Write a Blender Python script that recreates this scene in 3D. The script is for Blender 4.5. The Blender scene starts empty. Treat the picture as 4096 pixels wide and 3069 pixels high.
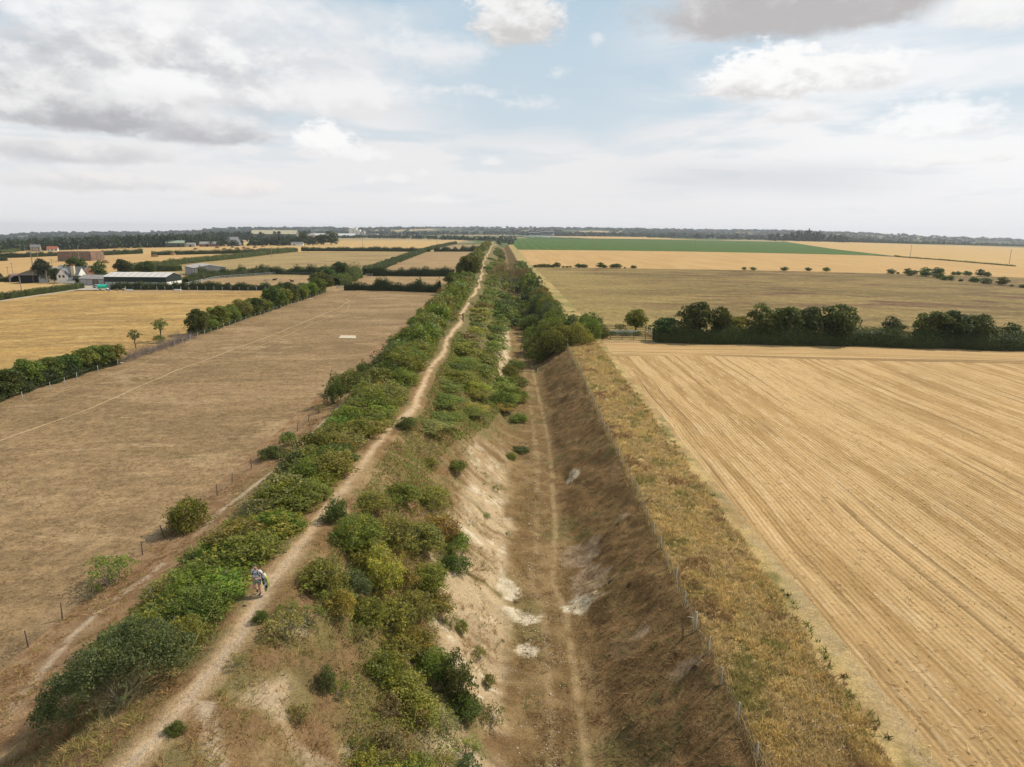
import bpy, math, random
import numpy as np
from mathutils import Vector, Matrix

# ------------------------------------------------------------------ camera, sky, sun, exposure
S = bpy.context.scene
COL = S.collection
S.render.engine = 'CYCLES'
S.cycles.max_bounces = 5
S.cycles.diffuse_bounces = 2
S.cycles.glossy_bounces = 1
S.cycles.transmission_bounces = 3
S.cycles.transparent_max_bounces = 6
cam_data = bpy.data.cameras.new('camera')
cam_data.sensor_width = 36.0
cam_data.lens = 18.0 / math.tan(math.radians(37.0))
cam_data.clip_start = 0.5
cam_data.clip_end = 30000.0
cam = bpy.data.objects.new('camera', cam_data)
COL.objects.link(cam)
cam.matrix_world = (Matrix.Translation((0, 0, 24.0)) @ Matrix.Rotation(math.radians(90 - 12.76), 4, 'X')
                    @ Matrix.Rotation(math.radians(0.3), 4, 'Z'))
S.camera = cam

SUN_AZ, SUN_EL = math.radians(60.0), math.radians(46.0)
S.view_settings.view_transform = 'Standard'
S.view_settings.look = 'None'
S.view_settings.gamma = 1.0
S.view_settings.use_curve_mapping = False
S.view_settings.exposure = -0.1
SKY_STRENGTH = 0.1
HAZE_DENSITY = 6.5e-5

sun_data = bpy.data.lights.new('sun', 'SUN')
sun_data.energy = 5.0
sun_data.angle = math.radians(1.2)
sun_data.color = (1.0, 0.90, 0.75)
sun = bpy.data.objects.new('sun', sun_data)
COL.objects.link(sun)
sdir = Vector((math.sin(SUN_AZ) * math.cos(SUN_EL), math.cos(SUN_AZ) * math.cos(SUN_EL), math.sin(SUN_EL)))
sun.rotation_euler = sdir.to_track_quat('Z', 'Y').to_euler()
sun.location = (60, 40, 90)


class G:
    """small wrapper that adds nodes to a node tree and links them"""
    def __init__(self, nt):
        self.nt = nt

    def node(self, typ, **kw):
        n = self.nt.nodes.new(typ)
        for k, v in kw.items():
            setattr(n, k, v)
        return n

    def put(self, sock, v):
        if v is None:
            return
        if isinstance(v, bpy.types.NodeSocket):
            self.nt.links.new(v, sock)
        elif isinstance(v, (tuple, list)):
            d = sock.default_value
            v = tuple(v)
            sock.default_value = v + (1.0,) if len(d) == 4 and len(v) == 3 else v
        else:
            try:
                sock.default_value = v
            except TypeError:
                sock.default_value = (v, v, v)

    def m(self, op, a, b=None, c=None, clamp=False):
        n = self.node('ShaderNodeMath', operation=op, use_clamp=clamp)
        for i, v in enumerate((a, b, c)):
            self.put(n.inputs[i], v)
        return n.outputs[0]

    def vm(self, op, a, b=None):
        n = self.node('ShaderNodeVectorMath', operation=op)
        self.put(n.inputs[0], a)
        self.put(n.inputs[1], b)
        return n.outputs[0]

    def xyz(self, v):
        n = self.node('ShaderNodeSeparateXYZ')
        self.put(n.inputs[0], v)
        return n.outputs

    def comb(self, x, y, z):
        n = self.node('ShaderNodeCombineXYZ')
        for i, v in enumerate((x, y, z)):
            self.put(n.inputs[i], v)
        return n.outputs[0]

    def noise(self, vec, scale, detail=4.0, rough=0.55, dist=0.0):
        n = self.node('ShaderNodeTexNoise')
        self.put(n.inputs['Vector'], vec)
        n.inputs['Scale'].default_value = scale
        n.inputs['Detail'].default_value = detail
        n.inputs['Roughness'].default_value = rough
        n.inputs['Distortion'].default_value = dist
        return n.outputs['Fac']

    def step(self, x, a, b, lo=0.0, hi=1.0):
        n = self.node('ShaderNodeMapRange', interpolation_type='SMOOTHSTEP')
        self.put(n.inputs[0], x)
        for i, v in enumerate((a, b, lo, hi)):
            self.put(n.inputs[1 + i], v)
        return n.outputs[0]

    def lin(self, x, a, b, lo=0.0, hi=1.0):
        n = self.node('ShaderNodeMapRange')
        self.put(n.inputs[0], x)
        for i, v in enumerate((a, b, lo, hi)):
            self.put(n.inputs[1 + i], v)
        return n.outputs[0]

    def mix(self, f, a, b, blend='MIX'):
        n = self.node('ShaderNodeMix', data_type='RGBA', blend_type=blend)
        self.put(n.inputs[0], f)
        self.put(n.inputs[6], a)
        self.put(n.inputs[7], b)
        return n.outputs[2]

    def attr(self, name, out='Fac'):
        n = self.node('ShaderNodeAttribute', attribute_name=name)
        return n.outputs[out]


def build_sky():
    w = bpy.data.worlds.new('World')
    S.world = w
    w.use_nodes = True
    w.cycles.sampling_method = 'MANUAL'
    w.cycles.sample_map_resolution = 512
    nt = w.node_tree
    nt.nodes.clear()
    g = G(nt)
    sky = g.node('ShaderNodeTexSky', sky_type='NISHITA', sun_disc=False)
    sky.sun_elevation = SUN_EL
    sky.sun_rotation = SUN_AZ
    sky.altitude = 50.0
    sky.dust_density = 1.5
    sky.air_density = 1.0
    d = g.node('ShaderNodeTexCoord').outputs['Generated']
    x, y, z = g.xyz(d)
    el = g.m('MULTIPLY', g.m('ARCSINE', z), 57.2958)
    az = g.m('MULTIPLY', g.m('ARCTAN2', x, y), 57.2958)
    # flat cloud deck seen in perspective
    h = g.m('ADD', g.m('MAXIMUM', z, 0.0), 0.07)
    deck = g.comb(g.m('DIVIDE', x, h), g.m('DIVIDE', y, h), 0.0)
    # domain for cumulus detail, in degrees
    ang = g.comb(g.m('MULTIPLY', az, 0.06), g.m('MULTIPLY', el, 0.105), 0.0)
    n_det = g.noise(ang, 2.4, 7.0, 0.6, 0.15)
    n_mid = g.noise(g.vm('ADD', ang, (3.7, 1.3, 0.0)), 4.5, 7.0, 0.62, 0.2)
    n_small = g.noise(g.vm('ADD', ang, (7.9, 5.3, 0.0)), 10.0, 6.0, 0.62, 0.2)
    n_big = g.noise(ang, 1.0, 3.0, 0.5)
    n_up = g.noise(g.vm('ADD', ang, (0.03, 0.1, 0.0)), 2.4, 4.0, 0.6, 0.15)
    n_deck = g.noise(deck, 0.9, 6.0, 0.56, 0.4)
    relief = g.m('SUBTRACT', n_det, n_up)          # sun-facing side of each puff

    col = sky.outputs[0]
    blue = g.mix(g.step(el, 0.0, 26.0), (7.6, 8.4, 9.0), (4.7, 6.8, 8.2))
    col = g.mix(0.82, col, blue)

    def over(col, cov, ccol):
        return g.mix(cov, col, ccol)

    # thin veil over most of the sky, thinner in the blue gap
    gap = g.m('SUBTRACT', 1.0, g.m('MULTIPLY', g.step(g.m('ABSOLUTE', g.m('SUBTRACT', az, 2.0)), 15.0, 3.0),
                                   g.step(el, 5.5, 9.0)))
    gap2 = g.m('MULTIPLY', g.step(az, 18.0, 34.0), g.step(el, 11.0, 13.0))
    veil = g.m('ADD', g.m('MULTIPLY', g.step(n_deck, 0.34, 0.63), 0.92), -0.02)
    veil = g.m('ADD', veil, g.step(el, 11.0, 2.0, 0.0, 0.75))
    veil = g.m('MULTIPLY', g.m('MINIMUM', veil, 1.0), g.lin(gap, 0.0, 1.0, 0.1, 1.0), clamp=True)
    veil = g.m('MULTIPLY', veil, g.lin(gap2, 0.0, 1.0, 1.0, 0.6))
    right = g.step(az, 8.0, 30.0)
    vcol = g.mix(right, (9.1, 9.05, 9.15), (10.1, 10.1, 10.2))
    vcol = g.mix(g.step(el, 17.0, 45.0), vcol, (5.2, 5.1, 5.1))
    col = over(col, veil, vcol)
    # grey rain band low on the right, pale horizon
    band = g.m('MULTIPLY', g.step(g.m('ABSOLUTE', g.m('SUBTRACT', az, 20.0)), 15.0, 2.0),
               g.step(g.m('ABSOLUTE', g.m('SUBTRACT', g.m('ADD', el, g.m('MULTIPLY', n_big, 2.4)), 5.0)), 1.9, 0.2))
    col = over(col, g.m('MULTIPLY', band, 0.6), (6.9, 7.1, 7.45))
    haze_low = g.step(el, 5.0, -0.5, 0.0, 0.85)
    col = over(col, haze_low, (8.9, 8.85, 8.95))

    def cumulus(col, a0, e0, sa, up, dn, n_amt, soft, light, dark, dens, base, nn):
        da = g.m('DIVIDE', g.m('SUBTRACT', az, a0), sa)
        de = g.m('SUBTRACT', el, e0)
        du = g.m('DIVIDE', g.m('MAXIMUM', de, 0.0), up)
        dd = g.m('DIVIDE', g.m('MINIMUM', de, 0.0), dn)
        r = g.m('SQRT', g.m('ADD', g.m('MULTIPLY', da, da), g.m('ADD', g.m('MULTIPLY', du, du), g.m('MULTIPLY', dd, dd))))
        f = g.m('ADD', g.m('SUBTRACT', 1.0, r), g.m('MULTIPLY', g.m('SUBTRACT', nn, 0.5), n_amt))
        cov = g.m('MULTIPLY', g.step(f, -.05, soft * 1.35), dens)
        # light at the top of the cloud, grey at its base
        t = g.m('ADD', g.m('DIVIDE', de, up), g.m('MULTIPLY', g.m('SUBTRACT', nn, 0.5), 1.9))
        t = g.m('ADD', t, g.m('MULTIPLY', relief, 1.6))
        sh = g.step(t, -0.55 + base, 0.55 + base)
        return over(col, cov, g.mix(sh, dark, light))

    # great bank on the left
    col = cumulus(col, -27.0, 11.5, 21.0, 8.0, 5.5, 1.8, 0.8, (10.3, 10.25, 10.25), (5.5, 5.5, 5.7), 0.97, 0.0, n_mid)
    col = cumulus(col, -13.0, 9.6, 8.5, 3.0, 1.8, 1.5, 0.6, (9.9, 9.8, 9.8), (8.0, 7.95, 8.0), 0.92, -0.25, n_mid)
    col = cumulus(col, -6.0, 13.0, 6.0, 2.0, 1.6, 2.0, 0.7, (9.6, 9.55, 9.6), (8.8, 8.8, 8.85), 0.8, -0.3, n_mid)
    col = cumulus(col, -26.0, 9.6, 6.0, 1.6, 1.1, 1.4, 0.4, (10.3, 10.3, 10.3), (9.0, 9.0, 9.0), 0.95, -0.3, n_mid)
    col = cumulus(col, -35.0, 8.6, 5.5, 2.6, 1.5, 1.6, 0.4, (9.6, 9.6, 9.6), (5.2, 5.2, 5.4), 0.93, 0.15, n_mid)
    col = cumulus(col, -30.5, 7.4, 7.5, 2.4, 1.3, 1.5, 0.35, (9.3, 9.3, 9.3), (5.0, 5.0, 5.25), 0.97, 0.3, n_mid)
    col = cumulus(col, -23.2, 6.8, 5.2, 1.9, 1.0, 1.4, 0.35, (9.4, 9.4, 9.4), (5.5, 5.5, 5.75), 0.95, 0.25, n_mid)
    col = cumulus(col, -31.5, 5.0, 7.0, 1.3, 0.9, 1.4, 0.4, (9.4, 9.2, 9.1), (6.5, 6.5, 6.75), 0.88, 0.15, n_mid)
    col = cumulus(col, -31.0, 3.1, 8.0, 1.0, 0.8, 1.5, 0.5, (9.5, 9.15, 8.95), (7.4, 7.35, 7.5), 0.75, 0.05, n_small)
    col = cumulus(col, -21.4, 2.9, 3.9, 1.3, 0.8, 1.2, 0.35, (9.7, 9.35, 9.1), (8.3, 8.15, 8.15), 0.85, -0.2, n_small)
    # small bright puffs low in the middle
    col = cumulus(col, -14.9, 6.2, 2.5, 2.0, 0.7, 1.3, 0.25, (10.6, 10.5, 10.45), (8.9, 8.7, 8.7), 0.98, -0.25, n_small)
    col = cumulus(col, -12.0, 5.6, 2.6, 1.1, 0.5, 1.7, 0.4, (10.2, 10.1, 10.1), (9.0, 8.85, 8.85), 0.9, -0.3, n_small)
    for a0, e0, sz in ((-9.3, 3.9, 1.4), (-1.6, 5.3, 1.5), (-7.3, 4.3, 1.0), (-11.2, 3.7, 0.9), (-6.5, 2.3, 3.0), ):
        col = cumulus(col, a0, e0, sz, 0.6, 0.4, 1.9, 0.6, (9.9, 9.75, 9.7), (9.0, 8.9, 8.9), 0.8, -0.3, n_small)
    for a0, e0, sz in ((3.6, 11.8, 1.2), (6.5, 14.2, 0.8), (-2.5, 10.4, 3.0), (-7.0, 10.4, 2.4), (1.5, 9.6, 3.0)):
        col = cumulus(col, a0, e0, sz, 0.7, 0.6, 3.2, 1.0, (9.8, 9.7, 9.7), (9.2, 9.1, 9.1), 0.6, -0.3, n_small)
    # top middle and top right
    col = cumulus(col, 0.3, 15.2, 4.2, 4.0, 1.9, 1.3, 0.3, (9.9, 9.8, 9.75), (6.9, 6.7, 6.6), 0.97, 0.05, n_small)
    col = cumulus(col, 21.0, 15.2, 13.5, 3.4, 2.1, 1.2, 0.35, (8.6, 8.5, 8.5), (5.5, 5.3, 5.3), 0.97, 0.4, n_mid)
    col = cumulus(col, 33.0, 13.9, 4.6, 2.4, 1.5, 1.3, 0.4, (10.2, 10.2, 10.2), (8.6, 8.5, 8.5), 0.95, -0.3, n_mid)
    col = cumulus(col, 19.3, 10.5, 5.4, 2.9, 1.2, 1.5, 0.25, (10.7, 10.65, 10.6), (7.6, 7.4, 7.35), 0.98, -0.05, n_small)
    col = cumulus(col, 25.2, 10.4, 4.4, 2.3, 0.9, 1.5, 0.3, (10.6, 10.55, 10.5), (8.1, 8.0, 8.0), 0.96, -0.1, n_small)
    col = cumulus(col, 21.4, 8.3, 3.2, 1.0, 0.7, 1.6, 0.45, (10.1, 10.0, 10.0), (8.3, 8.3, 8.4), 0.85, -0.05, n_small)
    col = cumulus(col, 30.5, 6.9, 5.0, 2.6, 1.0, 1.5, 0.45, (10.6, 10.6, 10.6), (8.9, 8.85, 8.9), 0.9, -0.2, n_small)
    col = cumulus(col, 30.4, 4.7, 3.4, 0.7, 0.4, 1.5, 0.4, (10.3, 10.2, 10.1), (8.8, 8.7, 8.7), 0.85, -0.2, n_small)
    col = cumulus(col, 34.2, 4.8, 1.3, 0.6, 0.35, 1.4, 0.4, (10.3, 10.2, 10.1), (8.9, 8.8, 8.8), 0.8, -0.2, n_small)
    # below the horizon: ground-coloured, so nothing glows from underneath
    col = g.mix(g.step(el, -0.5, -4.0), col, (3.0, 2.6, 2.0))
    bg = g.node('ShaderNodeBackground')
    g.put(bg.inputs[0], col)
    bg.inputs[1].default_value = SKY_STRENGTH
    out = g.node('ShaderNodeOutputWorld')
    nt.links.new(bg.outputs[0], out.inputs[0])


build_sky()

# ------------------------------------------------------------------ helpers
def tag(o, label=None, cat=None, group=None, kind=None):
    if label:
        o['label'] = label
    if cat:
        o['category'] = cat
    if group:
        o['group'] = group
    if kind:
        o['kind'] = kind
    return o


def link(name, me, parent=None, loc=None):
    o = bpy.data.objects.new(name, me)
    COL.objects.link(o)
    if parent is not None:
        o.parent = parent
    if loc is not None:
        o.location = loc
    return o


def mesh_np(name, V, faces, mat=None, smooth=False, fattr=None, vattr=None, fcol=None, vcol=None, mat_idx=None):
    """faces: list of int arrays (n,3) or (n,4)"""
    me = bpy.data.meshes.new(name)
    V = np.asarray(V, np.float32)
    faces = [np.asarray(f, np.int32) for f in faces if len(f)]
    nf = sum(len(f) for f in faces)
    tot = np.concatenate([np.full(len(f), f.shape[1], np.int32) for f in faces])
    idx = np.concatenate([f.ravel() for f in faces])
    me.vertices.add(len(V))
    me.vertices.foreach_set('co', V.ravel())
    me.loops.add(len(idx))
    me.loops.foreach_set('vertex_index', idx)
    me.polygons.add(nf)
    st = np.zeros(nf, np.int32)
    st[1:] = np.cumsum(tot)[:-1]
    me.polygons.foreach_set('loop_start', st)
    me.polygons.foreach_set('loop_total', tot)
    if smooth:
        me.polygons.foreach_set('use_smooth', np.ones(nf, bool))
    me.update(calc_edges=True)
    if fattr is not None:
        a = me.attributes.new('tint', 'FLOAT', 'FACE')
        a.data.foreach_set('value', np.asarray(fattr, np.float32))
    if fcol is not None:
        a = me.attributes.new('col', 'FLOAT_COLOR', 'FACE')
        c = np.ones((nf, 4), np.float32)
        c[:, :3] = fcol
        a.data.foreach_set('color', c.ravel())
    if vcol is not None:
        a = me.attributes.new('col', 'FLOAT_COLOR', 'POINT')
        c = np.ones((len(V), 4), np.float32)
        c[:, :3] = vcol
        a.data.foreach_set('color', c.ravel())
    if mat is not None:
        for mm in (mat if isinstance(mat, (list, tuple)) else [mat]):
            me.materials.append(mm)
    if mat_idx is not None:
        me.polygons.foreach_set('material_index', np.asarray(mat_idx, np.int32))
    return me


class MB:
    """collects boxes, prisms and tubes into one mesh"""
    def __init__(self):
        self.V, self.F = [], []

    def add(self, vs, fs):
        b = len(self.V)
        self.V += [tuple(v) for v in vs]
        self.F += [tuple(b + i for i in f) for f in fs]
        return self

    def box(self, x0, x1, y0, y1, z0, z1):
        v = [(x0, y0, z0), (x1, y0, z0), (x1, y1, z0), (x0, y1, z0), (x0, y0, z1), (x1, y0, z1), (x1, y1, z1), (x0, y1, z1)]
        return self.add(v, [(3, 2, 1, 0), (4, 5, 6, 7), (0, 1, 5, 4), (1, 2, 6, 5), (2, 3, 7, 6), (3, 0, 4, 7)])

    def prism(self, poly, d0, d1, fn):
        """poly: outline in 2D; fn(u, v, d) -> 3D"""
        n = len(poly)
        v = [fn(u, w, d0) for u, w in poly] + [fn(u, w, d1) for u, w in poly]
        f = [tuple(range(n))[::-1], tuple(range(n, 2 * n))]
        f += [(i, (i + 1) % n, n + (i + 1) % n, n + i) for i in range(n)]
        return self.add(v, f)

    def tube(self, pts, rad, n=5, cap=True):
        V, Q = tube_np(pts, rad, n)
        b = len(self.V)
        self.V += [tuple(v) for v in V]
        self.F += [tuple(b + i for i in f) for f in Q]
        if cap:
            self.F.append(tuple(b + i for i in range(n))[::-1])
            self.F.append(tuple(b + len(V) - n + i for i in range(n)))
        return self

    def build(self, name, mat, parent=None, loc=None, bevel=0.0, smooth=False):
        me = bpy.data.meshes.new(name)
        me.from_pydata(self.V, [], self.F)
        me.update()
        if smooth:
            me.polygons.foreach_set('use_smooth', [True] * len(me.polygons))
        for mm in (mat if isinstance(mat, (list, tuple)) else [mat]):
            me.materials.append(mm)
        o = link(name, me, parent, loc)
        if bevel:
            md = o.modifiers.new('bevel', 'BEVEL')
            md.width = bevel
            md.segments = 1
        return o


def tube_np(pts, rad, n=5):
    P = np.asarray(pts, float)
    k = len(P)
    R = np.full(k, rad) if np.isscalar(rad) else np.asarray(rad, float)
    T = np.gradient(P, axis=0)
    T /= np.linalg.norm(T, axis=1)[:, None] + 1e-9
    ref = np.array([0, 0, 1.0]) if abs(T[0, 2]) < 0.9 else np.array([1.0, 0, 0])
    A = np.cross(T, ref)
    A /= np.linalg.norm(A, axis=1)[:, None] + 1e-9
    B = np.cross(T, A)
    th = np.arange(n) * 2 * math.pi / n
    V = (P[:, None, :] + R[:, None, None] * (np.cos(th)[None, :, None] * A[:, None, :] + np.sin(th)[None, :, None] * B[:, None, :])).reshape(-1, 3)
    Q = []
    for i in range(k - 1):
        for j in range(n):
            a, b = i * n + j, i * n + (j + 1) % n
            Q.append((a, b, b + n, a + n))
    return V, np.array(Q, np.int32)


def empty(name, loc, rz=0.0, label=None, cat=None, group=None):
    o = bpy.data.objects.new(name, None)
    o.empty_display_size = 0.3
    COL.objects.link(o)
    o.location = loc
    o.rotation_euler = (0, 0, rz)
    return tag(o, label, cat, group)


def copy_tree(o, parent=None):
    c = o.copy()
    COL.objects.link(c)
    if parent is not None:
        c.parent = parent
    for ch in [k for k in o.children]:
        copy_tree(ch, c)
    return c


# ------------------------------------------------------------------ value noise on the plane
_rng = np.random.default_rng(7)
_tab = _rng.random((256, 256))


def vnoise(x, y):
    x = np.asarray(x, float)
    y = np.asarray(y, float)
    xi, yi = np.floor(x).astype(int), np.floor(y).astype(int)
    fx, fy = x - xi, y - yi
    fx, fy = fx * fx * (3 - 2 * fx), fy * fy * (3 - 2 * fy)
    a, b = _tab[xi % 256, yi % 256], _tab[(xi + 1) % 256, yi % 256]
    c, d = _tab[xi % 256, (yi + 1) % 256], _tab[(xi + 1) % 256, (yi + 1) % 256]
    return (a * (1 - fx) + b * fx) * (1 - fy) + (c * (1 - fx) + d * fx) * fy


def fbm(x, y, o=4, r=0.5):
    s, a, t, f = 0.0, 1.0, 0.0, 1.0
    for i in range(o):
        s = s + a * vnoise(np.asarray(x) * f + 17.3 * i, np.asarray(y) * f + 9.1 * i)
        t += a
        a *= r
        f *= 2.03
    return s / t


def sstep(x, a, b):
    t = np.clip((np.asarray(x, float) - a) / (b - a), 0, 1)
    return t * t * (3 - 2 * t)


# ------------------------------------------------------------------ the lie of the land
def tz(x, y):
    d = np.maximum(y, 0) + 50.0
    q = np.minimum(np.abs(np.asarray(x, float)), 0.85 * d)
    return -0.022 * q * q / d


PU = [-400, -27.5, -26, -23.5, -21, -17, -15.5, -14, -12, -10.5, -0.8, 0.8, 4.6, 5.8, 11.0, 12.0, 14, 400]
PZ = [0, 0, .25, .7, 1.9, 4.4, 4.9, 5.1, 5.05, 4.4, -3.6, -4.0, -4.05, -3.7, -.45, 0, .05, 0]
_u = np.arange(-60, 40, .05)
_k = np.hanning(41)
_zs = np.convolve(np.pad(np.interp(_u, PU, PZ), 20, mode='edge'), _k / _k.sum(), 'valid')
PATH_Y = [-30, 20.8, 22.8, 25.6, 29.1, 33.9, 38, 43.6, 48.4, 54.8, 61, 67.6, 75.6, 85.9, 92.6, 110.6, 137.3, 147.8, 164.2, 200, 252, 324, 390, 467, 660, 858, 1200]
PATH_X0 = [-16, -13.9, -13.56, -13.2, -12.95, -13.27, -13.04, -12.86, -12.58, -12.36, -11.93, -11.55, -11.3, -11.35, -11.45, -11.2, -11.4, -11.55, -11.9, -11.75, -12.2, -14.3, -16.7, -18.8, -21.65, -25.8, -33]


def shift(y):
    return np.interp(y, [-100, 200, 330, 470, 660, 860, 1200], [0, 0, -2.5, -7, -10, -14, -21])


def pathx(y):
    y = np.asarray(y, float)
    m = sstep(y, 45, 70) * np.minimum(.8, .2 + y / 600)
    return np.interp(y, PATH_Y, PATH_X0) + m * (.55 * np.sin(y / 5.3) + .45 * np.sin(y / 11.7 + 1) + .25 * np.sin(y / 2.9 + 2))


def bumps(x, y, u):
    rough = sstep(u, -25, -23) * (1 - sstep(u, 19, 20))
    slope = sstep(u, -11.5, -10) * (1 - sstep(u, -1, 0.5)) + sstep(u, 5, 6.5) * (1 - sstep(u, 11, 12))
    flat = 1 - 0.8 * np.exp(-((x - pathx(y)) / 0.9) ** 2)
    b = (fbm(x / 3.1, y / 3.1, 3) - .5) * (0.35 + 0.9 * slope) + (fbm(x / .75 + 40, y / .75, 3) - .5) * (0.12 + 0.15 * slope)
    gul = (fbm(u / 9.0 + 3, y / 1.9, 3) - .5) * 0.9 * sstep(u, -10.5, -8) * (1 - sstep(u, -1.5, 0.5))
    return (b + gul) * rough * flat - 0.07 * np.exp(-((x - pathx(y)) / 0.5) ** 2)


def gz(x, y):
    x = np.asarray(x, float)
    y = np.asarray(y, float)
    u = x - shift(y)
    return tz(x, y) + np.interp(u, _u, _zs) + bumps(x, y, u)


def fz(x, y):
    return float(gz(x, y))


# ------------------------------------------------------------------ materials
def new_mat(name):
    m = bpy.data.materials.new(name)
    m.use_nodes = True
    nt = m.node_tree
    b = nt.nodes['Principled BSDF']
    b.inputs['Roughness'].default_value = 0.9
    b.inputs['Specular IOR Level'].default_value = 0.15
    return m, G(nt), b


def bump(g, b, h, strength, dist):
    n = g.node('ShaderNodeBump')
    n.inputs['Strength'].default_value = strength
    n.inputs['Distance'].default_value = dist
    g.put(n.inputs['Height'], h)
    g.nt.links.new(n.outputs[0], b.inputs['Normal'])


def plain(name, col, rough=0.8, var=0.15, scale=3.0, spec=0.2, metal=0.0, streak=False):
    m, g, b = new_mat(name)
    co = g.node('ShaderNodeTexCoord').outputs['Object']
    if streak:
        co = g.vm('MULTIPLY', co, (1.0, 1.0, 0.12))
    n = g.noise(co, scale, 5.0, 0.6)
    lo = tuple(c * (1 - var) for c in col)
    hi = tuple(min(1.0, c * (1 + var)) for c in col)
    g.put(b.inputs['Base Color'], g.mix(g.step(n, 0.3, 0.7), lo, hi))
    b.inputs['Roughness'].default_value = rough
    b.inputs['Specular IOR Level'].default_value = spec
    b.inputs['Metallic'].default_value = metal
    return m


def foliage_mat(name, var=0.45, transl=0.35):
    m, g, b = new_mat(name)
    oi = g.node('ShaderNodeObjectInfo')
    t = g.attr('tint')
    base = oi.outputs['Color']
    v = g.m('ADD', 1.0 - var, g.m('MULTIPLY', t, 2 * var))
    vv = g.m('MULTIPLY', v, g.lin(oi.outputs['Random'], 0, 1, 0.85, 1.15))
    c = g.mix(1.0, base, g.comb(vv, vv, vv), 'MULTIPLY')
    pos = g.node('ShaderNodeNewGeometry').outputs['Position']
    pn = g.noise(pos, 1.5, 4, .65)
    c = g.mix(g.step(pn, .52, .68, 0, .6), c, g.mix(1.0, c, (1.35, 1.2, .85), 'MULTIPLY'))
    c = g.mix(g.step(pn, .46, .32, 0, .6), c, g.mix(1.0, c, (.62, .8, .85), 'MULTIPLY'))
    c = g.mix(g.m('MULTIPLY', g.step(t, 0.72, 1.0), 0.45), c, g.mix(1.0, base, (2.1, 1.55, 0.9), 'MULTIPLY'))
    g.put(b.inputs['Base Color'], c)
    b.inputs['Roughness'].default_value = 0.6
    b.inputs['Specular IOR Level'].default_value = 0.25
    tr = g.node('ShaderNodeBsdfTranslucent')
    g.put(tr.inputs[0], g.mix(1.0, c, (1.3, 1.35, 0.7), 'MULTIPLY'))
    mx = g.node('ShaderNodeMixShader')
    mx.inputs[0].default_value = transl
    g.nt.links.new(b.outputs[0], mx.inputs[1])
    g.nt.links.new(tr.outputs[0], mx.inputs[2])
    g.nt.links.new(mx.outputs[0], g.nt.nodes['Material Output'].inputs[0])
    return m


def blade_mat(name):
    m, g, b = new_mat(name)
    c = g.attr('col', 'Color')
    g.put(b.inputs['Base Color'], c)
    b.inputs['Roughness'].default_value = 0.7
    b.inputs['Specular IOR Level'].default_value = 0.05
    # a tuft scatters light like the sward it stands in, not like a flat card
    gn = g.node('ShaderNodeNewGeometry').outputs['Normal']
    nn = g.vm('NORMALIZE', g.vm('ADD', g.vm('MULTIPLY', gn, (.3, .3, .3)), (0.0, 0.0, 1.0)))
    g.nt.links.new(nn, b.inputs['Normal'])
    tr = g.node('ShaderNodeBsdfTranslucent')
    g.put(tr.inputs[0], c)
    mx = g.node('ShaderNodeMixShader')
    mx.inputs[0].default_value = 0.45
    g.nt.links.new(b.outputs[0], mx.inputs[1])
    g.nt.links.new(tr.outputs[0], mx.inputs[2])
    g.nt.links.new(mx.outputs[0], g.nt.nodes['Material Output'].inputs[0])
    return m


def blade_leaf_mat(name):
    m, g, b = new_mat(name)
    c = g.attr('col', 'Color')
    g.put(b.inputs['Base Color'], c)
    b.inputs['Roughness'].default_value = 0.6
    b.inputs['Specular IOR Level'].default_value = 0.25
    tr = g.node('ShaderNodeBsdfTranslucent')
    g.put(tr.inputs[0], g.mix(1.0, c, (1.3, 1.35, 0.7), 'MULTIPLY'))
    mx = g.node('ShaderNodeMixShader')
    mx.inputs[0].default_value = 0.32
    g.nt.links.new(b.outputs[0], mx.inputs[1])
    g.nt.links.new(tr.outputs[0], mx.inputs[2])
    g.nt.links.new(mx.outputs[0], g.nt.nodes['Material Output'].inputs[0])
    return m


FOL = foliage_mat('leaves')
FOL_FAR = foliage_mat('far_leaves', 0.35, 0.25)
BLADE = blade_mat('dry_grass')
BARK = plain('bark', (.16, .13, .095), .9, .35, 6)
TWIG = plain('grey_twigs', (.27, .235, .19), .9, .3, 5)
LICHEN = plain('lichen_bark', (.30, .25, .12), .9, .4, 5)
WOODP = plain('weathered_post', (.34, .29, .22), .85, .3, 4)
DARKW = plain('dark_rail', (.12, .09, .065), .85, .3, 4)
GREYW = plain('grey_rail', (.38, .39, .38), .7, .2, 4)
WIRE = plain('fence_wire', (.27, .24, .19), .6, .1, 4, .4)
WHITE = plain('white_paint', (.78, .77, .74), .6, .06, 2)


def ground_mat():
    """surface whose colour comes from the soil and grass colour stored on the mesh, with blades and clods on top"""
    m, g, b = new_mat('dyke_turf')
    p = g.node('ShaderNodeNewGeometry').outputs['Position']
    c = g.attr('col', 'Color')
    n1 = g.noise(p, 1.1, 5, .65)
    n2 = g.noise(p, 6.5, 5, .7)
    n3 = g.noise(p, 18.0, 3, .7)
    v = g.m('ADD', g.m('MULTIPLY', g.m('SUBTRACT', n1, .5), .9), g.m('MULTIPLY', g.m('SUBTRACT', n2, .5), 1.5))
    v = g.m('ADD', v, g.m('MULTIPLY', g.m('SUBTRACT', n3, .5), 1.0))
    v = g.m('ADD', 1.0, v)
    v = g.m('MAXIMUM', v, .35)
    c2 = g.mix(1.0, c, g.comb(v, v, v), 'MULTIPLY')
    gr = g.noise(p, 2.3, 6, .7)
    c2 = g.mix(g.step(gr, .62, .76, 0, .4), c2, (.10, .10, .035))
    g.put(b.inputs['Base Color'], c2)
    hgt = g.m('ADD', g.m('MULTIPLY', n2, .7), g.m('MULTIPLY', n3, .4))
    bump(g, b, hgt, .9, .16)
    b.inputs['Specular IOR Level'].default_value = .05
    return m


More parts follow.
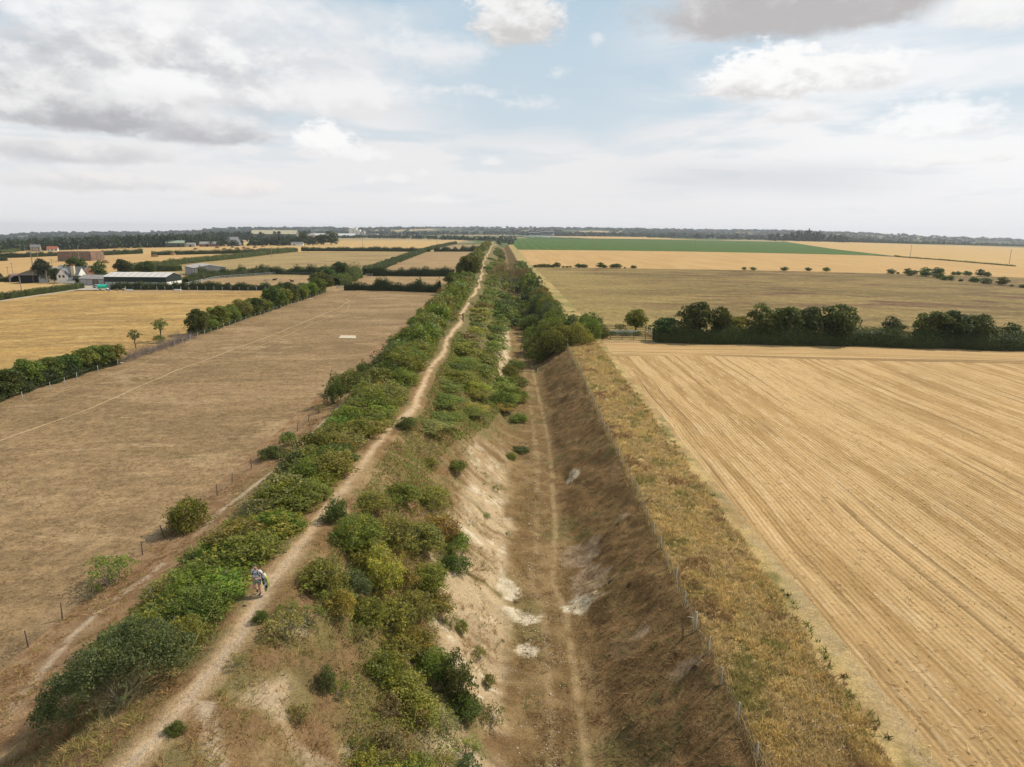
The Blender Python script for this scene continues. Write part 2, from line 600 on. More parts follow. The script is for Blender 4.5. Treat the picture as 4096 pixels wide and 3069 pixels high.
def field_mat(name, c1, c2, c3=None, sx=1.0, sy=1.0, sc=0.05, fine=1.2, contrast=.5, rows=None, green=None, bumpd=.1, zone=None):
    """grazed or mown grassland: broad patches, streaks stretched by (sx, sy), tufts"""
    m, g, b = new_mat(name)
    p = g.node('ShaderNodeNewGeometry').outputs['Position']
    x, y, z = g.xyz(p)
    q = g.comb(g.m('MULTIPLY', x, sx), g.m('MULTIPLY', y, sy), 0.0)
    n1 = g.noise(q, sc, 6, .62, .4)
    n2 = g.noise(q, sc * 6, 6, .65)
    n3 = g.noise(p, fine, 5, .75)
    f = g.m('ADD', g.m('MULTIPLY', n1, .55), g.m('MULTIPLY', n2, .45))
    c = g.mix(g.step(f, .42, .58), c1, c2)
    if c3:
        c = g.mix(g.step(g.noise(q, sc * 1.7, 7, .65, .6), .52, .63, 0, .9), c, c3)
    if zone:
        zx = g.m('ADD', x, g.m('MULTIPLY', g.m('SUBTRACT', n1, .5), 70.0))
        zx = g.m('ADD', zx, g.m('MULTIPLY', y, .07))
        c = g.mix(g.step(zx, zone[1] + 15, zone[0] + 15, 0, .8), c, g.mix(.35, zone[2], c))
    if green:
        c = g.mix(g.step(g.noise(q, sc * 2.3, 7, .7, .3), .58, .72, 0, .8), c, green)
    n4 = g.noise(p, fine * 3.6, 4, .75)
    n5 = g.noise(q, fine * .35, 4, .7)
    v = g.m('ADD', 1.0, g.m('MULTIPLY', g.m('SUBTRACT', n3, .5), contrast * 3.4))
    v = g.m('ADD', v, g.m('MULTIPLY', g.m('SUBTRACT', n4, .5), contrast * 2.8))
    v = g.m('ADD', v, g.m('MULTIPLY', g.m('SUBTRACT', n5, .5), contrast * 1.2))
    v = g.m('MAXIMUM', v, .35)
    c = g.mix(1.0, c, g.comb(v, v, v), 'MULTIPLY')
    hgt = g.m('ADD', n3, n4)
    if rows:
        pitch, amt = rows
        w = g.m('SINE', g.m('MULTIPLY', g.m('ADD', x, g.m('MULTIPLY', n2, .3)), 6.2832 / pitch))
        rr = g.m('ADD', 1.0, g.m('MULTIPLY', w, amt))
        c = g.mix(1.0, c, g.comb(rr, rr, rr), 'MULTIPLY')
    g.put(b.inputs['Base Color'], c)
    bump(g, b, hgt, .6, bumpd)
    b.inputs['Specular IOR Level'].default_value = .05
    return m


def stubble_mat():
    """combine-harvested stubble: drill rows, swaths of straw, wheelings that turn along the headland"""
    m, g, b = new_mat('cut_stubble')
    p = g.node('ShaderNodeNewGeometry').outputs['Position']
    x, y, z = g.xyz(p)
    wob = g.m('MULTIPLY', g.m('SUBTRACT', g.noise(p, .022, 2, .5), .5), 7.0)
    a = g.m('ADD', g.m('SUBTRACT', x, 19.0), g.m('MULTIPLY', wob, .5))
    bb = g.m('ADD', g.m('SUBTRACT', 147.0, y), wob)
    near_top = g.step(g.m('ADD', y, g.m('MULTIPLY', wob, 1.2)), 131.0, 134.0)
    f = g.m('ADD', g.m('MULTIPLY', a, g.m('SUBTRACT', 1.0, near_top)), g.m('MULTIPLY', bb, near_top))
    along = g.m('MULTIPLY', g.m('ADD', y, g.m('MULTIPLY', x, .3)), .03)
    v1 = g.comb(f, along, 0.0)
    wide = g.noise(v1, .42, 4, .65)
    mid = g.noise(g.comb(f, g.m('MULTIPLY', along, 3.0), 1.7), 2.1, 4, .6)
    drill = g.m('SINE', g.m('MULTIPLY', g.m('ADD', f, g.m('MULTIPLY', g.noise(p, .8, 2, .5), .12)), 6.2832 / .42))
    fine = g.noise(p, 5.5, 5, .8)
    fine2 = g.noise(p, 1.3, 5, .75)
    patch = g.noise(p, .06, 4, .6)
    c = g.mix(g.step(wide, .40, .60), (.37, .23, .097), (.505, .337, .162))
    c = g.mix(g.step(mid, .52, .66, 0, .7), c, (.55, .395, .22))
    c = g.mix(g.step(mid, .43, .33, 0, .6), c, (.27, .175, .078))
    tw = g.m('ABSOLUTE', g.m('SUBTRACT', g.m('MULTIPLY', g.m('FRACT', g.m('DIVIDE', g.m('ADD', f, 2.0), 9.3)), 9.3), 4.6))
    rut = g.m('MULTIPLY', g.step(g.m('ABSOLUTE', g.m('SUBTRACT', tw, .95)), .32, .12), g.step(g.noise(g.comb(g.m('DIVIDE', f, 9.3), along, 4.0), 1.6, 2, .5), .42, .6))
    cross = g.m('MULTIPLY', g.step(g.noise(p, .12, 4, .7), .62, .74), .35)
    rut = g.m('MAXIMUM', g.m('MULTIPLY', rut, .65), cross)
    c = g.mix(rut, c, (.22, .14, .06))
    v = g.m('ADD', 1.0, g.m('MULTIPLY', drill, .04))
    v = g.m('ADD', v, g.m('MULTIPLY', g.m('SUBTRACT', fine, .5), .8))
    v = g.m('ADD', v, g.m('MULTIPLY', g.m('SUBTRACT', fine2, .5), .45))
    v = g.m('ADD', v, g.m('MULTIPLY', g.m('SUBTRACT', patch, .5), .4))
    v = g.m('MAXIMUM', v, .35)
    c = g.mix(1.0, c, g.comb(v, v, v), 'MULTIPLY')
    # bare pale soil where the crop never grew, along the verge
    e = g.m('ADD', g.m('SUBTRACT', x, 18.4), g.m('MULTIPLY', g.m('SUBTRACT', g.noise(p, .35, 5, .65), .5), 3.2))
    e = g.m('ADD', e, g.m('MULTIPLY', g.step(y, 70.0, 150.0), 1.2))
    bare = g.step(e, .9, .0, 0, .7)
    c = g.mix(bare, c, g.mix(g.step(fine2, .4, .6), (.38, .28, .155), (.46, .35, .215)))
    g.put(b.inputs['Base Color'], c)
    hgt = g.m('ADD', g.m('MULTIPLY', fine, .8), g.m('ADD', g.m('MULTIPLY', drill, .18), g.m('MULTIPLY', mid, .8)))
    bump(g, b, hgt, .9, .14)
    b.inputs['Specular IOR Level'].default_value = .05
    return m


def far_crop_mat(name, c1, c2, pitch=3.0, amt=.06):
    m, g, b = new_mat(name)
    p = g.node('ShaderNodeNewGeometry').outputs['Position']
    x, y, z = g.xyz(p)
    n1 = g.noise(g.vm('MULTIPLY', p, (1.0, .12, 0.0)), .09, 5, .6)
    n2 = g.noise(p, .8, 4, .7)
    c = g.mix(g.step(n1, .35, .65), c1, c2)
    w = g.m('SINE', g.m('MULTIPLY', x, 6.2832 / pitch))
    v = g.m('ADD', g.m('ADD', 1.0, g.m('MULTIPLY', w, amt)), g.m('MULTIPLY', g.m('SUBTRACT', n2, .5), .35))
    tram = g.step(g.m('ABSOLUTE', g.m('SUBTRACT', g.m('FRACT', g.m('DIVIDE', g.m('ADD', x, g.m('MULTIPLY', y, .06)), 24.0)), .5)), .02, .012, 0, .1)
    v = g.m('SUBTRACT', v, tram)
    c = g.mix(1.0, c, g.comb(v, v, v), 'MULTIPLY')
    g.put(b.inputs['Base Color'], c)
    b.inputs['Specular IOR Level'].default_value = .05
    return m


def country_mat(name='farmland', wood=False):
    """farmland beyond the named fields: a patchwork of crops, pasture and woods"""
    m, g, b = new_mat(name)
    p = g.node('ShaderNodeNewGeometry').outputs['Position']
    vo = g.node('ShaderNodeTexVoronoi')
    vo.inputs['Scale'].default_value = 1.0
    g.put(vo.inputs['Vector'], g.vm('ADD', g.vm('MULTIPLY', p, (1 / 330., 1 / 620., 0.0)), g.comb(g.m('MULTIPLY', g.noise(p, .004, 3), .5), 0.0, 0.0)))
    r = g.xyz(vo.outputs['Color'])
    ramp = g.node('ShaderNodeValToRGB')
    ramp.color_ramp.interpolation = 'CONSTANT'
    if wood:
        cols = [(0, (.05, .066, .03)), (.24, (.075, .09, .04)), (.42, (.055, .07, .032)), (.60, (.22, .17, .09)), (.72, (.05, .066, .03)), (.88, (.36, .26, .13))]
    els = ramp.color_ramp.elements
    cols = cols if wood else [(0, (.30, .23, .12)), (.24, (.10, .12, .045)), (.42, (.22, .18, .10)), (.60, (.36, .27, .15)), (.72, (.06, .09, .03)), (.86, (.26, .21, .13))]
    els[0].color = cols[0][1] + (1,)
    els[1].position = cols[1][0]
    els[1].color = cols[1][1] + (1,)
    for ps, cc in cols[2:]:
        e = els.new(ps)
        e.color = cc + (1,)
    g.put(ramp.inputs[0], r[0])
    n = g.noise(p, .02, 5, .6)
    v = g.m('ADD', .8, g.m('MULTIPLY', n, .4))
    c = g.mix(1.0, ramp.outputs[0], g.comb(v, v, v), 'MULTIPLY')
    g.put(b.inputs['Base Color'], c)
    b.inputs['Specular IOR Level'].default_value = .05
    return m


TURF = ground_mat()
COUNTRY = country_mat()
WOODED = country_mat('wooded_hills', True)

# ------------------------------------------------------------------ earthwork: bank, path, ditch, verge (one surface, cut into its pieces)
def lerp(a, b, t):
    return a * (1 - t[..., None]) + np.asarray(b) * t[..., None]


def spot(x, y, cx, cy, rx, ry, n):
    return sstep(1.0 - np.sqrt(((x - cx) / rx) ** 2 + ((y - cy) / ry) ** 2) + (n - .5) * 1.3, -.05, .25)


TRAIL_Y = [0, 28.9, 31.4, 36.8, 39.8, 43.6, 49, 54.8, 66, 81, 90, 110, 140, 260]
TRAIL_X = [-24.6, -25.1, -25.5, -26.5, -26.4, -25.3, -25.1, -24.9, -23.2, -23.3, -22.8, -22.9, -23, -25]
TRK_Y = [-10, 31, 34.7, 40.5, 45.6, 48, 50.3, 54, 60, 70, 83, 106, 136, 187, 217, 300]
TRK_X = [3.9, 4.06, 4.19, 4.13, 4.2, 3.9, 3.3, 3.6, 4.2, 4.6, 5.0, 4.8, 4.2, 3.7, 3.2, 1.0]


def dyke_colour(x, y, u):
    n1, n2, n3 = fbm(x / 6, y / 6, 4), fbm(x / 1.7 + 9, y / 1.7, 4), fbm(x / .6, y / .6 + 5, 3)
    n4 = fbm(x / 2.6 + 31, y / 3.6 + 2, 4)
    c = np.zeros(x.shape + (3,)) + (.195, .122, .058)
    c = lerp(c, (.30, .205, .105), sstep(n2, .42, .66))
    c = lerp(c, (.155, .13, .052), sstep(n1 * .5 + n2 * .5, .5, .64) * .8)
    # far bank: green undergrowth between the scrub
    far = sstep(y, 70, 130) * (u > -24) * (u < 14)
    c = lerp(c, (.13, .12, .05), far * .75)
    # foot of the bank on the field side
    foot = sstep(u, -22.0, -23.6)
    cf = lerp(np.zeros(x.shape + (3,)) + (.235, .14, .072), (.31, .20, .11), sstep(n3 * .5 + n2 * .5, .4, .62))
    cf = lerp(cf, (.15, .13, .05), sstep(n1, .6, .72) * .6)
    c = lerp(c, cf, foot)
    tr = np.abs(x - np.interp(y, TRAIL_Y, TRAIL_X) - (n2 - .5) * .3)
    c = lerp(c, (.45, .34, .235), sstep(tr, .38, .12) * sstep(n1 * .4 + n3 * .6, .3, .5))
    # bare chalk on the ditch side of the bank
    ch = sstep(u, -6.8 + 0 * u, -3.2) * sstep(u + (n4 - .5) * 2.2, 1.2, -.6) * sstep(y, 22, 34) * sstep(y, 92, 60)
    ch = np.maximum(ch, .9 * sstep(u, -4.5, -2.5) * sstep(u, .5, -.8) * sstep(y, 112, 124) * sstep(y, 215, 190))
    gul = fbm(u / 7.0, y / 1.1 + 3, 4)
    chm = ch * sstep(gul * .6 + n4 * .4 + ch * .22, .48, .66)
    c = lerp(c, (.46, .345, .21), chm * .92)
    c = lerp(c, (.62, .53, .39), chm * sstep(n3, .5, .66) * sstep(n4, .42, .6) * .9)
    # worn bare earth among the dry grass near the camera
    be = sstep(u, -12.2, -10.5) * sstep(u, -3.5, -6.5) * sstep(y, 42, 31)
    c = lerp(c, (.43, .325, .215), be * sstep(n4 * .55 + n2 * .45, .5, .66) * .9)
    c = lerp(c, (.21, .13, .07), be * sstep(n2, .47, .34) * .6)
    # ditch floor and its wheel track
    uw = u + (n4 - .5) * 2.6 + (n2 - .5) * 1.2
    fl = sstep(uw, -1.1, .5) * sstep(u + (n4 - .5) * 1.4, 6.0, 4.6)
    cfl = lerp(np.zeros(x.shape + (3,)) + (.185, .118, .052), (.25, .168, .08), sstep(n2 * .6 + n3 * .4, .42, .62))
    cfl = lerp(cfl, (.16, .14, .055), sstep(n1, .56, .7) * .55)
    c = lerp(c, cfl, fl)
    for off, wd, am in ((0.0, .3, .6), (-1.75, .42, .4), (1.0, .2, .2)):
        dx = np.abs(x - np.interp(y, TRK_Y, TRK_X) - off - (n2 - .5) * .35)
        c = lerp(c, (.375, .265, .145), sstep(dx, wd, wd * .3) * am * sstep(n4 * .5 + n3 * .5, .3, .52))
    # right side of the ditch: close brown turf, shade darkened into it, bare scrapes
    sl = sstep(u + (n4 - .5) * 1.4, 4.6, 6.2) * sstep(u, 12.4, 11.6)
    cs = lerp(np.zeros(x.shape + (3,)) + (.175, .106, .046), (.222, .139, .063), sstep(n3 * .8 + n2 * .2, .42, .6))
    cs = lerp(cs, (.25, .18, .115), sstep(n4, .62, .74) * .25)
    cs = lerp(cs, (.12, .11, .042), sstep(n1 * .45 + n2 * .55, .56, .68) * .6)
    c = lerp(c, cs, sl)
    grey, white = (.31, .225, .145), (.56, .47, .34)
    for cx, cy, rx, ry, k in ((6.0, 54.4, 1.7, 2.3, grey), (6.3, 49.8, 1.9, 2.6, grey), (5.5, 46.7, 1.5, 1.1, white), (6.9, 72.4, .8, 1.5, white),
                              (1.1, 41.1, .8, .8, white), (.7, 45.2, 1.5, .9, white), (-.2, 48.6, .9, 1.5, white), (9.8, 56.4, .8, .5, grey), (10.2, 35.2, 1.1, .7, grey), (8.6, 40.2, .6, .6, grey)):
        c = lerp(c, k, spot(x, y, cx, cy, rx, ry, n2 * .35 + n3 * .65) * (.6 + .4 * sstep(n3, .35, .55)))
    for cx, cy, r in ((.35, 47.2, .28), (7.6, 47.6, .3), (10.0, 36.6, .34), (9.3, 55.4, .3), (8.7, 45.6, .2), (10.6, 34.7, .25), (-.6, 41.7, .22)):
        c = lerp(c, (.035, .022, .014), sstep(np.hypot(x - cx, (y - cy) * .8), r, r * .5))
    # tall-grass verge between the fence and the stubble
    vg = sstep(u, 11.7, 12.3)
    cv = lerp(np.zeros(x.shape + (3,)) + (.46, .33, .145), (.35, .235, .105), sstep(n1 * .6 + n4 * .4, .46, .6))
    cv = lerp(cv, (.19, .17, .06), sstep(n4 * .5 + n2 * .5, .52, .66) * .8)
    edge = u - 18.4 - np.interp(y, [26, 56, 150], [0, .9, 1.5]) + (fbm(x, y / 2, 3) - .5) * 1.4
    cv = lerp(cv, (.41, .30, .165), sstep(edge, -.3, .6) * .8 * sstep(n3 * .5 + n2 * .5, .36, .56))
    c = lerp(c, cv, vg)
    # rough pasture beside the ditch trees further on
    md = vg * sstep(y, 148, 156)
    c = lerp(c, lerp(np.zeros(x.shape + (3,)) + (.37, .27, .115), (.24, .21, .075), sstep(n1, .45, .65)), md)
    # the trodden path on the crest
    dp = np.abs(x - pathx(y) - (n2 - .5) * .5)
    w = np.interp(y, [15, 34, 60, 110, 150, 200, 400], [.42, .46, .27, .25, .33, .3, .34]) * (.75 + .5 * n1)
    c = lerp(c, (.375, .255, .14), sstep(dp, w * 2.1, w * 1.0) * .8 * sstep(n3 * .5 + n2 * .5, .28, .5))
    c = lerp(c, (.465, .335, .205), sstep(dp, w * 1.05, w * .55) * .95)
    c = lerp(c, (.43, .335, .245), sstep(dp, w * .35, w * .1) * sstep(n1, .4, .6) * .7)
    # faint path that leaves it, bottom left
    sx = np.interp(y, [15, 20.5, 22, 24, 26, 28], [-9.2, -10.2, -11.2, -12.4, -13, -13])
    c = lerp(c, (.47, .37, .265), sstep(np.abs(x - sx), .55, .2) * (y < 24.5) * (x > pathx(y)) * .7)
    return np.clip(c, .01, .9)


def build_dyke():
    ys = np.concatenate([np.arange(-14, 16, 1.0), np.arange(16, 64, .22), np.arange(64, 130, .45), np.arange(130, 300, 1.0), np.arange(300, 1130, 5.0)])
    us = np.concatenate([np.arange(-28.5, 20.0, .22), [20.0]])
    Y, U = np.meshgrid(ys, us, indexing='ij')
    # let one edge of the grid follow the path, so that its faces separate cleanly
    X = U + shift(Y)
    Z = gz(X, Y)
    C = dyke_colour(X, Y, U)
    ny, nu = X.shape
    V = np.stack([X, Y, Z], -1).reshape(-1, 3)
    C = C.reshape(-1, 3)
    i, j = np.meshgrid(np.arange(ny - 1), np.arange(nu - 1), indexing='ij')
    a = i * nu + j
    Q = np.stack([a, a + 1, a + nu + 1, a + nu], -1).reshape(-1, 4)
    ctr = V[Q].mean(1)
    uc = ctr[:, 0] - shift(ctr[:, 1])
    dp = np.abs(ctr[:, 0] - pathx(ctr[:, 1]))
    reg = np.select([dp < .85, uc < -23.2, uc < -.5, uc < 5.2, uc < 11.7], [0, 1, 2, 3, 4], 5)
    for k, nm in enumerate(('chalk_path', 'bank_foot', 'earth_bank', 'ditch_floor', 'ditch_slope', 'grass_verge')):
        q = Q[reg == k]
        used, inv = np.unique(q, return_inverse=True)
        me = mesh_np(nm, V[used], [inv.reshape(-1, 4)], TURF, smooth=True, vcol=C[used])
        tag(link(nm, me), kind='structure')


build_dyke()


# ------------------------------------------------------------------ fields and open country
def field(name, mat, y0, y1, xl, xr, ny=40, nx=24, off=0.0):
    fl = xl if callable(xl) else (lambda y: xl + 0 * y)
    fr = xr if callable(xr) else (lambda y: xr + 0 * y)
    ys = np.linspace(y0, y1, ny + 1)
    t = np.linspace(0, 1, nx + 1)
    Y = np.repeat(ys[:, None], nx + 1, 1)
    X = fl(ys)[:, None] * (1 - t) + fr(ys)[:, None] * t
    Z = tz(X, Y) + off
    n = nx + 1
    i, j = np.meshgrid(np.arange(ny), np.arange(nx), indexing='ij')
    a = i * n + j
    Q = np.stack([a, a + 1, a + n + 1, a + n], -1).reshape(-1, 4)
    me = mesh_np(name, np.stack([X, Y, Z], -1).reshape(-1, 3), [Q], mat, smooth=True)
    return tag(link(name, me), kind='structure')


dl = lambda y: -28.45 + shift(y)
dr = lambda y: 19.95 + shift(y)
ip = lambda ys, xs: (lambda y: np.interp(y, ys, xs))

GRAZED = field_mat('grazed_pasture', (.27, .18, .095), (.20, .134, .07), (.315, .218, .12), .45, 1.0, .07, 1.3, .55, green=(.19, .155, .07))
HAY = field_mat('golden_pasture', (.375, .235, .085), (.275, .175, .07), (.42, .285, .112), .4, 1.0, .06, .8, .55, green=(.28, .235, .085))
ROUGH = field_mat('rough_paddock', (.33, .225, .115), (.26, .175, .09), None, .5, 1.0, .06, .8, .45)
OLIVE = field_mat('weedy_pasture', (.33, .235, .105), (.27, .20, .09), (.20, .13, .075), .35, .9, .03, .5, .5, green=(.16, .165, .055))
MEADOW = field_mat('wild_meadow', (.235, .165, .066), (.145, .104, .043), (.112, .06, .038), .42, 1.0, .03, .5, .65, green=(.215, .19, .06), zone=(34.0, 75.0, (.30, .225, .085)))
STUB = stubble_mat()
BARLEY = far_crop_mat('far_stubble', (.45, .29, .125), (.40, .25, .105), 6.0, .03)
BARLEY2 = far_crop_mat('far_stubble_pale', (.46, .31, .135), (.42, .275, .115), 9.0, .03)
BEET = far_crop_mat('green_crop', (.06, .105, .02), (.072, .12, .028), 14.0, .10)
YARD = field_mat('yard_concrete', (.42, .37, .30), (.36, .31, .24), None, 1, 1, .2, 1.5, .3)

field('grazed_field', GRAZED, -14, 273, -76, dl, 60, 16)
field('pasture', HAY, 20, 289, ip([20, 289], [-190, -191]), -76, 40, 16)
field('stubble_strip', BARLEY2, 150, 350, -420, ip([150, 350], [-192, -193]), 20, 12)
field('farm_track', YARD, 200, 292, ip([200, 292], [-190.8, -189.8]), ip([200, 292], [-188.4, -186.6]), 20, 2, .02)
field('farmyard', YARD, 292, 352, ip([292, 352], [-193, -224]), ip([292, 352], [-172, -190]), 10, 6, .01)
field('paddock', ROUGH, 273, 363, -160, ip([273, 363], [-76, -79]), 20, 20)
field('small_paddock', ROUGH, 273, 362, ip([273, 362], [-76, -79]), dl, 20, 12)
field('back_paddock', ROUGH, 363, 763, ip([363, 763], [-79, -93]), dl, 30, 12)
field('weedy_field', OLIVE, 363, 763, -246, ip([363, 763], [-79, -93]), 30, 24)
field('stubble_field', BARLEY, 350, 765, -900, -246, 30, 30)
field('wide_stubble', BARLEY2, 765, 1560, ip([765, 1000, 1100, 1560], [-900, -760, -700, -520]), ip([765, 1560], [-93, -104]), 30, 40)
field('end_paddock', ROUGH, 763, 1130, ip([763, 1130], [-93, -98]), dl, 12, 8)
field('harvested_field', STUB, -14, 147, 19.95, 330, 80, 40)
field('field_margin', ROUGH, 147, 151, 19.95, 330, 4, 40)
field('meadow', MEADOW, 151, 449, dr, 620, 60, 60)
field('middle_stubble', BARLEY, 449, 848, dr, ip([449, 633, 802, 848], [466, 466, 461, 440]), 30, 40)
field('green_field', BEET, 848, 2000, ip([848, 1130, 2000], [6, -1, 10]), ip([848, 1182, 1998, 2000], [470, 547, 790, 792]), 30, 40)
field('right_stubble', BARLEY2, 300, 2350, ip([300, 633, 802, 848, 1182, 2000, 2350], [466, 466, 461, 470, 547, 792, 905]),
      ip([300, 2350], [560, 2200]), 40, 40)


def strip(name, pts, w, mat):
    P = np.asarray(pts, float)
    d = np.concatenate([[0], np.cumsum(np.linalg.norm(np.diff(P, axis=0), axis=1))])
    q = np.arange(0, d[-1], 1.2)
    x, y = np.interp(q, d, P[:, 0]), np.interp(q, d, P[:, 1])
    x = x + (fbm(q / 9, q * 0 + 3, 3) - .5) * .8
    tx, ty = np.gradient(x), np.gradient(y)
    l = np.hypot(tx, ty)
    ww = w * (.7 + .6 * vnoise(q / 1.7, q * 0))
    V = np.concatenate([np.stack([x - ty / l * ww, y + tx / l * ww, tz(x, y) + .012], 1), np.stack([x + ty / l * ww, y - tx / l * ww, tz(x, y) + .012], 1)])
    n = len(q)
    i = np.arange(n - 1)
    Q = np.stack([i, i + n, i + n + 1, i + 1], -1)
    return tag(link(name, mesh_np(name, V, [Q], mat)), kind='structure')


TRAIL = field_mat('trodden_grass', (.41, .30, .17), (.35, .25, .14), None, 1, 1, .4, 2.0, .4)
strip('trodden_path', [(-61, 60), (-60.5, 76.7), (-58.6, 91.8), (-58.9, 120), (-56.4, 150), (-55.1, 193.7), (-54.7, 216), (-56.2, 235), (-59.2, 243)], .17, TRAIL)
strip('trodden_path', [(-53.8, 132), (-52.5, 164), (-51.6, 185), (-49.8, 205), (-54.2, 227)], .09, TRAIL)
strip('trodden_path', [(-69.5, 95), (-68.6, 112), (-69.5, 135)], .08, TRAIL)
strip('trodden_path', [(-52, 281), (-51, 300), (-52.5, 330)], .13, TRAIL)
strip('hay_baulk', [(-330, 640), (-420, 690), (-560, 640), (-700, 560)], 1.6, OLIVE)


def build_ground():
    ys = np.concatenate([np.arange(-120, 160, 8.0), np.arange(160, 1200, 40.0), np.arange(1200, 9600, 200.0)])
    xs = np.concatenate([-np.geomspace(9000, 40, 60), np.arange(-36, 37, 3.0), np.geomspace(40, 9000, 60)])
    Y, X = np.meshgrid(ys, xs, indexing='ij')
    Z = tz(X, Y) - .35 - 1.2 * sstep(Y, 500, 3000)
    inn = (X - shift(Y) > -33) & (X - shift(Y) < 24) & (Y < 1160)
    Z = np.where(inn, Z - 7.0, Z)
    n = X.shape[1]
    i, j = np.meshgrid(np.arange(len(ys) - 1), np.arange(n - 1), indexing='ij')
    a = i * n + j
    Q = np.stack([a, a + 1, a + n + 1, a + n], -1).reshape(-1, 4)
    tag(link('ground', mesh_np('ground', np.stack([X, Y, Z], -1).reshape(-1, 3), [Q], COUNTRY, smooth=True)), kind='structure')


build_ground()

CREST = [(-80, -40), (-45, -40), (-36.4, -33.9), (-34.4, -14.7), (-29, -6.6), (-24.4, 10.2), (-21.6, 34.4), (-20, 33.5), (-11.5, 37.1), (-.1, 50.4),
         (6.5, 45.7), (11.2, 39.8), (15.7, 36.1), (20.1, 32.5), (25, 20), (27.1, 15.8), (28, 3.3), (29.6, 6.5), (31.6, -11.5), (35, -18.3), (36.3, -30.3), (45, -45), (80, -45)]


def hill_z(az, r):
    """height of the far hills at azimuth az (degrees) and range r"""
    x, y = np.sin(np.radians(az)) * r, np.cos(np.radians(az)) * r
    top = np.interp(az, [a for a, _ in CREST], [h for _, h in CREST]) - 12.0
    base = tz(x, y) - 2.0
    t = sstep(r, 3600, 6500) * (1 - .35 * sstep(r, 6600, 8600))
    roll = (fbm(az / 4.0 + 50, r / 900., 4) - .5) * 22 * sstep(r, 3000, 4200) * (1 - sstep(r, 5600, 6500))
    return base + (top - base) * t + roll - 3.0 * (1 - sstep(r, 2600, 3600))


def build_hills():
    azs = np.linspace(-62, 62, 250)
    rs = np.concatenate([np.linspace(2900, 7000, 60), np.linspace(7200, 8600, 8)])
    R, A = np.meshgrid(rs, azs, indexing='ij')
    X, Y = np.sin(np.radians(A)) * R, np.cos(np.radians(A)) * R
    Z = hill_z(A, R)
    n = len(azs)
    i, j = np.meshgrid(np.arange(len(rs) - 1), np.arange(n - 1), indexing='ij')
    a = i * n + j
    Q = np.stack([a, a + 1, a + n + 1, a + n], -1).reshape(-1, 4)
    tag(link('hills', mesh_np('hills', np.stack([X, Y, Z], -1).reshape(-1, 3), [Q], WOODED, smooth=True)), kind='structure')


build_hills()

# ------------------------------------------------------------------ vegetation
def unit(v):
    return v / (np.linalg.norm(v, axis=-1, keepdims=True) + 1e-9)


def leaf_quads(C, N, size, rng, spread=.9, ratio=.55):
    """diamond-shaped leaves at C, loosely facing N"""
    n = len(C)
    d = unit(N + rng.normal(0, spread, (n, 3)))
    t = unit(np.cross(d, rng.normal(0, 1, (n, 3))))
    b = np.cross(d, t)
    s = (size * rng.uniform(.6, 1.35, n))[:, None]
    V = np.stack([C - t * s, C - b * s * ratio, C + t * s, C + b * s * ratio], 1).reshape(-1, 3)
    return V, np.arange(4 * n).reshape(n, 4)


def clump_leaves(cent, rad, per, size, rng, flat=.85):
    """leaves over the outer shell of each clump; tint differs from clump to clump and leaf to leaf"""
    Cs, Ns, Ts = [], [], []
    for c, r in zip(cent, rad):
        k = max(6, int(per * r * r))
        d = unit(rng.normal(0, 1, (k, 3)))
        d[:, 2] = np.where(d[:, 2] < -.35, -d[:, 2], d[:, 2])
        rr = r * rng.uniform(.55, 1.12, k) ** .6
        Cs.append(np.asarray(c) + d * rr[:, None] * np.array([1, 1, flat]))
        Ns.append(d + np.array([0, 0, .35]))
        Ts.append(np.clip(rng.normal(.5, .2, k) + rng.normal(0, .13), 0, 1))
    return np.concatenate(Cs), np.concatenate(Ns), np.concatenate(Ts)


def dome_clumps(R, H, n, rng, cr, low=.12, hollow=.55, top=1.0):
    """clump centres through a dome of radius R and height H"""
    P = []
    while len(P) < n:
        p = rng.uniform(-1, 1, 3)
        p[2] = rng.uniform(low, 1)
        q = math.sqrt(p[0] ** 2 + p[1] ** 2 + (p[2] * top) ** 2)
        if hollow < q < 1:
            P.append((p[0] * R, p[1] * R, p[2] * H))
    P = np.array(P)
    r = cr * rng.uniform(.6, 1.3, n)
    return P, r


def stems_mesh(name, targets, base_r, rng, mat, n=4, base=(0, 0, 0), spread=.15, sides=4, fork=0):
    Vs, Qs, b = [], [], 0
    for t in targets:
        t = np.asarray(t, float)
        s = np.array(base) + rng.normal(0, spread, 3) * [1, 1, 0]
        mid = s * .5 + t * .5 + np.array([0, 0, .12]) * np.linalg.norm(t) + rng.normal(0, .06, 3) * np.linalg.norm(t)
        tt = np.linspace(0, 1, n + 1)[:, None]
        P = (1 - tt) ** 2 * s + 2 * tt * (1 - tt) * mid + tt ** 2 * t
        P[1:-1] += rng.normal(0, .02, (n - 1, 3)) * np.linalg.norm(t)
        V, Q = tube_np(P, base_r * (1 - .8 * tt[:, 0]), sides)
        Vs.append(V)
        Qs.append(Q + b)
        b += len(V)
        for _ in range(fork):
            k = rng.integers(1, n)
            e = P[k] + (t - s) * rng.uniform(.25, .5) + rng.normal(0, .22, 3) * np.linalg.norm(t - s)
            P2 = np.linspace(P[k], e, 3) + rng.normal(0, .03, (3, 3))
            V, Q = tube_np(P2, base_r * np.array([.4, .28, .12]), 3)
            Vs.append(V)
            Qs.append(Q + b)
            b += len(V)
    return mesh_np(name, np.concatenate(Vs), [np.concatenate(Qs)] if len({q.shape[1] for q in Qs}) == 1 else Qs, mat, smooth=True)


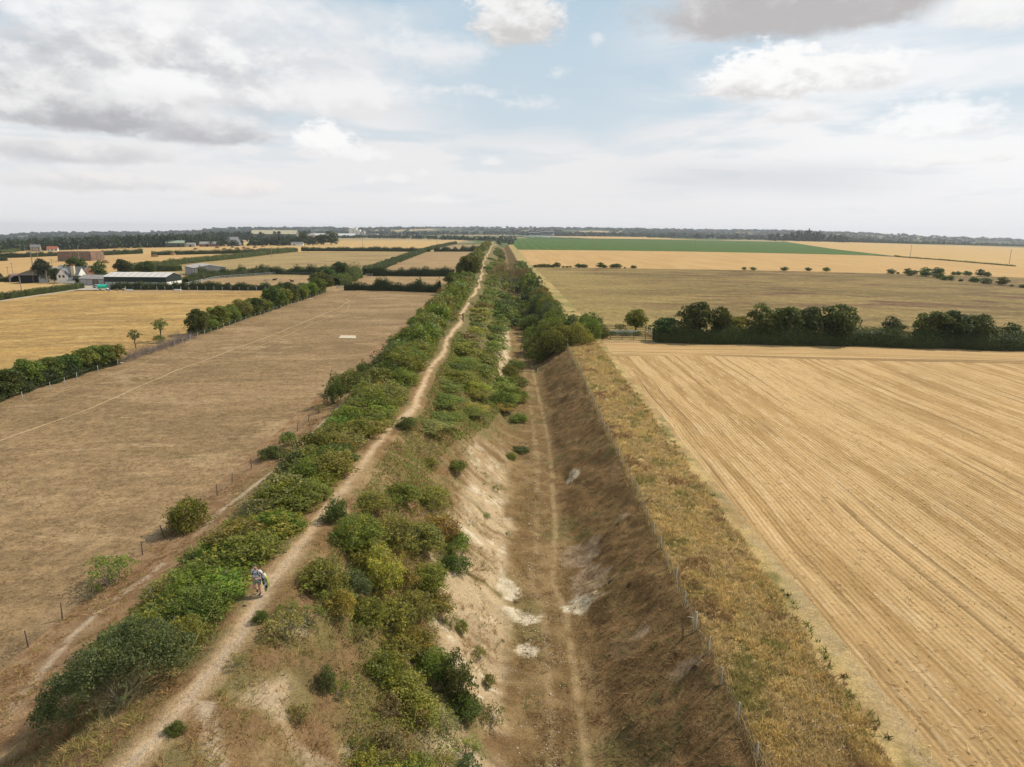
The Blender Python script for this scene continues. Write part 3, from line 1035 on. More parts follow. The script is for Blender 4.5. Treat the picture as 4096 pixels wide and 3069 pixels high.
def shrub_mesh(seed, R=1.0, H=1.25, n=46, cr=.3, per=900, leaf=.05, low=.1, twigs=.0, hollow=.5):
    rng = np.random.default_rng(seed)
    P, r = dome_clumps(R, H, n, rng, cr, low, hollow)
    k = int(n * .35)                                   # stray shoots that break the outline
    E = unit(rng.normal(0, 1, (k, 3)) + [0, 0, .9])
    E[:, 2] = np.abs(E[:, 2])
    P = np.concatenate([P, E * [R, R, H] * rng.uniform(.95, 1.25, (k, 1))])
    r = np.concatenate([r, cr * rng.uniform(.25, .5, k)])
    C, N, T = clump_leaves(P, r, per, leaf, rng)
    # leaves inside, so that it is not hollow
    m = len(C) // 4
    I = rng.uniform(-1, 1, (m, 3)) * [R * .75, R * .75, H * .4] + [0, 0, H * .42]
    C, N, T = np.concatenate([C, I]), np.concatenate([N, unit(I + [0, 0, .2])]), np.concatenate([T, rng.uniform(.2, .7, m)])
    ok = C[:, 2] > .02
    C, N, T = C[ok], N[ok], T[ok]
    V, Q = leaf_quads(C, N, leaf, rng)
    cm = mesh_np('crown', V, [Q], FOL, fattr=T)
    tg = P[rng.choice(len(P), min(len(P), 12), replace=False)]
    sm = stems_mesh('stems', tg * 1.02, .022 * R, rng, TWIG, fork=2)
    return cm, sm


SHRUB = [shrub_mesh(11), shrub_mesh(12, 1.0, 1.0, 40, .34), shrub_mesh(13, 1.0, 1.5, 50, .28), shrub_mesh(14, 1.05, .8, 46, .3),
         shrub_mesh(15, .9, 1.3, 34, .24, 800, .055, .2), shrub_mesh(16, 1.0, 1.15, 60, .24, 1000, .045)]
SPARSE = [shrub_mesh(21, 1.0, 1.2, 22, .22, 700, .05, .35, hollow=.6), shrub_mesh(22, 1.0, 1.0, 18, .2, 700, .05, .3, hollow=.65), shrub_mesh(23, .9, 1.5, 22, .2, 700, .05, .3, hollow=.6)]
BIG = [shrub_mesh(31, 1.0, 1.0, 90, .2, 1900, .034), shrub_mesh(32, 1.0, 1.15, 80, .22, 1700, .036), shrub_mesh(33, 1.0, .9, 90, .21, 1800, .034),
       shrub_mesh(34, 1.0, 1.25, 80, .22, 1700, .036)]


def tree_mesh(seed, R=1.0, H=2.0, bole=.35, n=70, cr=.3, per=700, leaf=.07, gap=.55):
    """crown of radius R between height bole and H, and a trunk with limbs"""
    rng = np.random.default_rng(seed)
    P = []
    while len(P) < n:
        p = rng.uniform(-1, 1, 3)
        q = np.linalg.norm(p)
        if gap < q < 1:
            w = 1.0 - .25 * max(0.0, p[2])
            P.append((p[0] * R * w, p[1] * R * w, bole + (p[2] * .5 + .5) * (H - bole)))
    P = np.array(P)
    r = cr * rng.uniform(.6, 1.3, n)
    C, N, T = clump_leaves(P, r, per, leaf, rng)
    m = len(C) // 5
    I = rng.normal(0, .4, (m, 3)) * [R * .7, R * .7, (H - bole) * .38] + [0, 0, (H + bole) / 2]
    C, N, T = np.concatenate([C, I]), np.concatenate([N, rng.normal(0, 1, (m, 3))]), np.concatenate([T, rng.uniform(.2, .7, m)])
    V, Q = leaf_quads(C, N, leaf, rng)
    cm = mesh_np('crown', V, [Q], FOL, fattr=T)
    tg = P[rng.choice(n, 9, replace=False)] * [.8, .8, .95]
    Vs, Qs, b = [], [], 0
    top = np.array([rng.normal(0, .05), rng.normal(0, .05), bole + (H - bole) * .6])
    tr = np.linspace([0, 0, -.1], top, 5) + rng.normal(0, .02, (5, 3)) * [[0], [1], [1], [1], [1]]
    V, Q = tube_np(tr, np.linspace(.06, .02, 5) * H * .6, 6)
    Vs.append(V)
    Qs.append(Q)
    b = len(V)
    for t in tg:
        s = tr[rng.integers(1, 4)]
        Pm = np.array([s, (s + t) / 2 + [0, 0, .05 * H], t])
        V, Q = tube_np(Pm, np.array([.025, .016, .006]) * H * .6, 4)
        Vs.append(V)
        Qs.append(Q + b)
        b += len(V)
    return cm, mesh_np('trunk', np.concatenate(Vs), [np.concatenate(Qs)], BARK, smooth=True)


TREE = [tree_mesh(41), tree_mesh(42, 1.0, 2.2, .3, 80, .27), tree_mesh(43, 1.0, 1.7, .25, 70, .3), tree_mesh(44, .8, 2.3, .3, 60, .27)]
SAPLING = [tree_mesh(51, .8, 2.4, .9, 22, .26, 600, .07, .3)]
FARBUSH = [tree_mesh(61, 1.0, 1.5, .05, 34, .36, 260, .12, .45), tree_mesh(62, 1.0, 1.3, .05, 34, .36, 260, .12, .45), tree_mesh(63, 1.0, 1.8, .1, 34, .36, 260, .12, .45)]

GREEN, DARK, OLIVE_, YEL, RUST, PALE, BLUE, BRIGHT, BROWN = ((.165, .185, .034), (.095, .122, .026), (.205, .2, .045), (.31, .285, .05), (.235, .17, .042),
                                                   (.235, .235, .08), (.105, .13, .048), (.185, .225, .04), (.23, .17, .07))
vr = random.Random(5)


def sprig_mesh(seed):
    """long arching shoots with small leaves that break the outline of a shrub"""
    rng = np.random.default_rng(seed)
    C, N = [], []
    for _ in range(46):
        a, q = rng.uniform(0, 6.28), math.sqrt(rng.uniform(.02, 1.0))
        b0 = np.array([q * math.cos(a), q * math.sin(a), 1.1 * math.sqrt(max(.05, 1 - q * q))])
        d = unit(b0 * [1, 1, .8] + rng.normal(0, .45, 3) + [0, 0, .5])
        ln = rng.uniform(.2, .55)
        s = np.linspace(-.1, 1, 16)[:, None]
        P = b0 * .95 + d * ln * s - np.array([0, 0, .22]) * ln * s ** 2 + rng.normal(0, .03, (16, 3))
        C.append(P)
        N.append(np.tile(d, (16, 1)))
    C, N = np.concatenate(C), np.concatenate(N)
    V, Q = leaf_quads(C, N, .042, rng)
    return mesh_np('shoots', V, [Q], FOL, fattr=np.clip(rng.normal(.6, .2, len(C)), 0, 1))


SPRIG = [sprig_mesh(71), sprig_mesh(72), sprig_mesh(73)]


def plant(kind, x, y, r, h=None, col=GREEN, label=None, group=None, cat='shrub', name='shrub', z=None, parts=True, rz=None, jit=.15):
    """one shrub or tree: empty at its foot, crown and stems as parts"""
    cm, sm = kind
    z = fz(x, y) - .06 if z is None else z
    t = empty(name, (x, y, z), vr.uniform(0, 6.28) if rz is None else rz, label, cat, group)
    t.scale = (r, r, h if h else r * vr.uniform(.85, 1.15))
    c = link('crown', cm, t)
    if r > 1.0 and y < 60 and len(cm.polygons) > 3000:            # ragged second growth through the first
        c2 = link('shoots', SPRIG[vr.randrange(3)], t)
        c2['kind'] = 'stuff'
        c2.rotation_euler.z = vr.uniform(0, 6.28)
        c2.color = (col[0] * 1.25, col[1] * 1.2, col[2], 1)
    j = [1 + vr.uniform(-jit, jit) for _ in range(3)]
    c.color = (col[0] * j[0], col[1] * j[1], col[2] * j[2], 1)
    if parts:
        link(sm.name.split('.')[0], sm, t)
    return t


# --- shrubs on the ditch side of the path, one by one
NEAR = [
    (-9.9, 40.6, 1.5, 1.5, 0, GREEN, 'dense green shrub right of the path, nearest the walker on the slope side'),
    (-8.6, 43.6, 1.8, 1.7, 5, OLIVE_, 'broad olive shrub in the middle of the large thicket right of the path'),
    (-6.9, 45.8, 1.8, 1.5, 1, OLIVE_, 'wide olive and green shrub in the large thicket, toward its ditch side'),
    (-5.6, 49.6, 1.6, 1.4, 3, RUST, 'rust tinged shrub on the upper ditch side of the large thicket'),
    (-4.7, 49.0, 1.35, 1.2, 0, GREEN, 'rounded green shrub at the chalk edge of the large thicket'),
    (-4.2, 46.5, 1.1, 1.0, 1, DARK, 'dark low shrub overhanging the bare chalk below the large thicket'),
    (-10.4, 46.6, 1.4, 1.1, 3, GREEN, 'low green shrub at the far left of the large thicket by the path'),
    (-8.9, 50.6, 1.6, 1.1, 1, GREEN, 'spreading green shrub along the far edge of the large thicket'),
    (-6.9, 53.6, 1.6, 1.1, 5, OLIVE_, 'olive shrub at the top of the large thicket behind the rust one'),
    (-11.9, 42.6, .9, 1.1, 2, DARK, 'small dark upright shrub on the edge of the path at the thicket corner'),
    (-10.5, 34.6, 1.25, 1.25, 0, BRIGHT, 'bright lime green shrub right of the walker across the path'),
    (-9.2, 35.4, 1.1, 1.4, 5, BLUE, 'blue green round shrub between the lime shrub and the yellow one'),
    (-9.4, 39.4, 1.1, 1.1, 1, GREEN, 'green shrub just above the blue green round one'),
    (-7.9, 38.4, 1.3, 1.9, 2, YEL, 'tall yellow leaved shrub in the middle of the slope'),
    (-6.9, 39.6, 1.05, 1.2, 4, RUST, 'reddish brown shrub tucked behind the tall yellow one'),
    (-5.6, 41.6, 1.3, 1.3, 1, GREEN, 'green shrub at the ditch side of the yellow and reddish shrubs'),
    (-9.1, 32.8, .95, 1.35, 4, YEL, 'yellow tipped shrub below the blue green round one'),
    (-8.1, 34.2, 1.1, 1.2, 0, GREEN, 'dark centred green shrub under the tall yellow one'),
    (-7.0, 35.6, 1.35, 1.5, 5, OLIVE_, 'olive shrub with bare twigs below the reddish one'),
    (-5.9, 37.6, 1.2, 1.3, 1, OLIVE_, 'olive shrub with orange leaves at the chalk edge of the mid slope'),
    (-4.9, 40.2, 1.1, 1.0, 3, RUST, 'orange brown low shrub against the bare chalk'),
    (-11.1, 29.6, 1.15, 1.1, 6, PALE, 'pale straggly shrub right of the path below the walker'),
    (-10.3, 30.8, 1.0, 1.0, 7, GREEN, 'loose green shrub beside the pale straggly one'),
    (-6.4, 33.4, 1.2, 1.1, 3, OLIVE_, 'low olive shrub at the top of the long lower thicket'),
    (-5.6, 35.0, 1.1, 1.1, 0, RUST, 'orange leaved shrub at the top right of the long lower thicket'),
    (-6.6, 31.4, 1.0, 1.1, 2, GREEN, 'upright green shrub on the left edge of the long lower thicket'),
    (-5.7, 30.8, 1.35, 1.2, 1, OLIVE_, 'broad olive shrub in the middle of the long lower thicket'),
    (-4.9, 29.9, 1.3, 1.1, 5, OLIVE_, 'broad olive green shrub lower down in the long lower thicket'),
    (-4.4, 34.0, 1.0, 1.1, 0, GREEN, 'fresh green shrub between the lower thicket and the chalk'),
    (-3.0, 33.4, 1.05, 1.9, 2, DARK, 'tall dark green shrub alone against the bare chalk'),
    (-2.7, 32.4, .95, 1.1, 1, DARK, 'dark spreading shrub at the foot of the tall dark one'),
    (-3.4, 30.6, .9, .9, 6, PALE, 'thin grey green shrub below the dark pair'),
    (-5.7, 26.6, 1.15, 1.3, 4, PALE, 'pale yellow green shrub at the bottom of the slope'),
    (-6.1, 24.9, 1.1, 1.1, 5, OLIVE_, 'grey olive shrub at the bottom edge below the pale yellow one'),
    (-4.7, 26.2, 1.2, 1.1, 1, OLIVE_, 'wide grey green shrub at the bottom of the picture, middle of the thicket'),
    (-3.4, 27.4, 1.1, 1.0, 6, OLIVE_, 'thin olive shrub at the bottom, right of the wide grey green one'),
    (-2.3, 29.5, .95, 1.0, 7, PALE, 'straggly pale shrub near the foot of the slope'),
    (-1.9, 27.8, .9, 1.3, 2, BLUE, 'upright dark blue green shrub at the bottom edge by the ditch'),
    (-1.0, 33.4, .9, .9, 8, GREEN, 'low scrubby green bush beside the ditch floor'),
    (-9.2, 25.6, .6, .8, 6, GREEN, 'small isolated green bush among worn earth near the bottom'),
    (-12.2, 26.8, .55, .6, 7, GREEN, 'small bright bush close to the right edge of the path'),
    (-8.1, 28.4, .65, .9, 8, GREEN, 'little green sapling bush with pale stems on the worn slope'),
    (-13.0, 22.7, .36, .4, 1, DARK, 'tiny dark bush on the right edge of the path near the bottom'),
    (-12.4, 30.3, .4, .45, 0, DARK, 'tiny dark shrub beside the path opposite the walker'),
    (-8.7, 28.2, .45, .9, 2, BLUE, 'small grey blue sapling left of the lower thicket'),
    (-3.2, 39.8, .5, .9, 4, OLIVE_, 'single upright weed bush on the bare chalk slope'),
    (-2.0, 38.8, .55, .8, 6, OLIVE_, 'small dull bush on the lower chalk slope'),
    (-1.3, 36.6, .45, .8, 4, GREEN, 'small green weed clump low on the chalk slope'),
    (-5.7, 65.0, 1.2, .9, 3, GREEN, 'low green shrub alone on the upper chalk slope'),
    (-8.1, 62.2, 1.0, .8, 3, OLIVE_, 'low olive shrub on the open slope below the dark round one'),
    (-10.5, 65.2, 1.0, .95, 0, DARK, 'dark round shrub standing alone on the right edge of the path'),
    (-.1, 80.4, .8, .6, 2, OLIVE_, 'dull olive shrub at the foot of the slope beside the wheel track'),
    (1.0, 84.0, 1.3, .6, 3, DARK, 'dark blue green low shrub lying along the ditch floor'),
    (-1.5, 68.4, .7, .5, 8, OLIVE_, 'small olive shrub low on the upper chalk slope'),
    (-2.3, 59.0, .5, .5, 6, OLIVE_, 'small dull shrub above the tall weeds on the chalk'),
    (-.2, 58.0, .5, .4, 7, GREEN, 'small low green bush at the bottom of the chalk slope'),
]
for (x, y, r, h, k, col, lab) in NEAR:
    kind = (SHRUB + SPARSE)[k]
    plant(kind, x, y, r * 1.06, h * .88, col, lab, 'shrubs on the ditch side of the path')

FILL = random.Random(31)
for (x, y, r, h, k, col, lab) in list(NEAR):
    if r < .9 or y > 56:
        continue
    a = FILL.uniform(0, 6.28)
    x2, y2, r2 = x + math.cos(a) * r * 1.05, y + math.sin(a) * r * 1.05, r * FILL.uniform(.5, .75)
    if x2 < pathx(y2) + 1.0 + r2 or x2 > -1.5:
        continue
    c2 = FILL.choice([OLIVE_, OLIVE_, PALE, BROWN, GREEN])
    plant(FILL.choice(SPARSE), x2, y2, r2, r2 * .85, c2, 'straggly dry undergrowth beside the ' + ' '.join(lab.split(',')[0].split()[:6]), 'straggly undergrowth on the near slope')
# --- the thicket on the crest, left of the path
PAL_L = [GREEN, OLIVE_, GREEN, BRIGHT, OLIVE_, PALE, GREEN, DARK, OLIVE_]
band = []
rb = random.Random(77)
y = 30.0
while y < 260:
    st = 1.25 + y / 70.0
    wl = float(np.interp(y, [27, 40, 50, 58, 67, 80, 95, 130, 200], [-19.4, -19.3, -18.4, -17.1, -16.3, -16.4, -17.5, -18.9, -19.6]))
    x = wl + rb.uniform(0, .6)
    edge = pathx(y) - 1.7 - .4 * math.sin(y * .35)
    if 32 < y < 38:
        edge -= .8
    while x < edge - (.35 * st if y > 70 else 0):
        yy = y + rb.uniform(-.5, .5) * st
        rr = st * rb.uniform(.62, .92)
        if rb.random() < .93:
            band.append((x + shift(yy), yy, rr, rr * rb.uniform(.75, 1.2)))
        x += st * rb.uniform(.85, 1.15)
    y += st * .95
NAMES = {GREEN: 'mid green', OLIVE_: 'olive', BRIGHT: 'bright green', DARK: 'dark green', PALE: 'pale green', YEL: 'yellowish', BLUE: 'grey green', RUST: 'rusty', BROWN: 'brown'}
ALONG = ((33.2, 'above the big spreading tree'), (36.5, 'just behind the walker'), (40, 'opposite the bright lime shrub'), (44.5, 'opposite the tall yellow shrub'), (49, 'level with the rust tinged shrub'),
         (55, 'level with the round fence bush'), (61, 'beyond the round fence bush'), (66.5, 'level with the dark path shrub'), (73, 'past the dark path shrub'), (82, 'where the path bends'), (92, 'by the slim fence bush'), (400, 'short of the wooden gate'))


def place_words(x, y, xl, xr):
    w = next(n for lim, n in ALONG if y < lim)
    f = (x - xl) / max(.1, xr - xl)
    return w, 'field edge' if f < .3 else 'path edge' if f > .7 else 'middle'


masses = []
for (x, y, r, h) in band:
    edge = min(x - (-19.6), pathx(y) - 1.7 - x)
    hh = float(h * (.75 + .5 * sstep(edge, 0, 2.0)) * .95)
    col = PAL_L[min(8, int(rb.random() ** 1.2 * 9))]
    if y > 104:
        masses.append((x, y, r, hh, col, 0))
        continue
    w, sd = place_words(x, y, float(np.interp(y, [27, 40, 50, 58, 67, 80, 95, 130], [-19.4, -19.3, -18.4, -17.1, -16.3, -16.4, -17.5, -18.9])), pathx(y) - 1.7)
    plant(rb.choice(SHRUB), x, y, r * 1.2, hh * .82, col, '%s shrub of the left thicket, %s, %s' % (NAMES[col], sd, w), 'shrubs of the thicket left of the path')

# --- dense low scrub covering the slope right of the path further on
scrub = []
y = 68.0
while y < 300:
    st = 1.45 + y / 60.0
    x = pathx(y) + (1.3 if y < 150 else 1.25) + .42 * st
    lim = np.interp(y, [68, 75, 90, 110, 125, 150, 200, 300], [-8.5, -6.5, -3.4, -1.0, -3.0, -2.5, -1.5, -2.5])
    while x < lim + shift(y):
        if rb.random() < np.interp(y, [68, 78, 90], [.3, .5, .72]):
            yy = y + rb.uniform(-.5, .5) * st
            rr = st * rb.uniform(.62, .9)
            scrub.append((x, yy, rr, rr * rb.uniform(.28, .5)))
        x += st * rb.uniform(.9, 1.15)
    y += st * .95
PAL_R = [GREEN, OLIVE_, GREEN, BRIGHT, BRIGHT, OLIVE_, PALE, YEL]
for (x, y, r, h) in scrub:
    low = x > -5.5 and y > 84
    col = BRIGHT if low and rb.random() < .6 else PAL_R[min(7, int(rb.random() ** 1.25 * 8))]
    if y > 112:
        masses.append((x, y, r, h, col, 1))
        continue
    f = (x - pathx(y)) / 8.0
    w = 'next to open chalk' if y < 82 else 'at the path bend' if y < 96 else 'nearer the gate'
    sd = 'by the path' if f < .33 else 'halfway down' if f < .66 else 'low down by the ditch'
    plant(rb.choice(SHRUB), x, y, r * 1.3, h * .95, col, 'low %s shrub of slope scrub %s, %s' % (NAMES[col], sd, w), 'shrubs of the dense scrub on the ditch slope')
# dark growth down in the ditch
DE = ('low down', 'nearest', 'mid way', 'closest to the track', 'further back', 'beyond the others', 'furthest')
for (x, y, r, h) in ((-1.6, 103, 2.6, 2.4), (.7, 110, 2.4, 2.2), (-1.2, 117, 2.3, 2.0), (1.0, 98, 1.5, 1.2), (1.0, 121, 2.0, 1.9), (-.4, 129, 2.2, 2.0), (.8, 138, 2.0, 1.7)):
    plant(BIG[0] if r > 2 else SHRUB[5], x, y, r, h, GREEN, 'rank green shrub where the open ditch ends, ' + DE[int(x * 10 + y) % 7], 'shrubs where the open ditch ends')
rb2 = random.Random(9)
y = 196.0
while y < 258:
    for x in (-3.2, .6):
        masses.append((x + shift(y) + rb2.uniform(-.8, .8), y + rb2.uniform(-1, 1), rb2.uniform(2.6, 3.4), rb2.uniform(2.2, 3.2), rb2.choice([DARK, GREEN, BLUE]), 2))
    y += 5.6

# --- tall scrub along the right edge of the ditch, beyond the open part
BR = [(6.0, 145.0, 3.1, 3.6, GREEN), (9.5, 143.6, 3.9, 4.6, GREEN), (13.6, 145.2, 3.8, 4.6, BRIGHT), (17.2, 150.2, 3.2, 4.0, GREEN), (5.2, 156, 3.2, 4.2, OLIVE_),
      (9.5, 154, 4.2, 5.2, GREEN), (14.2, 156, 3.9, 5.0, DARK), (18.2, 158.5, 3.2, 4.0, DARK), (20.2, 154.5, 2.2, 2.6, DARK)]
BRL = ('rounded green shrub lowest in the big clump beside the ditch track', 'big green shrub at the front of the clump where the wire fence ends', 'brightest shrub of the big clump, right at the end of the wire fence',
       'green shrub of the big clump nearest the enclosure rails', 'olive shrub at the upper left of the big clump over the ditch', 'tallest green shrub at the back of the big clump',
       'dark shrub at the back right of the big clump', 'dark shrub beside the left end of the dark rail fence', 'small dark shrub between the two rail fences at the left of the enclosure')
for i, (x, y, r, h, c) in enumerate(BR):
    plant(BIG[i % 4], x, y, r, h, c, BRL[i], 'tall shrubs where the fence ends')
for i in range(46):
    y = 163 + i * 6.2
    for x0 in (5.2, 9.6):
        if x0 < 6 and (i % 4 == 3 or y < 175 or 255 < y < 300):
            continue
        x = x0 + rb2.uniform(-1, 1) + shift(y) + (1.2 if y < 210 and x0 > 6 else 0)
        r = rb2.uniform(3.0, 3.9)
        c = rb2.choice([GREEN, GREEN, DARK, OLIVE_, BLUE])
        hh = r * rb2.uniform(.9, 1.3) * (1.2 if x0 > 6 else .8)
        if y > 232:
            masses.append((x, y, r, hh, c, 3))
            continue
        plant(rb2.choice(BIG), x, y + rb2.uniform(-2, 2), r, hh, c, 'tall %s shrub, %s in the row past the big clump, %s side' % (
            NAMES[c], ('first', 'second', 'third', 'fourth', 'fifth', 'sixth', 'seventh', 'eighth', 'ninth', 'tenth', 'eleventh', 'twelfth')[i], 'ditch' if x0 < 6 else 'meadow'),
            'tall shrubs along the right edge of the ditch')
# beyond: both banks under trees
for i in range(44):
    y = 305 + i * 13.0
    for x0 in (-21.5, -16.8, -9.8, -5.4, -1.0):
        if rb2.random() < .12 or (x0 == -16.8 and rb2.random() < .25):
            continue
        if x0 > -17 and 500 < y < 620 and x0 < -5:
            continue
        x = x0 + shift(y) + rb2.uniform(-1.2, 1.2)
        if abs(x - pathx(y)) < 2.9:
            continue
        r = rb2.uniform(2.4, 3.8)
        hh = r * (1.4 if x0 < -16 else .55 if x0 > -12 and x0 < -3 else 1.0) * rb2.uniform(.8, 1.2)
        masses.append((x, y, r, hh, rb2.choice([GREEN, DARK, OLIVE_, GREEN]), 4))



def scrub_mass(idx, label, seed, packs):
    """far scrub that reads as one mass: every shrub's leaves gathered in one mesh"""
    rng = np.random.default_rng(seed)
    Vs, Cs = [], []
    for (x, y, r, h, c, k) in masses:
        if k != idx:
            continue
        V, T = packs[rng.integers(len(packs))]
        a = rng.uniform(0, 6.28)
        co, si = math.cos(a), math.sin(a)
        Vs.append(np.stack([(V[:, 0] * co - V[:, 1] * si) * r * 1.08, (V[:, 0] * si + V[:, 1] * co) * r * 1.08, V[:, 2] * h], 1) + [x, y, fz(x, y) - .1])
        f = (.55 + .9 * T)[:, None] * np.array(c) * rng.uniform(.85, 1.15, 3) * .92
        Cs.append(f)
    V = np.concatenate(Vs)
    o0 = V.mean(0)
    me = mesh_np('distant_scrub', V - o0, [np.arange(len(V)).reshape(-1, 4)], LEAFC, fcol=np.concatenate(Cs))
    tag(link('distant_scrub', me, None, o0), label, 'scrub', None, 'stuff')


def leaf_pack(seed, n_clump, per, leaf, cr=.3):
    rng = np.random.default_rng(seed)
    P, r = dome_clumps(1.0, 1.15, n_clump, rng, cr, .1, .5)
    C, N, T = clump_leaves(P, r, per, leaf, rng)
    V, Q = leaf_quads(C, N, leaf, rng, .8, .6)
    return V, T


LEAFC = blade_leaf_mat('massed_leaves')
PK1, PK2 = [leaf_pack(200 + i, 34, 250, .088) for i in range(4)], [leaf_pack(210 + i, 46, 200, .1, .26) for i in range(4)]
scrub_mass(0, 'thicket along the left side of the path beyond the gate', 301, PK1)
scrub_mass(1, 'low green scrub over the ditch slope beyond the gate', 302, PK1)
scrub_mass(2, 'dark shrubs filling the bottom of the ditch before the bare tree', 303, PK2)
scrub_mass(3, 'row of tall shrubs running on along the right edge of the ditch to the skyline', 304, PK2)
scrub_mass(4, 'scrub over the most distant part of the bank', 305, [leaf_pack(220 + i, 26, 110, .14, .36) for i in range(3)])


def undergrowth():
    """bramble, nettle and rose suckers between the shrubs"""
    rng = np.random.default_rng(61)
    n = 260000
    y = 20 + 112 * rng.random(n) ** 1.9
    x = rng.uniform(-22.5, -.5, n)
    pxx = pathx(y)
    n1, n2 = fbm(x / 2.2 + 5, y / 2.6, 4), fbm(x / .8, y / .8 + 8, 3)
    left = (x < pxx - 1.15) & (x > np.interp(y, [27, 40, 50, 58, 67, 80, 95, 130, 200], [-20.6, -20.5, -19.6, -18.3, -17.5, -17.6, -18.8, -20, -20.8]) + 1.6 * (n1 - .5)) & (y > 27)
    thick = (y < 58) & (x > np.interp(y, [22, 28, 33, 40, 58], [-7.2, -7.5, -10.6, -11.3, -11.0])) & (x < np.interp(y, [22, 30, 40, 50, 58], [-2.2, -2.6, -5, -4.2, -5.5]))
    up = (y >= 58) & (x > pxx + .95) & (x < np.interp(y, [58, 70, 76, 90, 110, 125, 140], [-7.4, -6.6, -5.0, -2.6, -.8, -2.6, -2.5]))
    thr = np.where(left, .36, np.where(thick, .39, np.where(y > 74, .33, .37)))
    keep = (left | thick | up) & (n1 * .55 + n2 * .45 > thr)
    x, y, n1, n2 = x[keep], y[keep], n1[keep], n2[keep]
    m = len(x)
    top = (.16 + .75 * np.clip(n2 - .35, 0, 1)) * np.where(y > 74, 1.15, 1.0)
    z = gz(x, y) + top * rng.random(m) ** .6
    C = np.stack([x, y, z], 1)
    V, Q = leaf_quads(C, np.tile([0, 0, 1.0], (m, 1)), 1.0, rng, .8, .5)
    V = (V.reshape(m, 4, 3) - C[:, None]) * (.032 + .0009 * y)[:, None, None] + C[:, None]
    pal = np.array([GREEN, OLIVE_, BRIGHT, PALE, (.24, .165, .06), (.19, .165, .05)])
    k = np.where(n1 > .58, 2, np.where(n1 > .5, 0, np.where(n1 > .42, 1, 5)))
    k = np.where(rng.random(m) < .22, rng.integers(0, 6, m), k)
    c = pal[k] * rng.uniform(.6, 1.35, (m, 1))
    me = mesh_np('undergrowth', V.reshape(-1, 3), [Q], LEAFC, fcol=c)
    tag(link('undergrowth', me), 'tangled low undergrowth between the shrubs on both sides of the path', 'undergrowth', None, 'stuff')


undergrowth()

# --- trees and shrubs with a place of their own near the left side of the bank
for (k, x, y, r, h, c, lab) in (
        (TREE[0], -16.8, 272, 4.6, 4.6, DARK, 'large dark tree left of the path near the skyline'),
        (TREE[2], -20.6, 300, 4.2, 4.0, DARK, 'dark tree just beyond the large one left of the path'),
        (TREE[1], -22.4, 258, 3.2, 2.8, DARK, 'dark tree on the field side of the large one by the path'),
        (BIG[0], -24.2, 246, 3.0, 3.0, RUST, 'brownish shrub at the field corner below the large dark tree'),
        (SHRUB[0], -26.4, 51.6, 1.6, 1.9, GREEN, 'round green bush standing on the left wire fence'),
        (SPARSE[0], -27.9, 43.2, 1.75, 1.8, BRIGHT, 'open fresh green bush on the left fence, the larger of the near pair'),
        (SPARSE[1], -28.1, 41.2, .85, 1.0, DARK, 'small dark bush on the left fence below the open fresh green one'),
        (SHRUB[3], -25.5, 69.0, 1.2, .9, DARK, 'low dark bush on the fence beyond the round green one'),
        (SHRUB[4], -25.0, 72.8, .9, .9, GREEN, 'small bush beside the low dark one on the left fence'),
        (SPARSE[2], -25.5, 87.0, .75, .7, OLIVE_, 'dull little bush at the fence halfway up the grazed field'),
        (SHRUB[2], -24.7, 91.4, 1.2, 1.9, DARK, 'slim dark upright bush at the fence halfway up the grazed field'),
        (SHRUB[0], -24.4, 99.6, 1.9, 1.7, GREEN, 'wide green bush on the fence above the slim dark one'),
        (SHRUB[5], -24.2, 109.4, 1.3, 1.5, DARK, 'dark bush on the fence above the wide green one'),
        (SPARSE[1], -24.5, 80.8, .6, .5, RUST, 'small brownish bush by the faint trail at the bank foot'),
        (BIG[1], -21.6, 128.6, 2.5, 2.4, DARK, 'dark tree like shrub leaning out of the thicket over the bank foot'),
        (SHRUB[1], -22.9, 124.6, 1.4, 1.2, GREEN, 'green shrub under the dark leaning one'),
        (BIG[2], -24.1, 168, 2.1, 2.6, GREEN, 'round green bush on the fence, lower of the two in line'),
        (BIG[3], -23.5, 179, 2.2, 2.6, GREEN, 'round green bush on the fence, upper of the two in line'),
        (BIG[0], -24.3, 206, 2.3, 2.8, DARK, 'dark bush on the fence near the top of the grazed field'),
        (BIG[2], -23.3, 216, 2.0, 2.6, GREEN, 'green bush on the fence nearest the top corner of the grazed field')):
    n = 'tree' if k in TREE else 'shrub'
    kk = 1.3 if 60 < y < 120 else 1.0
    plant(k, x, y, r * kk, h * kk, c, lab, None, n, n)


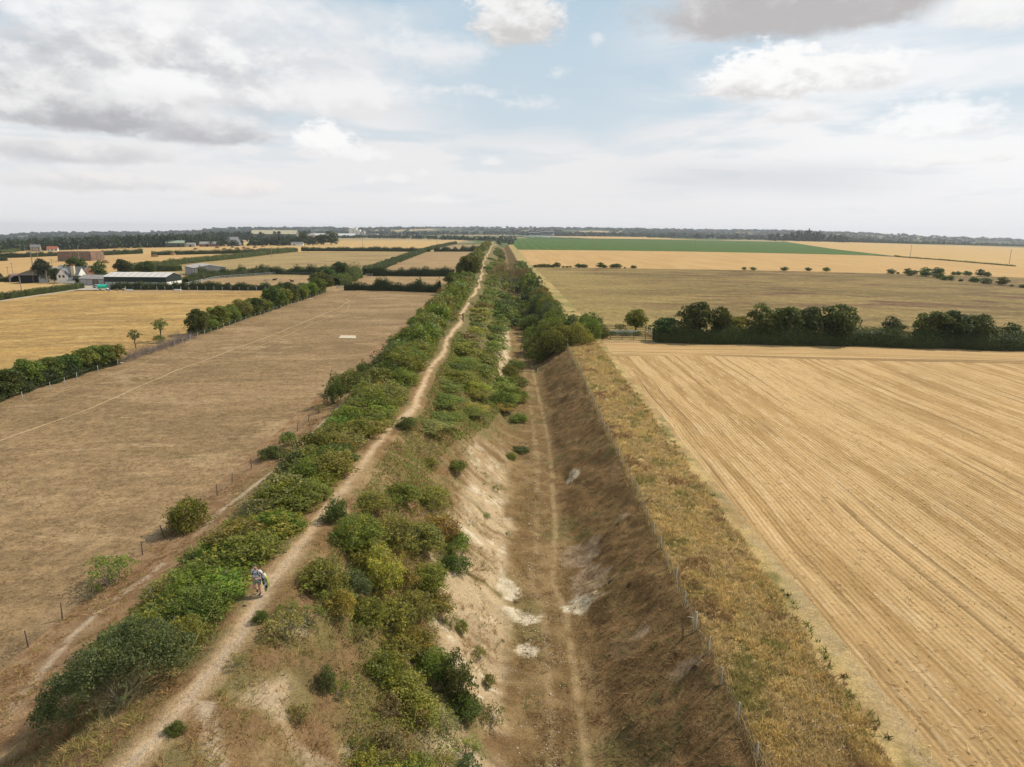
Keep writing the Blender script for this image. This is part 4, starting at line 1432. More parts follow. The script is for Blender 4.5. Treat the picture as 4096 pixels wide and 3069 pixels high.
# --- the old elder in the lower left, with its bare lichened limbs showing
def build_elder():
    rng = np.random.default_rng(99)
    ex, ey = -16.3, 24.9
    t = empty('elder_tree', (ex, ey, fz(ex, ey) - .05), 0, 'big spreading dark tree with bare lichened limbs in the lower left', 'tree')
    P, r = [], []
    while len(P) < 230:
        a = rng.uniform(0, 6.28)
        q = math.sqrt(rng.uniform(.0, 1))
        X, Y = -.9 + 3.3 * q * math.cos(a) + .3 * math.sin(a), 1.3 + 2.5 * q * math.sin(a)
        top = 2.5 * math.sqrt(max(0, 1 - q ** 2.2))
        zt = top - rng.uniform(0, .75)
        if (Y < .5 and X > -1.2 and zt < 1.35) or (X > 1.3 and zt < .5):
            continue
        P.append((X, Y, max(zt, .3)))
        r.append(rng.uniform(.28, .55))
    for _ in range(90):                               # shoots standing out of the crown
        a, q = rng.uniform(0, 6.28), math.sqrt(rng.uniform(.1, 1.1))
        P.append((-.9 + 3.4 * q * math.cos(a), 1.3 + 2.6 * q * math.sin(a), 2.5 * math.sqrt(max(.05, 1 - q ** 2.2)) + rng.uniform(.0, .4)))
        r.append(rng.uniform(.1, .2))
    P, r = np.array(P), np.array(r)
    P[:, 2] += (gz(P[:, 0] + ex, P[:, 1] + ey) - fz(ex, ey)) * .7
    C, N, T = clump_leaves(P, r, 560, .055, rng)
    V, Q = leaf_quads(C, N, .055, rng)
    c = link('crown', mesh_np('crown', V, [Q], FOL, fattr=T), t)
    c.color = (.125, .148, .054, 1)
    link('trunk', stems_mesh('trunk', [(-.7, .5, .9), (-1.3, .5, .8), (.5, .7, 1.0), (.2, .9, 1.3), (-.3, 1.2, 1.5)], .085, rng, LICHEN, 6, spread=.25, sides=6, fork=4), t)
    tg = P[rng.choice(len(P), 22, replace=False)]
    link('limb', stems_mesh('limb', tg, .026, rng, LICHEN, 6, spread=.35, sides=4, fork=4), t)
    tw = [(rng.uniform(-1.5, 1.7), rng.uniform(-.45, .5), rng.uniform(.05, 1.1)) for _ in range(70)]
    link('twigs', stems_mesh('twigs', tw, .009, rng, LICHEN, 6, spread=.7, sides=3, fork=6), t)
    dd = [(-1.3, .2, 2.1), (-1.0, -.1, 1.9), (-2.6, .6, 1.9)]
    link('dead_branch', stems_mesh('dead_branch', dd, .02, rng, TWIG, 6, sides=4, fork=8), t)


build_elder()
for (k, x, y, r, h, c, lab) in ((BIG[0], -18.2, 29.4, 2.0, 1.7, BLUE, 'grey green shrub pressed against the far side of the big spreading tree'),
                                (SHRUB[0], -15.4, 28.6, 1.0, 1.1, OLIVE_, 'brownish twiggy shrub between the big spreading tree and the path'),
                                (SHRUB[1], -20.4, 31.6, 1.5, 1.1, GREEN, 'green shrub above the big spreading tree on the field side'),
                                (SPARSE[0], -17.2, 20.2, .9, .9, OLIVE_, 'thin shrub with pale bare stems in the bottom left corner'),
                                (SPARSE[2], -19.0, 21.4, .8, .7, PALE, 'pale weedy bush under the left end of the big spreading tree'),
                                (SHRUB[4], -18.9, 19.4, 1.0, .9, RUST, 'orange brown bush in the very bottom left corner')):
    plant(k, x, y, r, h, c, lab, None)


# --- bare tree standing in the ditch
def build_bare_tree():
    rng = np.random.default_rng(3)
    x, y = -2.3, 292.0
    t = empty('bare_tree', (x, y, fz(x, y)), 0, 'tall leafless tree with light brown twigs standing in the ditch', 'tree')
    Vs, Qs, b = [], [], 0
    Tv, Tq, tb = [], [], 0

    def grow(p, d, ln, r, lv):
        nonlocal b, tb
        e = p + d * ln
        P = np.array([p, (p + e) / 2 + rng.normal(0, .04 * ln, 3), e])
        V, Q = tube_np(P, np.array([r, r * .8, r * .6]), 5 if lv < 2 else 3)
        if lv < 3:
            Vs.append(V); Qs.append(Q + b); b += len(V)
        else:
            Tv.append(V); Tq.append(Q + tb); tb += len(V)
        if lv < 6:
            for _ in range(3 if lv else 4):
                dd = d + rng.normal(0, .38, 3)
                dd[2] = max(dd[2], .1) + .25
                grow(e, dd / np.linalg.norm(dd), ln * rng.uniform(.6, .85), max(r * .55, .028), lv + 1)

    for sx in (-1.3, 1.0, 2.2):
        d = np.array([sx * .12, rng.normal(0, .08), 1.0])
        grow(np.array([sx, rng.normal(0, .5), 0]), d / np.linalg.norm(d), 3.9, .2, 0)
    link('trunk', mesh_np('trunk', np.concatenate(Vs), [np.concatenate(Qs)], TWIG), t)
    m = plain('bare_twigs', (.33, .25, .12), .9, .3, 2)
    link('twigs', mesh_np('twigs', np.concatenate(Tv), [np.concatenate(Tq)], m), t)


build_bare_tree()


# ------------------------------------------------------------------ hedges
def hedge(pts, h, w, leaf, dens, seed, col, label, lumps=.35, step_=1.0, stems=False, group=None, name='hedge', flat_top=False):
    """a hedge along a polyline: leaf shell over a lumpy cross-section, filled inside"""
    rng = np.random.default_rng(seed)
    P = np.asarray(pts, float)
    seg = np.linalg.norm(np.diff(P, axis=0), axis=1)
    L = seg.sum()
    s_all = np.concatenate([[0], np.cumsum(seg)])
    n = int(L * dens * (1.05 if leaf >= .2 else 1.3))
    s = rng.uniform(0, L, n)
    cx, cy = np.interp(s, s_all, P[:, 0]), np.interp(s, s_all, P[:, 1])
    k = np.clip(np.searchsorted(s_all, s, 'right') - 1, 0, len(seg) - 1)
    tx, ty = (P[k + 1] - P[k])[:, 0] / seg[k], (P[k + 1] - P[k])[:, 1] / seg[k]
    nx_, ny_ = ty, -tx
    lump = 1 + lumps * (vnoise(s / (h * .8) + seed * 3.1, seed) - .45) * 2 + .25 * lumps * (vnoise(s / (h * .22) + 11, seed + 5) - .5) * 2
    a = rng.uniform(-.28, math.pi + .28, n)                  # round the section, both feet included
    pw = .55 if flat_top else .75
    ca, sa = np.cos(a), np.sin(a)
    ux = np.sign(ca) * np.abs(ca) ** pw
    uz = np.where(sa > 0, np.abs(sa) ** pw, -.2 * np.abs(sa))
    r = rng.uniform(.72, 1.06, n)
    r = np.where(rng.random(n) < .18, rng.uniform(.1, .8, n), r)
    sway = .25 * w * (vnoise(s / h + 5, seed + 20) - .5) * 2
    off = ux * w / 2 * r * (.75 + .25 * lump) + sway
    zz = np.maximum(.12 * h + uz * .88 * h * r * lump, .04)
    X, Y = cx + nx_ * off, cy + ny_ * off
    base = tz(X, Y)
    C = np.stack([X, Y, base + zz], 1)
    N = np.stack([nx_ * ux, ny_ * ux, uz + .3], 1)
    tint = np.clip(rng.normal(.5, .2, n) + (vnoise(s / (h * .9), seed + 7) - .5) * .5, 0, 1)
    V, Q = leaf_quads(C, N, leaf, rng)
    # dense inner growth
    qs = np.arange(0, L, h * .3)
    prof = np.array([(-.36, .02), (-.40, .35), (-.33, .66), (0, .78), (.33, .66), (.40, .35), (.36, .02)])
    kx = np.clip(np.searchsorted(s_all, qs, 'right') - 1, 0, len(seg) - 1)
    qx, qy = np.interp(qs, s_all, P[:, 0]), np.interp(qs, s_all, P[:, 1])
    qn = np.stack([(P[kx + 1] - P[kx])[:, 1] / seg[kx], -(P[kx + 1] - P[kx])[:, 0] / seg[kx]], 1)
    lq = 1 + lumps * (vnoise(qs / (h * .8) + seed * 3.1, seed) - .45) * 2
    sw = .25 * w * (vnoise(qs / h + 5, seed + 20) - .5) * 2
    cr_ = []
    for (pu, pz) in prof:
        o_ = pu * w * rng.uniform(.85, 1.1, len(qs)) + sw
        X2, Y2 = qx + qn[:, 0] * o_, qy + qn[:, 1] * o_
        cr_.append(np.stack([X2, Y2, tz(X2, Y2) + pz * h * lq * rng.uniform(.88, 1.08, len(qs))], 1))
    cr_ = np.stack(cr_, 1).reshape(-1, 3)
    m7 = len(prof)
    ii, jj = np.meshgrid(np.arange(len(qs) - 1), np.arange(m7 - 1), indexing='ij')
    a7 = ii * m7 + jj + len(V)
    Q = np.concatenate([Q, np.stack([a7, a7 + 1, a7 + m7 + 1, a7 + m7], -1).reshape(-1, 4)])
    V = np.concatenate([V, cr_])
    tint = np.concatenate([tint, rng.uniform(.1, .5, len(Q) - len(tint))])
    t = empty(name, (0, 0, 0), 0, label, 'hedge', group)
    o0 = np.array([P[:, 0].mean(), P[:, 1].mean(), float(tz(P[:, 0].mean(), P[:, 1].mean()))])
    t.location = o0
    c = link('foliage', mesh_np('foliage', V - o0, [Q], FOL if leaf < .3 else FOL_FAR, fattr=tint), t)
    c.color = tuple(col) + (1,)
    if stems:
        Vs, Qs, b = [], [], 0
        for q in np.arange(.3, L, stems):
            x0, y0 = np.interp(q, s_all, P[:, 0]), np.interp(q, s_all, P[:, 1])
            z0 = float(tz(x0, y0))
            p = np.array([[x0, y0, z0 - .1], [x0 + rng.normal(0, .12), y0 + rng.normal(0, .12), z0 + h * .35], [x0 + rng.normal(0, .25), y0 + rng.normal(0, .25), z0 + h * .75]])
            V2, Q2 = tube_np(p - o0, np.array([.05, .04, .015]), 4)
            Vs.append(V2); Qs.append(Q2 + b); b += len(V2)
        link('stems', mesh_np('stems', np.concatenate(Vs), [np.concatenate(Qs)], BARK), t)
    return t


HG, HD = (.085, .108, .026), (.058, .077, .02)
hedge([(-194, 190), (-193.3, 252), (-191.2, 287), (-191.8, 304)], 2.5, 3.2, .2, 150, 1, HG, 'trimmed hedge running beside the farm track at the far left', .18, flat_top=True)
hedge([(-330, 360), (-266, 357), (-236, 354), (-222, 352), (-196, 330)], 2.6, 3, .24, 110, 2, HD, 'long clipped hedge in front of the white farmhouse and old sheds', .15, flat_top=True)
hedge([(-172.5, 294), (-137, 286.5), (-104, 280.5), (-89, 279), (-78, 280)], 2.5, 3.2, .2, 190, 3, HD, 'dark hedge along the far side of the golden pasture, in front of the green barn', .45, stems=3.0)
hedge([(-68, 277.5), (-60, 277), (-47.7, 274.5), (-28.5, 267)], 3.8, 3.2, .2, 200, 4, HD, 'ragged dark hedge across the top of the nearest grazed field', .5, stems=2.5)
hedge([(-77, 364.5), (-63.5, 364), (-45.4, 360.2), (-30.5, 360.5)], 4.2, 3.6, .24, 150, 5, HD, 'dark hedge across the field behind the ragged one', .3, stems=4.0)
hedge([(-76.5, 300), (-77, 315), (-78.3, 334), (-79, 352)], 5.2, 6, .24, 230, 6, HG, 'thick high hedge between the horse paddock and the small paddock', .5)
hedge([(-80.3, 372), (-81, 410), (-84.6, 480), (-89.8, 590), (-94, 700), (-98.5, 832), (-99, 1000), (-97, 1190)], 4.2, 4.2, .3, 75, 7, (.06, .085, .024), 'long clipped hedge running away toward the horizon left of the bank', .15, flat_top=True)
hedge([(-170, 371.5), (-155.6, 380.5), (-142, 386), (-119, 379.5), (-96, 370), (-84.5, 362)], 3.8, 3.6, .26, 130, 8, HD, 'uneven dark hedge at the back of the horse paddock', .55)
hedge([(-205, 424), (-245, 430), (-245, 452), (-246.7, 519), (-243, 593), (-246.5, 698), (-244.5, 782)], 4.2, 4.5, .32, 85, 9, HG, 'long hedge sloping up from the barns beside the weedy field', .2, flat_top=True)
hedge([(-244, 800), (-182, 786), (-90.5, 763)], 4.6, 4, .34, 80, 10, HD, 'dark hedge along the far edge of the weedy field', .3)
hedge([(-87, 764), (-60, 768), (-36, 774)], 5.0, 4, .34, 90, 11, HD, 'short dark hedge between the long clipped hedge and the bank', .6)
hedge([(-374.8, 716.5), (-323, 733), (-281, 746), (-250, 792)], 4.6, 4, .36, 70, 12, HD, 'dark hedge in the stubble right of the straw stack, beyond the gap', .2)
hedge([(-443, 745), (-434, 765), (-420, 784)], 5.0, 4, .36, 110, 13, HD, 'short dark hedge just right of the straw stack', .2)
hedge([(-640, 735), (-543, 731), (-519, 738), (-499, 760)], 5.2, 4, .36, 80, 14, HD, 'dark hedge in the stubble left of the straw stack', .3)
hedge([(-700, 943), (-720, 1000), (-749, 1068), (-712, 1123), (-644, 1150)], 4.6, 5, .42, 55, 15, HG, 'far hedge below the two cottages at the wood', .2)
hedge([(-520, 640), (-478, 652)], 3.2, 4, .36, 90, 16, HD, 'short dark hedge stub at the far left of the stubble', .3)
hedge([(-158, 333), (-154, 356), (-136, 380)], 3.2, 4.5, .26, 150, 17, (.075, .095, .028), 'bushy light green hedge behind the long paddock rail', .35)
hedge([(-152, 318), (-151, 326)], 2.6, 4, .26, 170, 18, HG, 'short green hedge piece behind the paddock rail nearest the barn', .35)
hedge([(940, 2330), (1275, 2412), (1750, 2642), (2250, 2930)], 9, 8, .95, 30, 19, HD, 'thin dark hedge line along the far edge of the right hand stubble', .6)
hedge([(466.5, 640), (464, 760), (456, 812), (470, 850)], 1.2, 2.2, .3, 40, 20, OLIVE_, 'grassy baulk between the middle and the right hand stubble', .4)
hedge([(31.5, 149.6), (50.5, 149.0), (71, 149.3), (92, 149.0), (113, 149.0), (150, 150)], 3.7, 4.2, .15, 420, 21, (.075, .097, .026), 'tall dark hedge at the top of the harvested field', .22, stems=1.5)
# trees rising out of that hedge
for (x, r, h, c, k, lab) in (
        (34.2, 3.0, 4.7, HD, 0, 'leafy low tree at the left end of the tall dark hedge'), (40.9, 3.7, 7.6, HG, 1, 'large round tree nearest the left end of the tall dark hedge'),
        (46.4, 2.2, 6.8, HG, 2, 'narrow tree right of the first large round one in the tall hedge'), (50.2, 2.3, 5.2, OLIVE_, 0, 'yellowish lower tree in the tall hedge between two taller ones'),
        (56.0, 3.4, 7.4, HG, 3, 'tall tree at the left end of the broad block in the tall hedge'), (61.0, 3.3, 7.3, HG, 0, 'tree in the left half of the broad block in the tall hedge'),
        (66.0, 3.2, 7.0, HD, 1, 'tree in the right half of the broad block in the tall hedge'), (72.6, 3.9, 7.6, HG, 2, 'round tree at the right end of the broad block in the tall hedge'),
        (85.0, 2.6, 5.4, HD, 3, 'small tree in the dip of the tall hedge'), (93.6, 3.8, 7.0, HG, 0, 'tree at the left of the right hand block in the tall hedge'),
        (98.6, 3.6, 6.9, HD, 1, 'tree in the middle of the right hand block in the tall hedge'), (103.6, 3.6, 6.4, HG, 2, 'tree at the right of the right hand block in the tall hedge'),
        (111.5, 2.6, 4.8, HD, 3, 'low tree at the right edge of the picture in the tall hedge')):
    y = 150.6 + (.5 if k % 2 else 0)
    cm, sm = TREE[k]
    hm = (2.0, 2.2, 1.7, 2.3)[k]
    plant(TREE[k], x, y, r * (1.05 if k < 3 else 1.3), h * 1.1 / hm, c, lab, 'trees in the tall dark hedge', 'tree', 'tree', z=float(tz(x, y)))
plant(TREE[2], 30.3, 165.4, 2.6, 3.0, BRIGHT, 'round green tree at the corner of the railed enclosure', None, 'tree', 'tree', z=float(tz(30, 165)))
plant(SPARSE[0], 26.4, 165.2, 1.5, 1.6, GREEN, 'sparse bush against the rails left of the round green tree', None)
for (x, y, r) in ((23.5, 158.8, 1.3), (26.5, 158.2, 1.5), (29.5, 158.8, 1.2)):
    plant(SHRUB[3], x, y, r, .9, BLUE, 'low grey green weed clump inside the railed enclosure', 'weed clumps in the enclosure')

# --- trees and bushes of the hedgerow left of the grazed field
HA = [(-75.6, 98.2, 2.3, 3.9, DARK, 'dark bushy tree at the left edge of the picture by the white posts'), (-76.2, 104.6, 2.0, 4.0, GREEN, 'bushy tree second from the left edge in the hedgerow'),
      (-76.0, 108.8, 2.0, 3.6, DARK, 'bushy tree third from the left edge in the hedgerow'), (-75.7, 113.2, 1.9, 3.3, DARK, 'lower bush in the middle of the near clump of the hedgerow'),
      (-75.4, 117.4, 2.1, 3.6, OLIVE_, 'brown tinged tree in the near clump of the hedgerow'), (-74.6, 120.4, 2.1, 3.6, GREEN, 'tree with ragged top before the gap in the hedgerow'),
      (-73.9, 123.2, 2.2, 3.4, GREEN, 'last tree of the near clump, beside the dead brushwood'),
      (-74.6, 160, 2.5, 5.2, DARK, 'round dark tree after the dead brushwood, first of the far row'), (-74.4, 165.5, 2.1, 2.6, GREEN, 'low bush between two round trees of the far hedgerow'),
      (-74.5, 170.8, 2.7, 5.0, GREEN, 'round tree, second of the far hedgerow'), (-74.5, 178.6, 2.5, 4.2, GREEN, 'round tree, third of the far hedgerow'), (-74.6, 186.6, 2.6, 4.8, OLIVE_, 'yellowish round tree, fourth of the far hedgerow'),
      (-74.6, 194.8, 2.7, 4.6, DARK, 'dark tree, fifth of the far hedgerow'), (-74.7, 202.5, 2.6, 3.6, GREEN, 'low tree, sixth of the far hedgerow'), (-74.5, 213, 3.0, 6.2, DARK, 'tall dark tree in the middle of the far hedgerow'),
      (-74.6, 220.5, 2.8, 5.0, GREEN, 'tree just beyond the tall dark one in the far hedgerow'), (-74.6, 229, 3.0, 6.0, DARK, 'second tall dark tree of the far hedgerow'), (-74.3, 239, 2.8, 4.4, GREEN, 'tree near the far end of the hedgerow, lower than its neighbours'),
      (-74.2, 250, 3.0, 4.6, GREEN, 'leafy tree near the far end of the hedgerow'), (-74.2, 261, 3.0, 5.4, GREEN, 'last but one tree of the far hedgerow'), (-74.8, 271, 3.2, 6.6, DARK, 'tall brownish tree ending the hedgerow at the field gate'),
      (-78.5, 276, 3.0, 6.4, DARK, 'dark tree in the corner behind the end of the hedgerow')]
for i, (x, y, r, h, c, lab) in enumerate(HA):
    k = TREE[i % 3]
    plant(k, x, y, r * 1.12, h * 1.15 / (2.0, 2.2, 1.7)[i % 3], c, lab, 'trees of the hedgerow left of the grazed field', 'tree', 'tree', z=float(tz(x, y)) - h * .05)
hedge([(-75.4, 80), (-75.5, 100), (-75, 112), (-73.9, 123.5)], 2.0, 2.4, .12, 330, 31, HD, 'leafy bottom of the near part of the hedgerow behind the white posts', .4, stems=.9)
hedge([(-74.6, 157), (-74.5, 190), (-74.7, 230), (-74.3, 268)], 2.2, 2.4, .16, 170, 32, HG, 'leafy bottom of the far part of the hedgerow behind the white posts', .4, stems=1.6)
plant(SAPLING[0], -78.4, 139.6, 1.7, 1.55, DARK, 'small two tiered tree standing in the dead brushwood, the nearer one', None, 'tree', 'tree', z=float(tz(-78, 139)) + .4)
plant(SAPLING[0], -78.6, 150.4, 2.1, 1.9, DARK, 'small tree on a bare stem in the dead brushwood, the further one', None, 'tree', 'tree', z=float(tz(-78, 150)) + .5, rz=2.0)
plant(SHRUB[4], -77.6, 147.6, 1.6, 1.3, GREEN, 'green regrowth bush behind the dead brushwood', None, z=float(tz(-77, 147)))


def build_brush():
    rng = np.random.default_rng(8)
    m = plain('dead_wood', (.215, .165, .135), .95, .35, 1.2)
    for i in range(9):
        y0 = 126.5 + i * 3.4
        x0 = -73.6 - .25 * math.sin(i)
        t = empty('brushwood_heap', (x0, y0, float(tz(x0, y0))), 0, 'heap of dead grey brushwood in the gap of the hedgerow', 'brushwood', 'dead brushwood in the hedgerow gap')
        tg = [(rng.normal(0, 1.3), rng.normal(0, 2.0), abs(rng.normal(.6, .55)) + .1) for _ in range(46)]
        link('twigs', stems_mesh('twigs', tg, .022, rng, m, 4, spread=.9, sides=3, fork=7), t)
        lg = [(rng.normal(.6, 1.1), rng.normal(0, 1.5), rng.uniform(.2, 1.3)) for _ in range(5)]
        link('branch', stems_mesh('branch', lg, .06, rng, TWIG, 4, spread=.5, sides=4, fork=4), t)


build_brush()
# --- scattered bushes on the far field boundaries, right
ws = ('leftmost', 'second from the left', 'third from the left')
BND = [(178.3, 451.5, 2.4, 2.3), (207.7, 455.9, 2.4, 2.4), (194.9, 453.7, 2.0, 2.2)]
for (x, y, r, h), w in zip(BND, ('left', 'right', 'middle')):
    plant(FARBUSH[0], x, y, r, h / 1.5, DARK, 'lone small dark bush on the stubble edge, %s of the three spaced out' % w, 'lone bushes on the far stubble edge', z=float(tz(x, y)), parts=False)
ROWN = ('first', 'second', 'third', 'fourth', 'fifth', 'sixth', 'seventh', 'eighth', 'ninth', 'tenth', 'eleventh', 'twelfth', 'thirteenth', 'fourteenth', 'fifteenth', 'sixteenth', 'seventeenth', 'eighteenth', 'nineteenth')
for i, x in enumerate((12.5, 15.8, 18.4, 20.8, 23.8, 26.8, 31.0, 33.4, 35.6, 41.2, 44.6, 55.4, 57.6, 64.2, 67.0, 71.0, 76.8, 149.0, 154.8)):
    r = (1.7, 2.3, 1.9, 2.2, 1.9, 2.7, 1.1, 1.2, 1.0, 2.6, 2.4, 2.9, 2.0, 3.0, 2.3, .8, 2.0, 1.6, 2.0)[i]
    plant(FARBUSH[i % 3], x + 2.2, 449.5, r, r * .62, DARK, 'small dark bush in the broken row above the wild meadow, %s from the left' % ROWN[i], 'bushes in the broken row above the meadow', z=float(tz(x, 449.5)), parts=False)
ORD = ('first', 'second', 'third', 'fourth', 'fifth', 'sixth', 'seventh', 'eighth', 'ninth', 'tenth', 'eleventh', 'twelfth', 'thirteenth', 'fourteenth', 'fifteenth', 'sixteenth')
CL = [(246.3, 447.7, 3.2), (252.2, 450, 1.3), (256.5, 446.4, 3.2), (262, 448, 2.8), (249.2, 430.9, 2.2), (254.5, 424, 4.6), (258.5, 418.9, 2.8), (270, 449.7, 2.2), (253, 406.3, 3.0), (276, 445.9, 5.0),
      (248, 394.2, 2.6), (251.2, 393.5, 2.4), (254.4, 389, 1.6), (259, 384.5, 3.2), (289.6, 451.6, 2.0), (294.2, 453.5, 2.6), (300.7, 454.2, 3.2), (305, 447.8, 3.8), (310.6, 450, 3.0),
      (258.5, 374.1, 3.4), (262.5, 367.2, 3.6), (261, 358, 1.2), (262, 351.2, 2.2), (261, 339.6, 2.6), (266, 334.2, 3.2)]
for i, (x, y, r) in enumerate(CL):
    row = 'on the stubble boundary' if y > 440 else 'out in the meadow'
    sz = 'tiny' if r < 1.7 else 'small' if r < 2.5 else 'round' if r < 3.5 else 'large'
    k = sum(1 for q in CL[:i] if (q[1] > 440) == (y > 440))
    plant(FARBUSH[i % 3], x, y, r * .82, r * .62, BLUE if i % 2 else DARK, '%s dark bush %s at the far right, %s from the left there' % (sz, row, ORD[k]), 'bushes at the far right of the meadow', z=float(tz(x, y)) - .2, parts=False)
# --- trees round the farm
for (k, x, y, r, h, c, lab) in (
        (TREE[1], -236, 345, 4.3, 11.2, (.05, .075, .03), 'tall willow like tree between the open barn and the farmhouse'), (TREE[0], -228, 341, 3.2, 7.2, HD, 'dark round tree touching the left side of the farmhouse'),
        (TREE[2], -212, 335, 2.3, 3.6, HD, 'small dark tree in front of the farmhouse'), (TREE[0], -231, 365, 5.2, 11.5, HG, 'large tree behind the farmhouse chimney'),
        (TREE[3], -212, 352, 4.6, 9.6, HG, 'large tree right of the farmhouse'), (TREE[1], -214, 378, 4.4, 9.2, HD, 'tree behind the grey shed'),
        (TREE[2], -208, 390, 5.0, 7.5, HD, 'wide dark tree behind the left end of the green barn'), (TREE[0], -272, 361, 3.0, 4.6, HD, 'bush beside the round roofed shed at the far left'),
        (TREE[2], -96.5, 351.5, 3.6, 5.6, HG, 'round bush at the right end of the horse paddock'), (TREE[0], -88, 353, 4.2, 8.0, HD, 'dark tree at the corner behind the horse paddock'),
        (TREE[0], -84.3, 314, 4.0, 6.6, HG, 'tree on the near right corner of the horse paddock'), (TREE[2], -182, 331, 2.0, 2.4, BROWN, 'brown bush beside the grey shed')):
    i = TREE.index(k)
    plant(k, x, y, r, h / (2.0, 2.2, 1.7, 2.3)[i], c, lab, None, 'tree', 'tree', z=float(tz(x, y)) - .2)
for (x, y, r, h, lab) in ((-358, 1089, 9, 9, 'lowest dark tree at the left of the clump standing in the wide stubble'), (-336, 1111, 11, 17, 'tall dark tree at the left of the clump standing in the wide stubble'),
                     (-326, 1118, 10, 11, 'lower middle tree of the clump standing in the wide stubble'), (-312, 1125, 10, 14, 'tree next to the biggest one in the clump standing in the wide stubble'),
                     (-296, 1130, 14, 19, 'biggest dark tree at the right end of the clump standing in the wide stubble')):
    plant(FARBUSH[int(r) % 3], x, y, r, h / (1.5, 1.3, 1.8)[int(r) % 3], HD, lab, 'trees of the clump in the wide stubble', 'tree', 'tree', z=float(tz(x, y)), parts=False)


# ------------------------------------------------------------------ woods that read as one mass
def crown_pack(n_clump, leaf, seed):
    rng = np.random.default_rng(seed)
    P, r = dome_clumps(1.0, 1.0, n_clump, rng, .36, .1, .6)
    C, N, T = clump_leaves(P, r, 44, leaf * 1.12, rng)
    V, Q = leaf_quads(C, N, leaf * 1.12, rng, .5, .7)
    return V, T


def wood(name, label, pts, seed, col, n_clump=14, leaf=.17, jitter=.3, cat='woodland'):
    """pts: (x, y, z, radius, height) of every crown; all crowns in one mesh"""
    rng = np.random.default_rng(seed)
    packs = [crown_pack(n_clump, leaf, seed + i) for i in range(4)]
    Vs, Ts = [], []
    for (x, y, z, r, h) in pts:
        V, T = packs[rng.integers(4)]
        a = rng.uniform(0, 6.28)
        c, s = math.cos(a), math.sin(a)
        W = np.stack([(V[:, 0] * c - V[:, 1] * s) * r, (V[:, 0] * s + V[:, 1] * c) * r, V[:, 2] * h], 1) + [x, y, z]
        Vs.append(W)
        Ts.append(np.clip(T * .5 + .25 + rng.normal(0, jitter * .6), 0, 1))
    V = np.concatenate(Vs)
    o0 = V.mean(0)
    o = link(name, mesh_np(name, V - o0, [np.arange(len(V)).reshape(-1, 4)], FOL_FAR, fattr=np.concatenate(Ts)), None, o0)
    o.color = tuple(col) + (1,)
    tag(o, label, cat, None, 'stuff')
    return o


rw = np.random.default_rng(4)


def at(az, r):
    return math.sin(math.radians(az)) * r, math.cos(math.radians(az)) * r


pts = []
for _ in range(620):
    az = rw.uniform(-43, -23.5)
    r0 = np.interp(az, [-43, -36.5, -33, -29, -26, -23.5], [1330, 1260, 1220, 1215, 1210, 1300])
    r = r0 + 420 * rw.random() ** 1.3
    x, y = at(az, r)
    h = rw.uniform(10, 15.5) * (1.12 if az > -31 else 1.0)
    pts.append((x, y, float(tz(x, y)) - 1, rw.uniform(6, 10), h))
wood('woodland', 'broad dark wood behind the straw stack at the left', pts, 40, (.034, .05, .02), 16, .16)
pts = []
for _ in range(190):
    az, r = rw.uniform(-24, -16.2), rw.uniform(1950, 2300)
    x, y = at(az, r)
    pts.append((x, y, float(tz(x, y)) - 1, rw.uniform(8, 12), rw.uniform(14, 20)))
wood('tree_belt', 'dark tree belt left of the long grey barn on the skyline', pts, 41, (.034, .05, .022), 10, .2)
pts = []
for _ in range(70):
    az, r = rw.uniform(-23.6, -17.2), rw.uniform(1180, 1240)
    if -21.4 < az < -20.6:
        continue
    x, y = at(az, r)
    pts.append((x, y, float(tz(x, y)) - 1, rw.uniform(6, 9), rw.uniform(8, 14)))
wood('tree_belt', 'trees round the far farm with the pointed roof', pts, 42, (.036, .055, .02), 12, .18)
pts = []
for _ in range(260):
    az = rw.uniform(-16.5, -.9)
    r = np.interp(az, [-16.5, -8, -4, -1], [2300, 1900, 1640, 1500]) + rw.uniform(0, 120)
    x, y = at(az, r)
    pts.append((x, y, float(tz(x, y)) - 1, rw.uniform(6, 9), rw.uniform(5, 9)))
wood('tree_belt', 'thin tree belt along the top of the wide stubble', pts, 43, (.036, .055, .02), 8, .22)
pts = []
for _ in range(80):
    az, r = rw.uniform(-.9, .5), rw.uniform(1150, 2600)
    x, y = at(az, r)
    x -= 8
    pts.append((x, y, float(tz(x, y)) - 2, rw.uniform(3, 5), rw.uniform(3, 7)))
wood('tree_belt', 'trees along the far end of the bank on the skyline', pts, 44, (.04, .06, .024), 8, .22)
pts = []
for _ in range(900):
    az = rw.uniform(.8, 24)
    r = rw.uniform(2900, 3900)
    x, y = at(az, r)
    if vnoise(x / 400, y / 160) < .42:
        continue
    pts.append((x, y, float(hill_z(az, r)) - 1 if r > 3000 else float(tz(x, y)) - 3, rw.uniform(12, 18), rw.uniform(8, 14)))
wood('woodland', 'dark woods beyond the green crop', pts, 45, (.03, .046, .022), 5, .32)
pts = []
for _ in range(40):
    az, r = rw.uniform(20.3, 25.6), rw.uniform(2480, 2600)
    x, y = at(az, r)
    pts.append((x, y, float(tz(x, y)) - 1, rw.uniform(10, 16), rw.uniform(14, 26) * (1.3 - abs(az - 23) * .16)))
wood('tree_belt', 'isolated dark clump on the skyline beyond the right end of the green crop', pts, 46, (.03, .046, .02), 12, .2)
pts = []
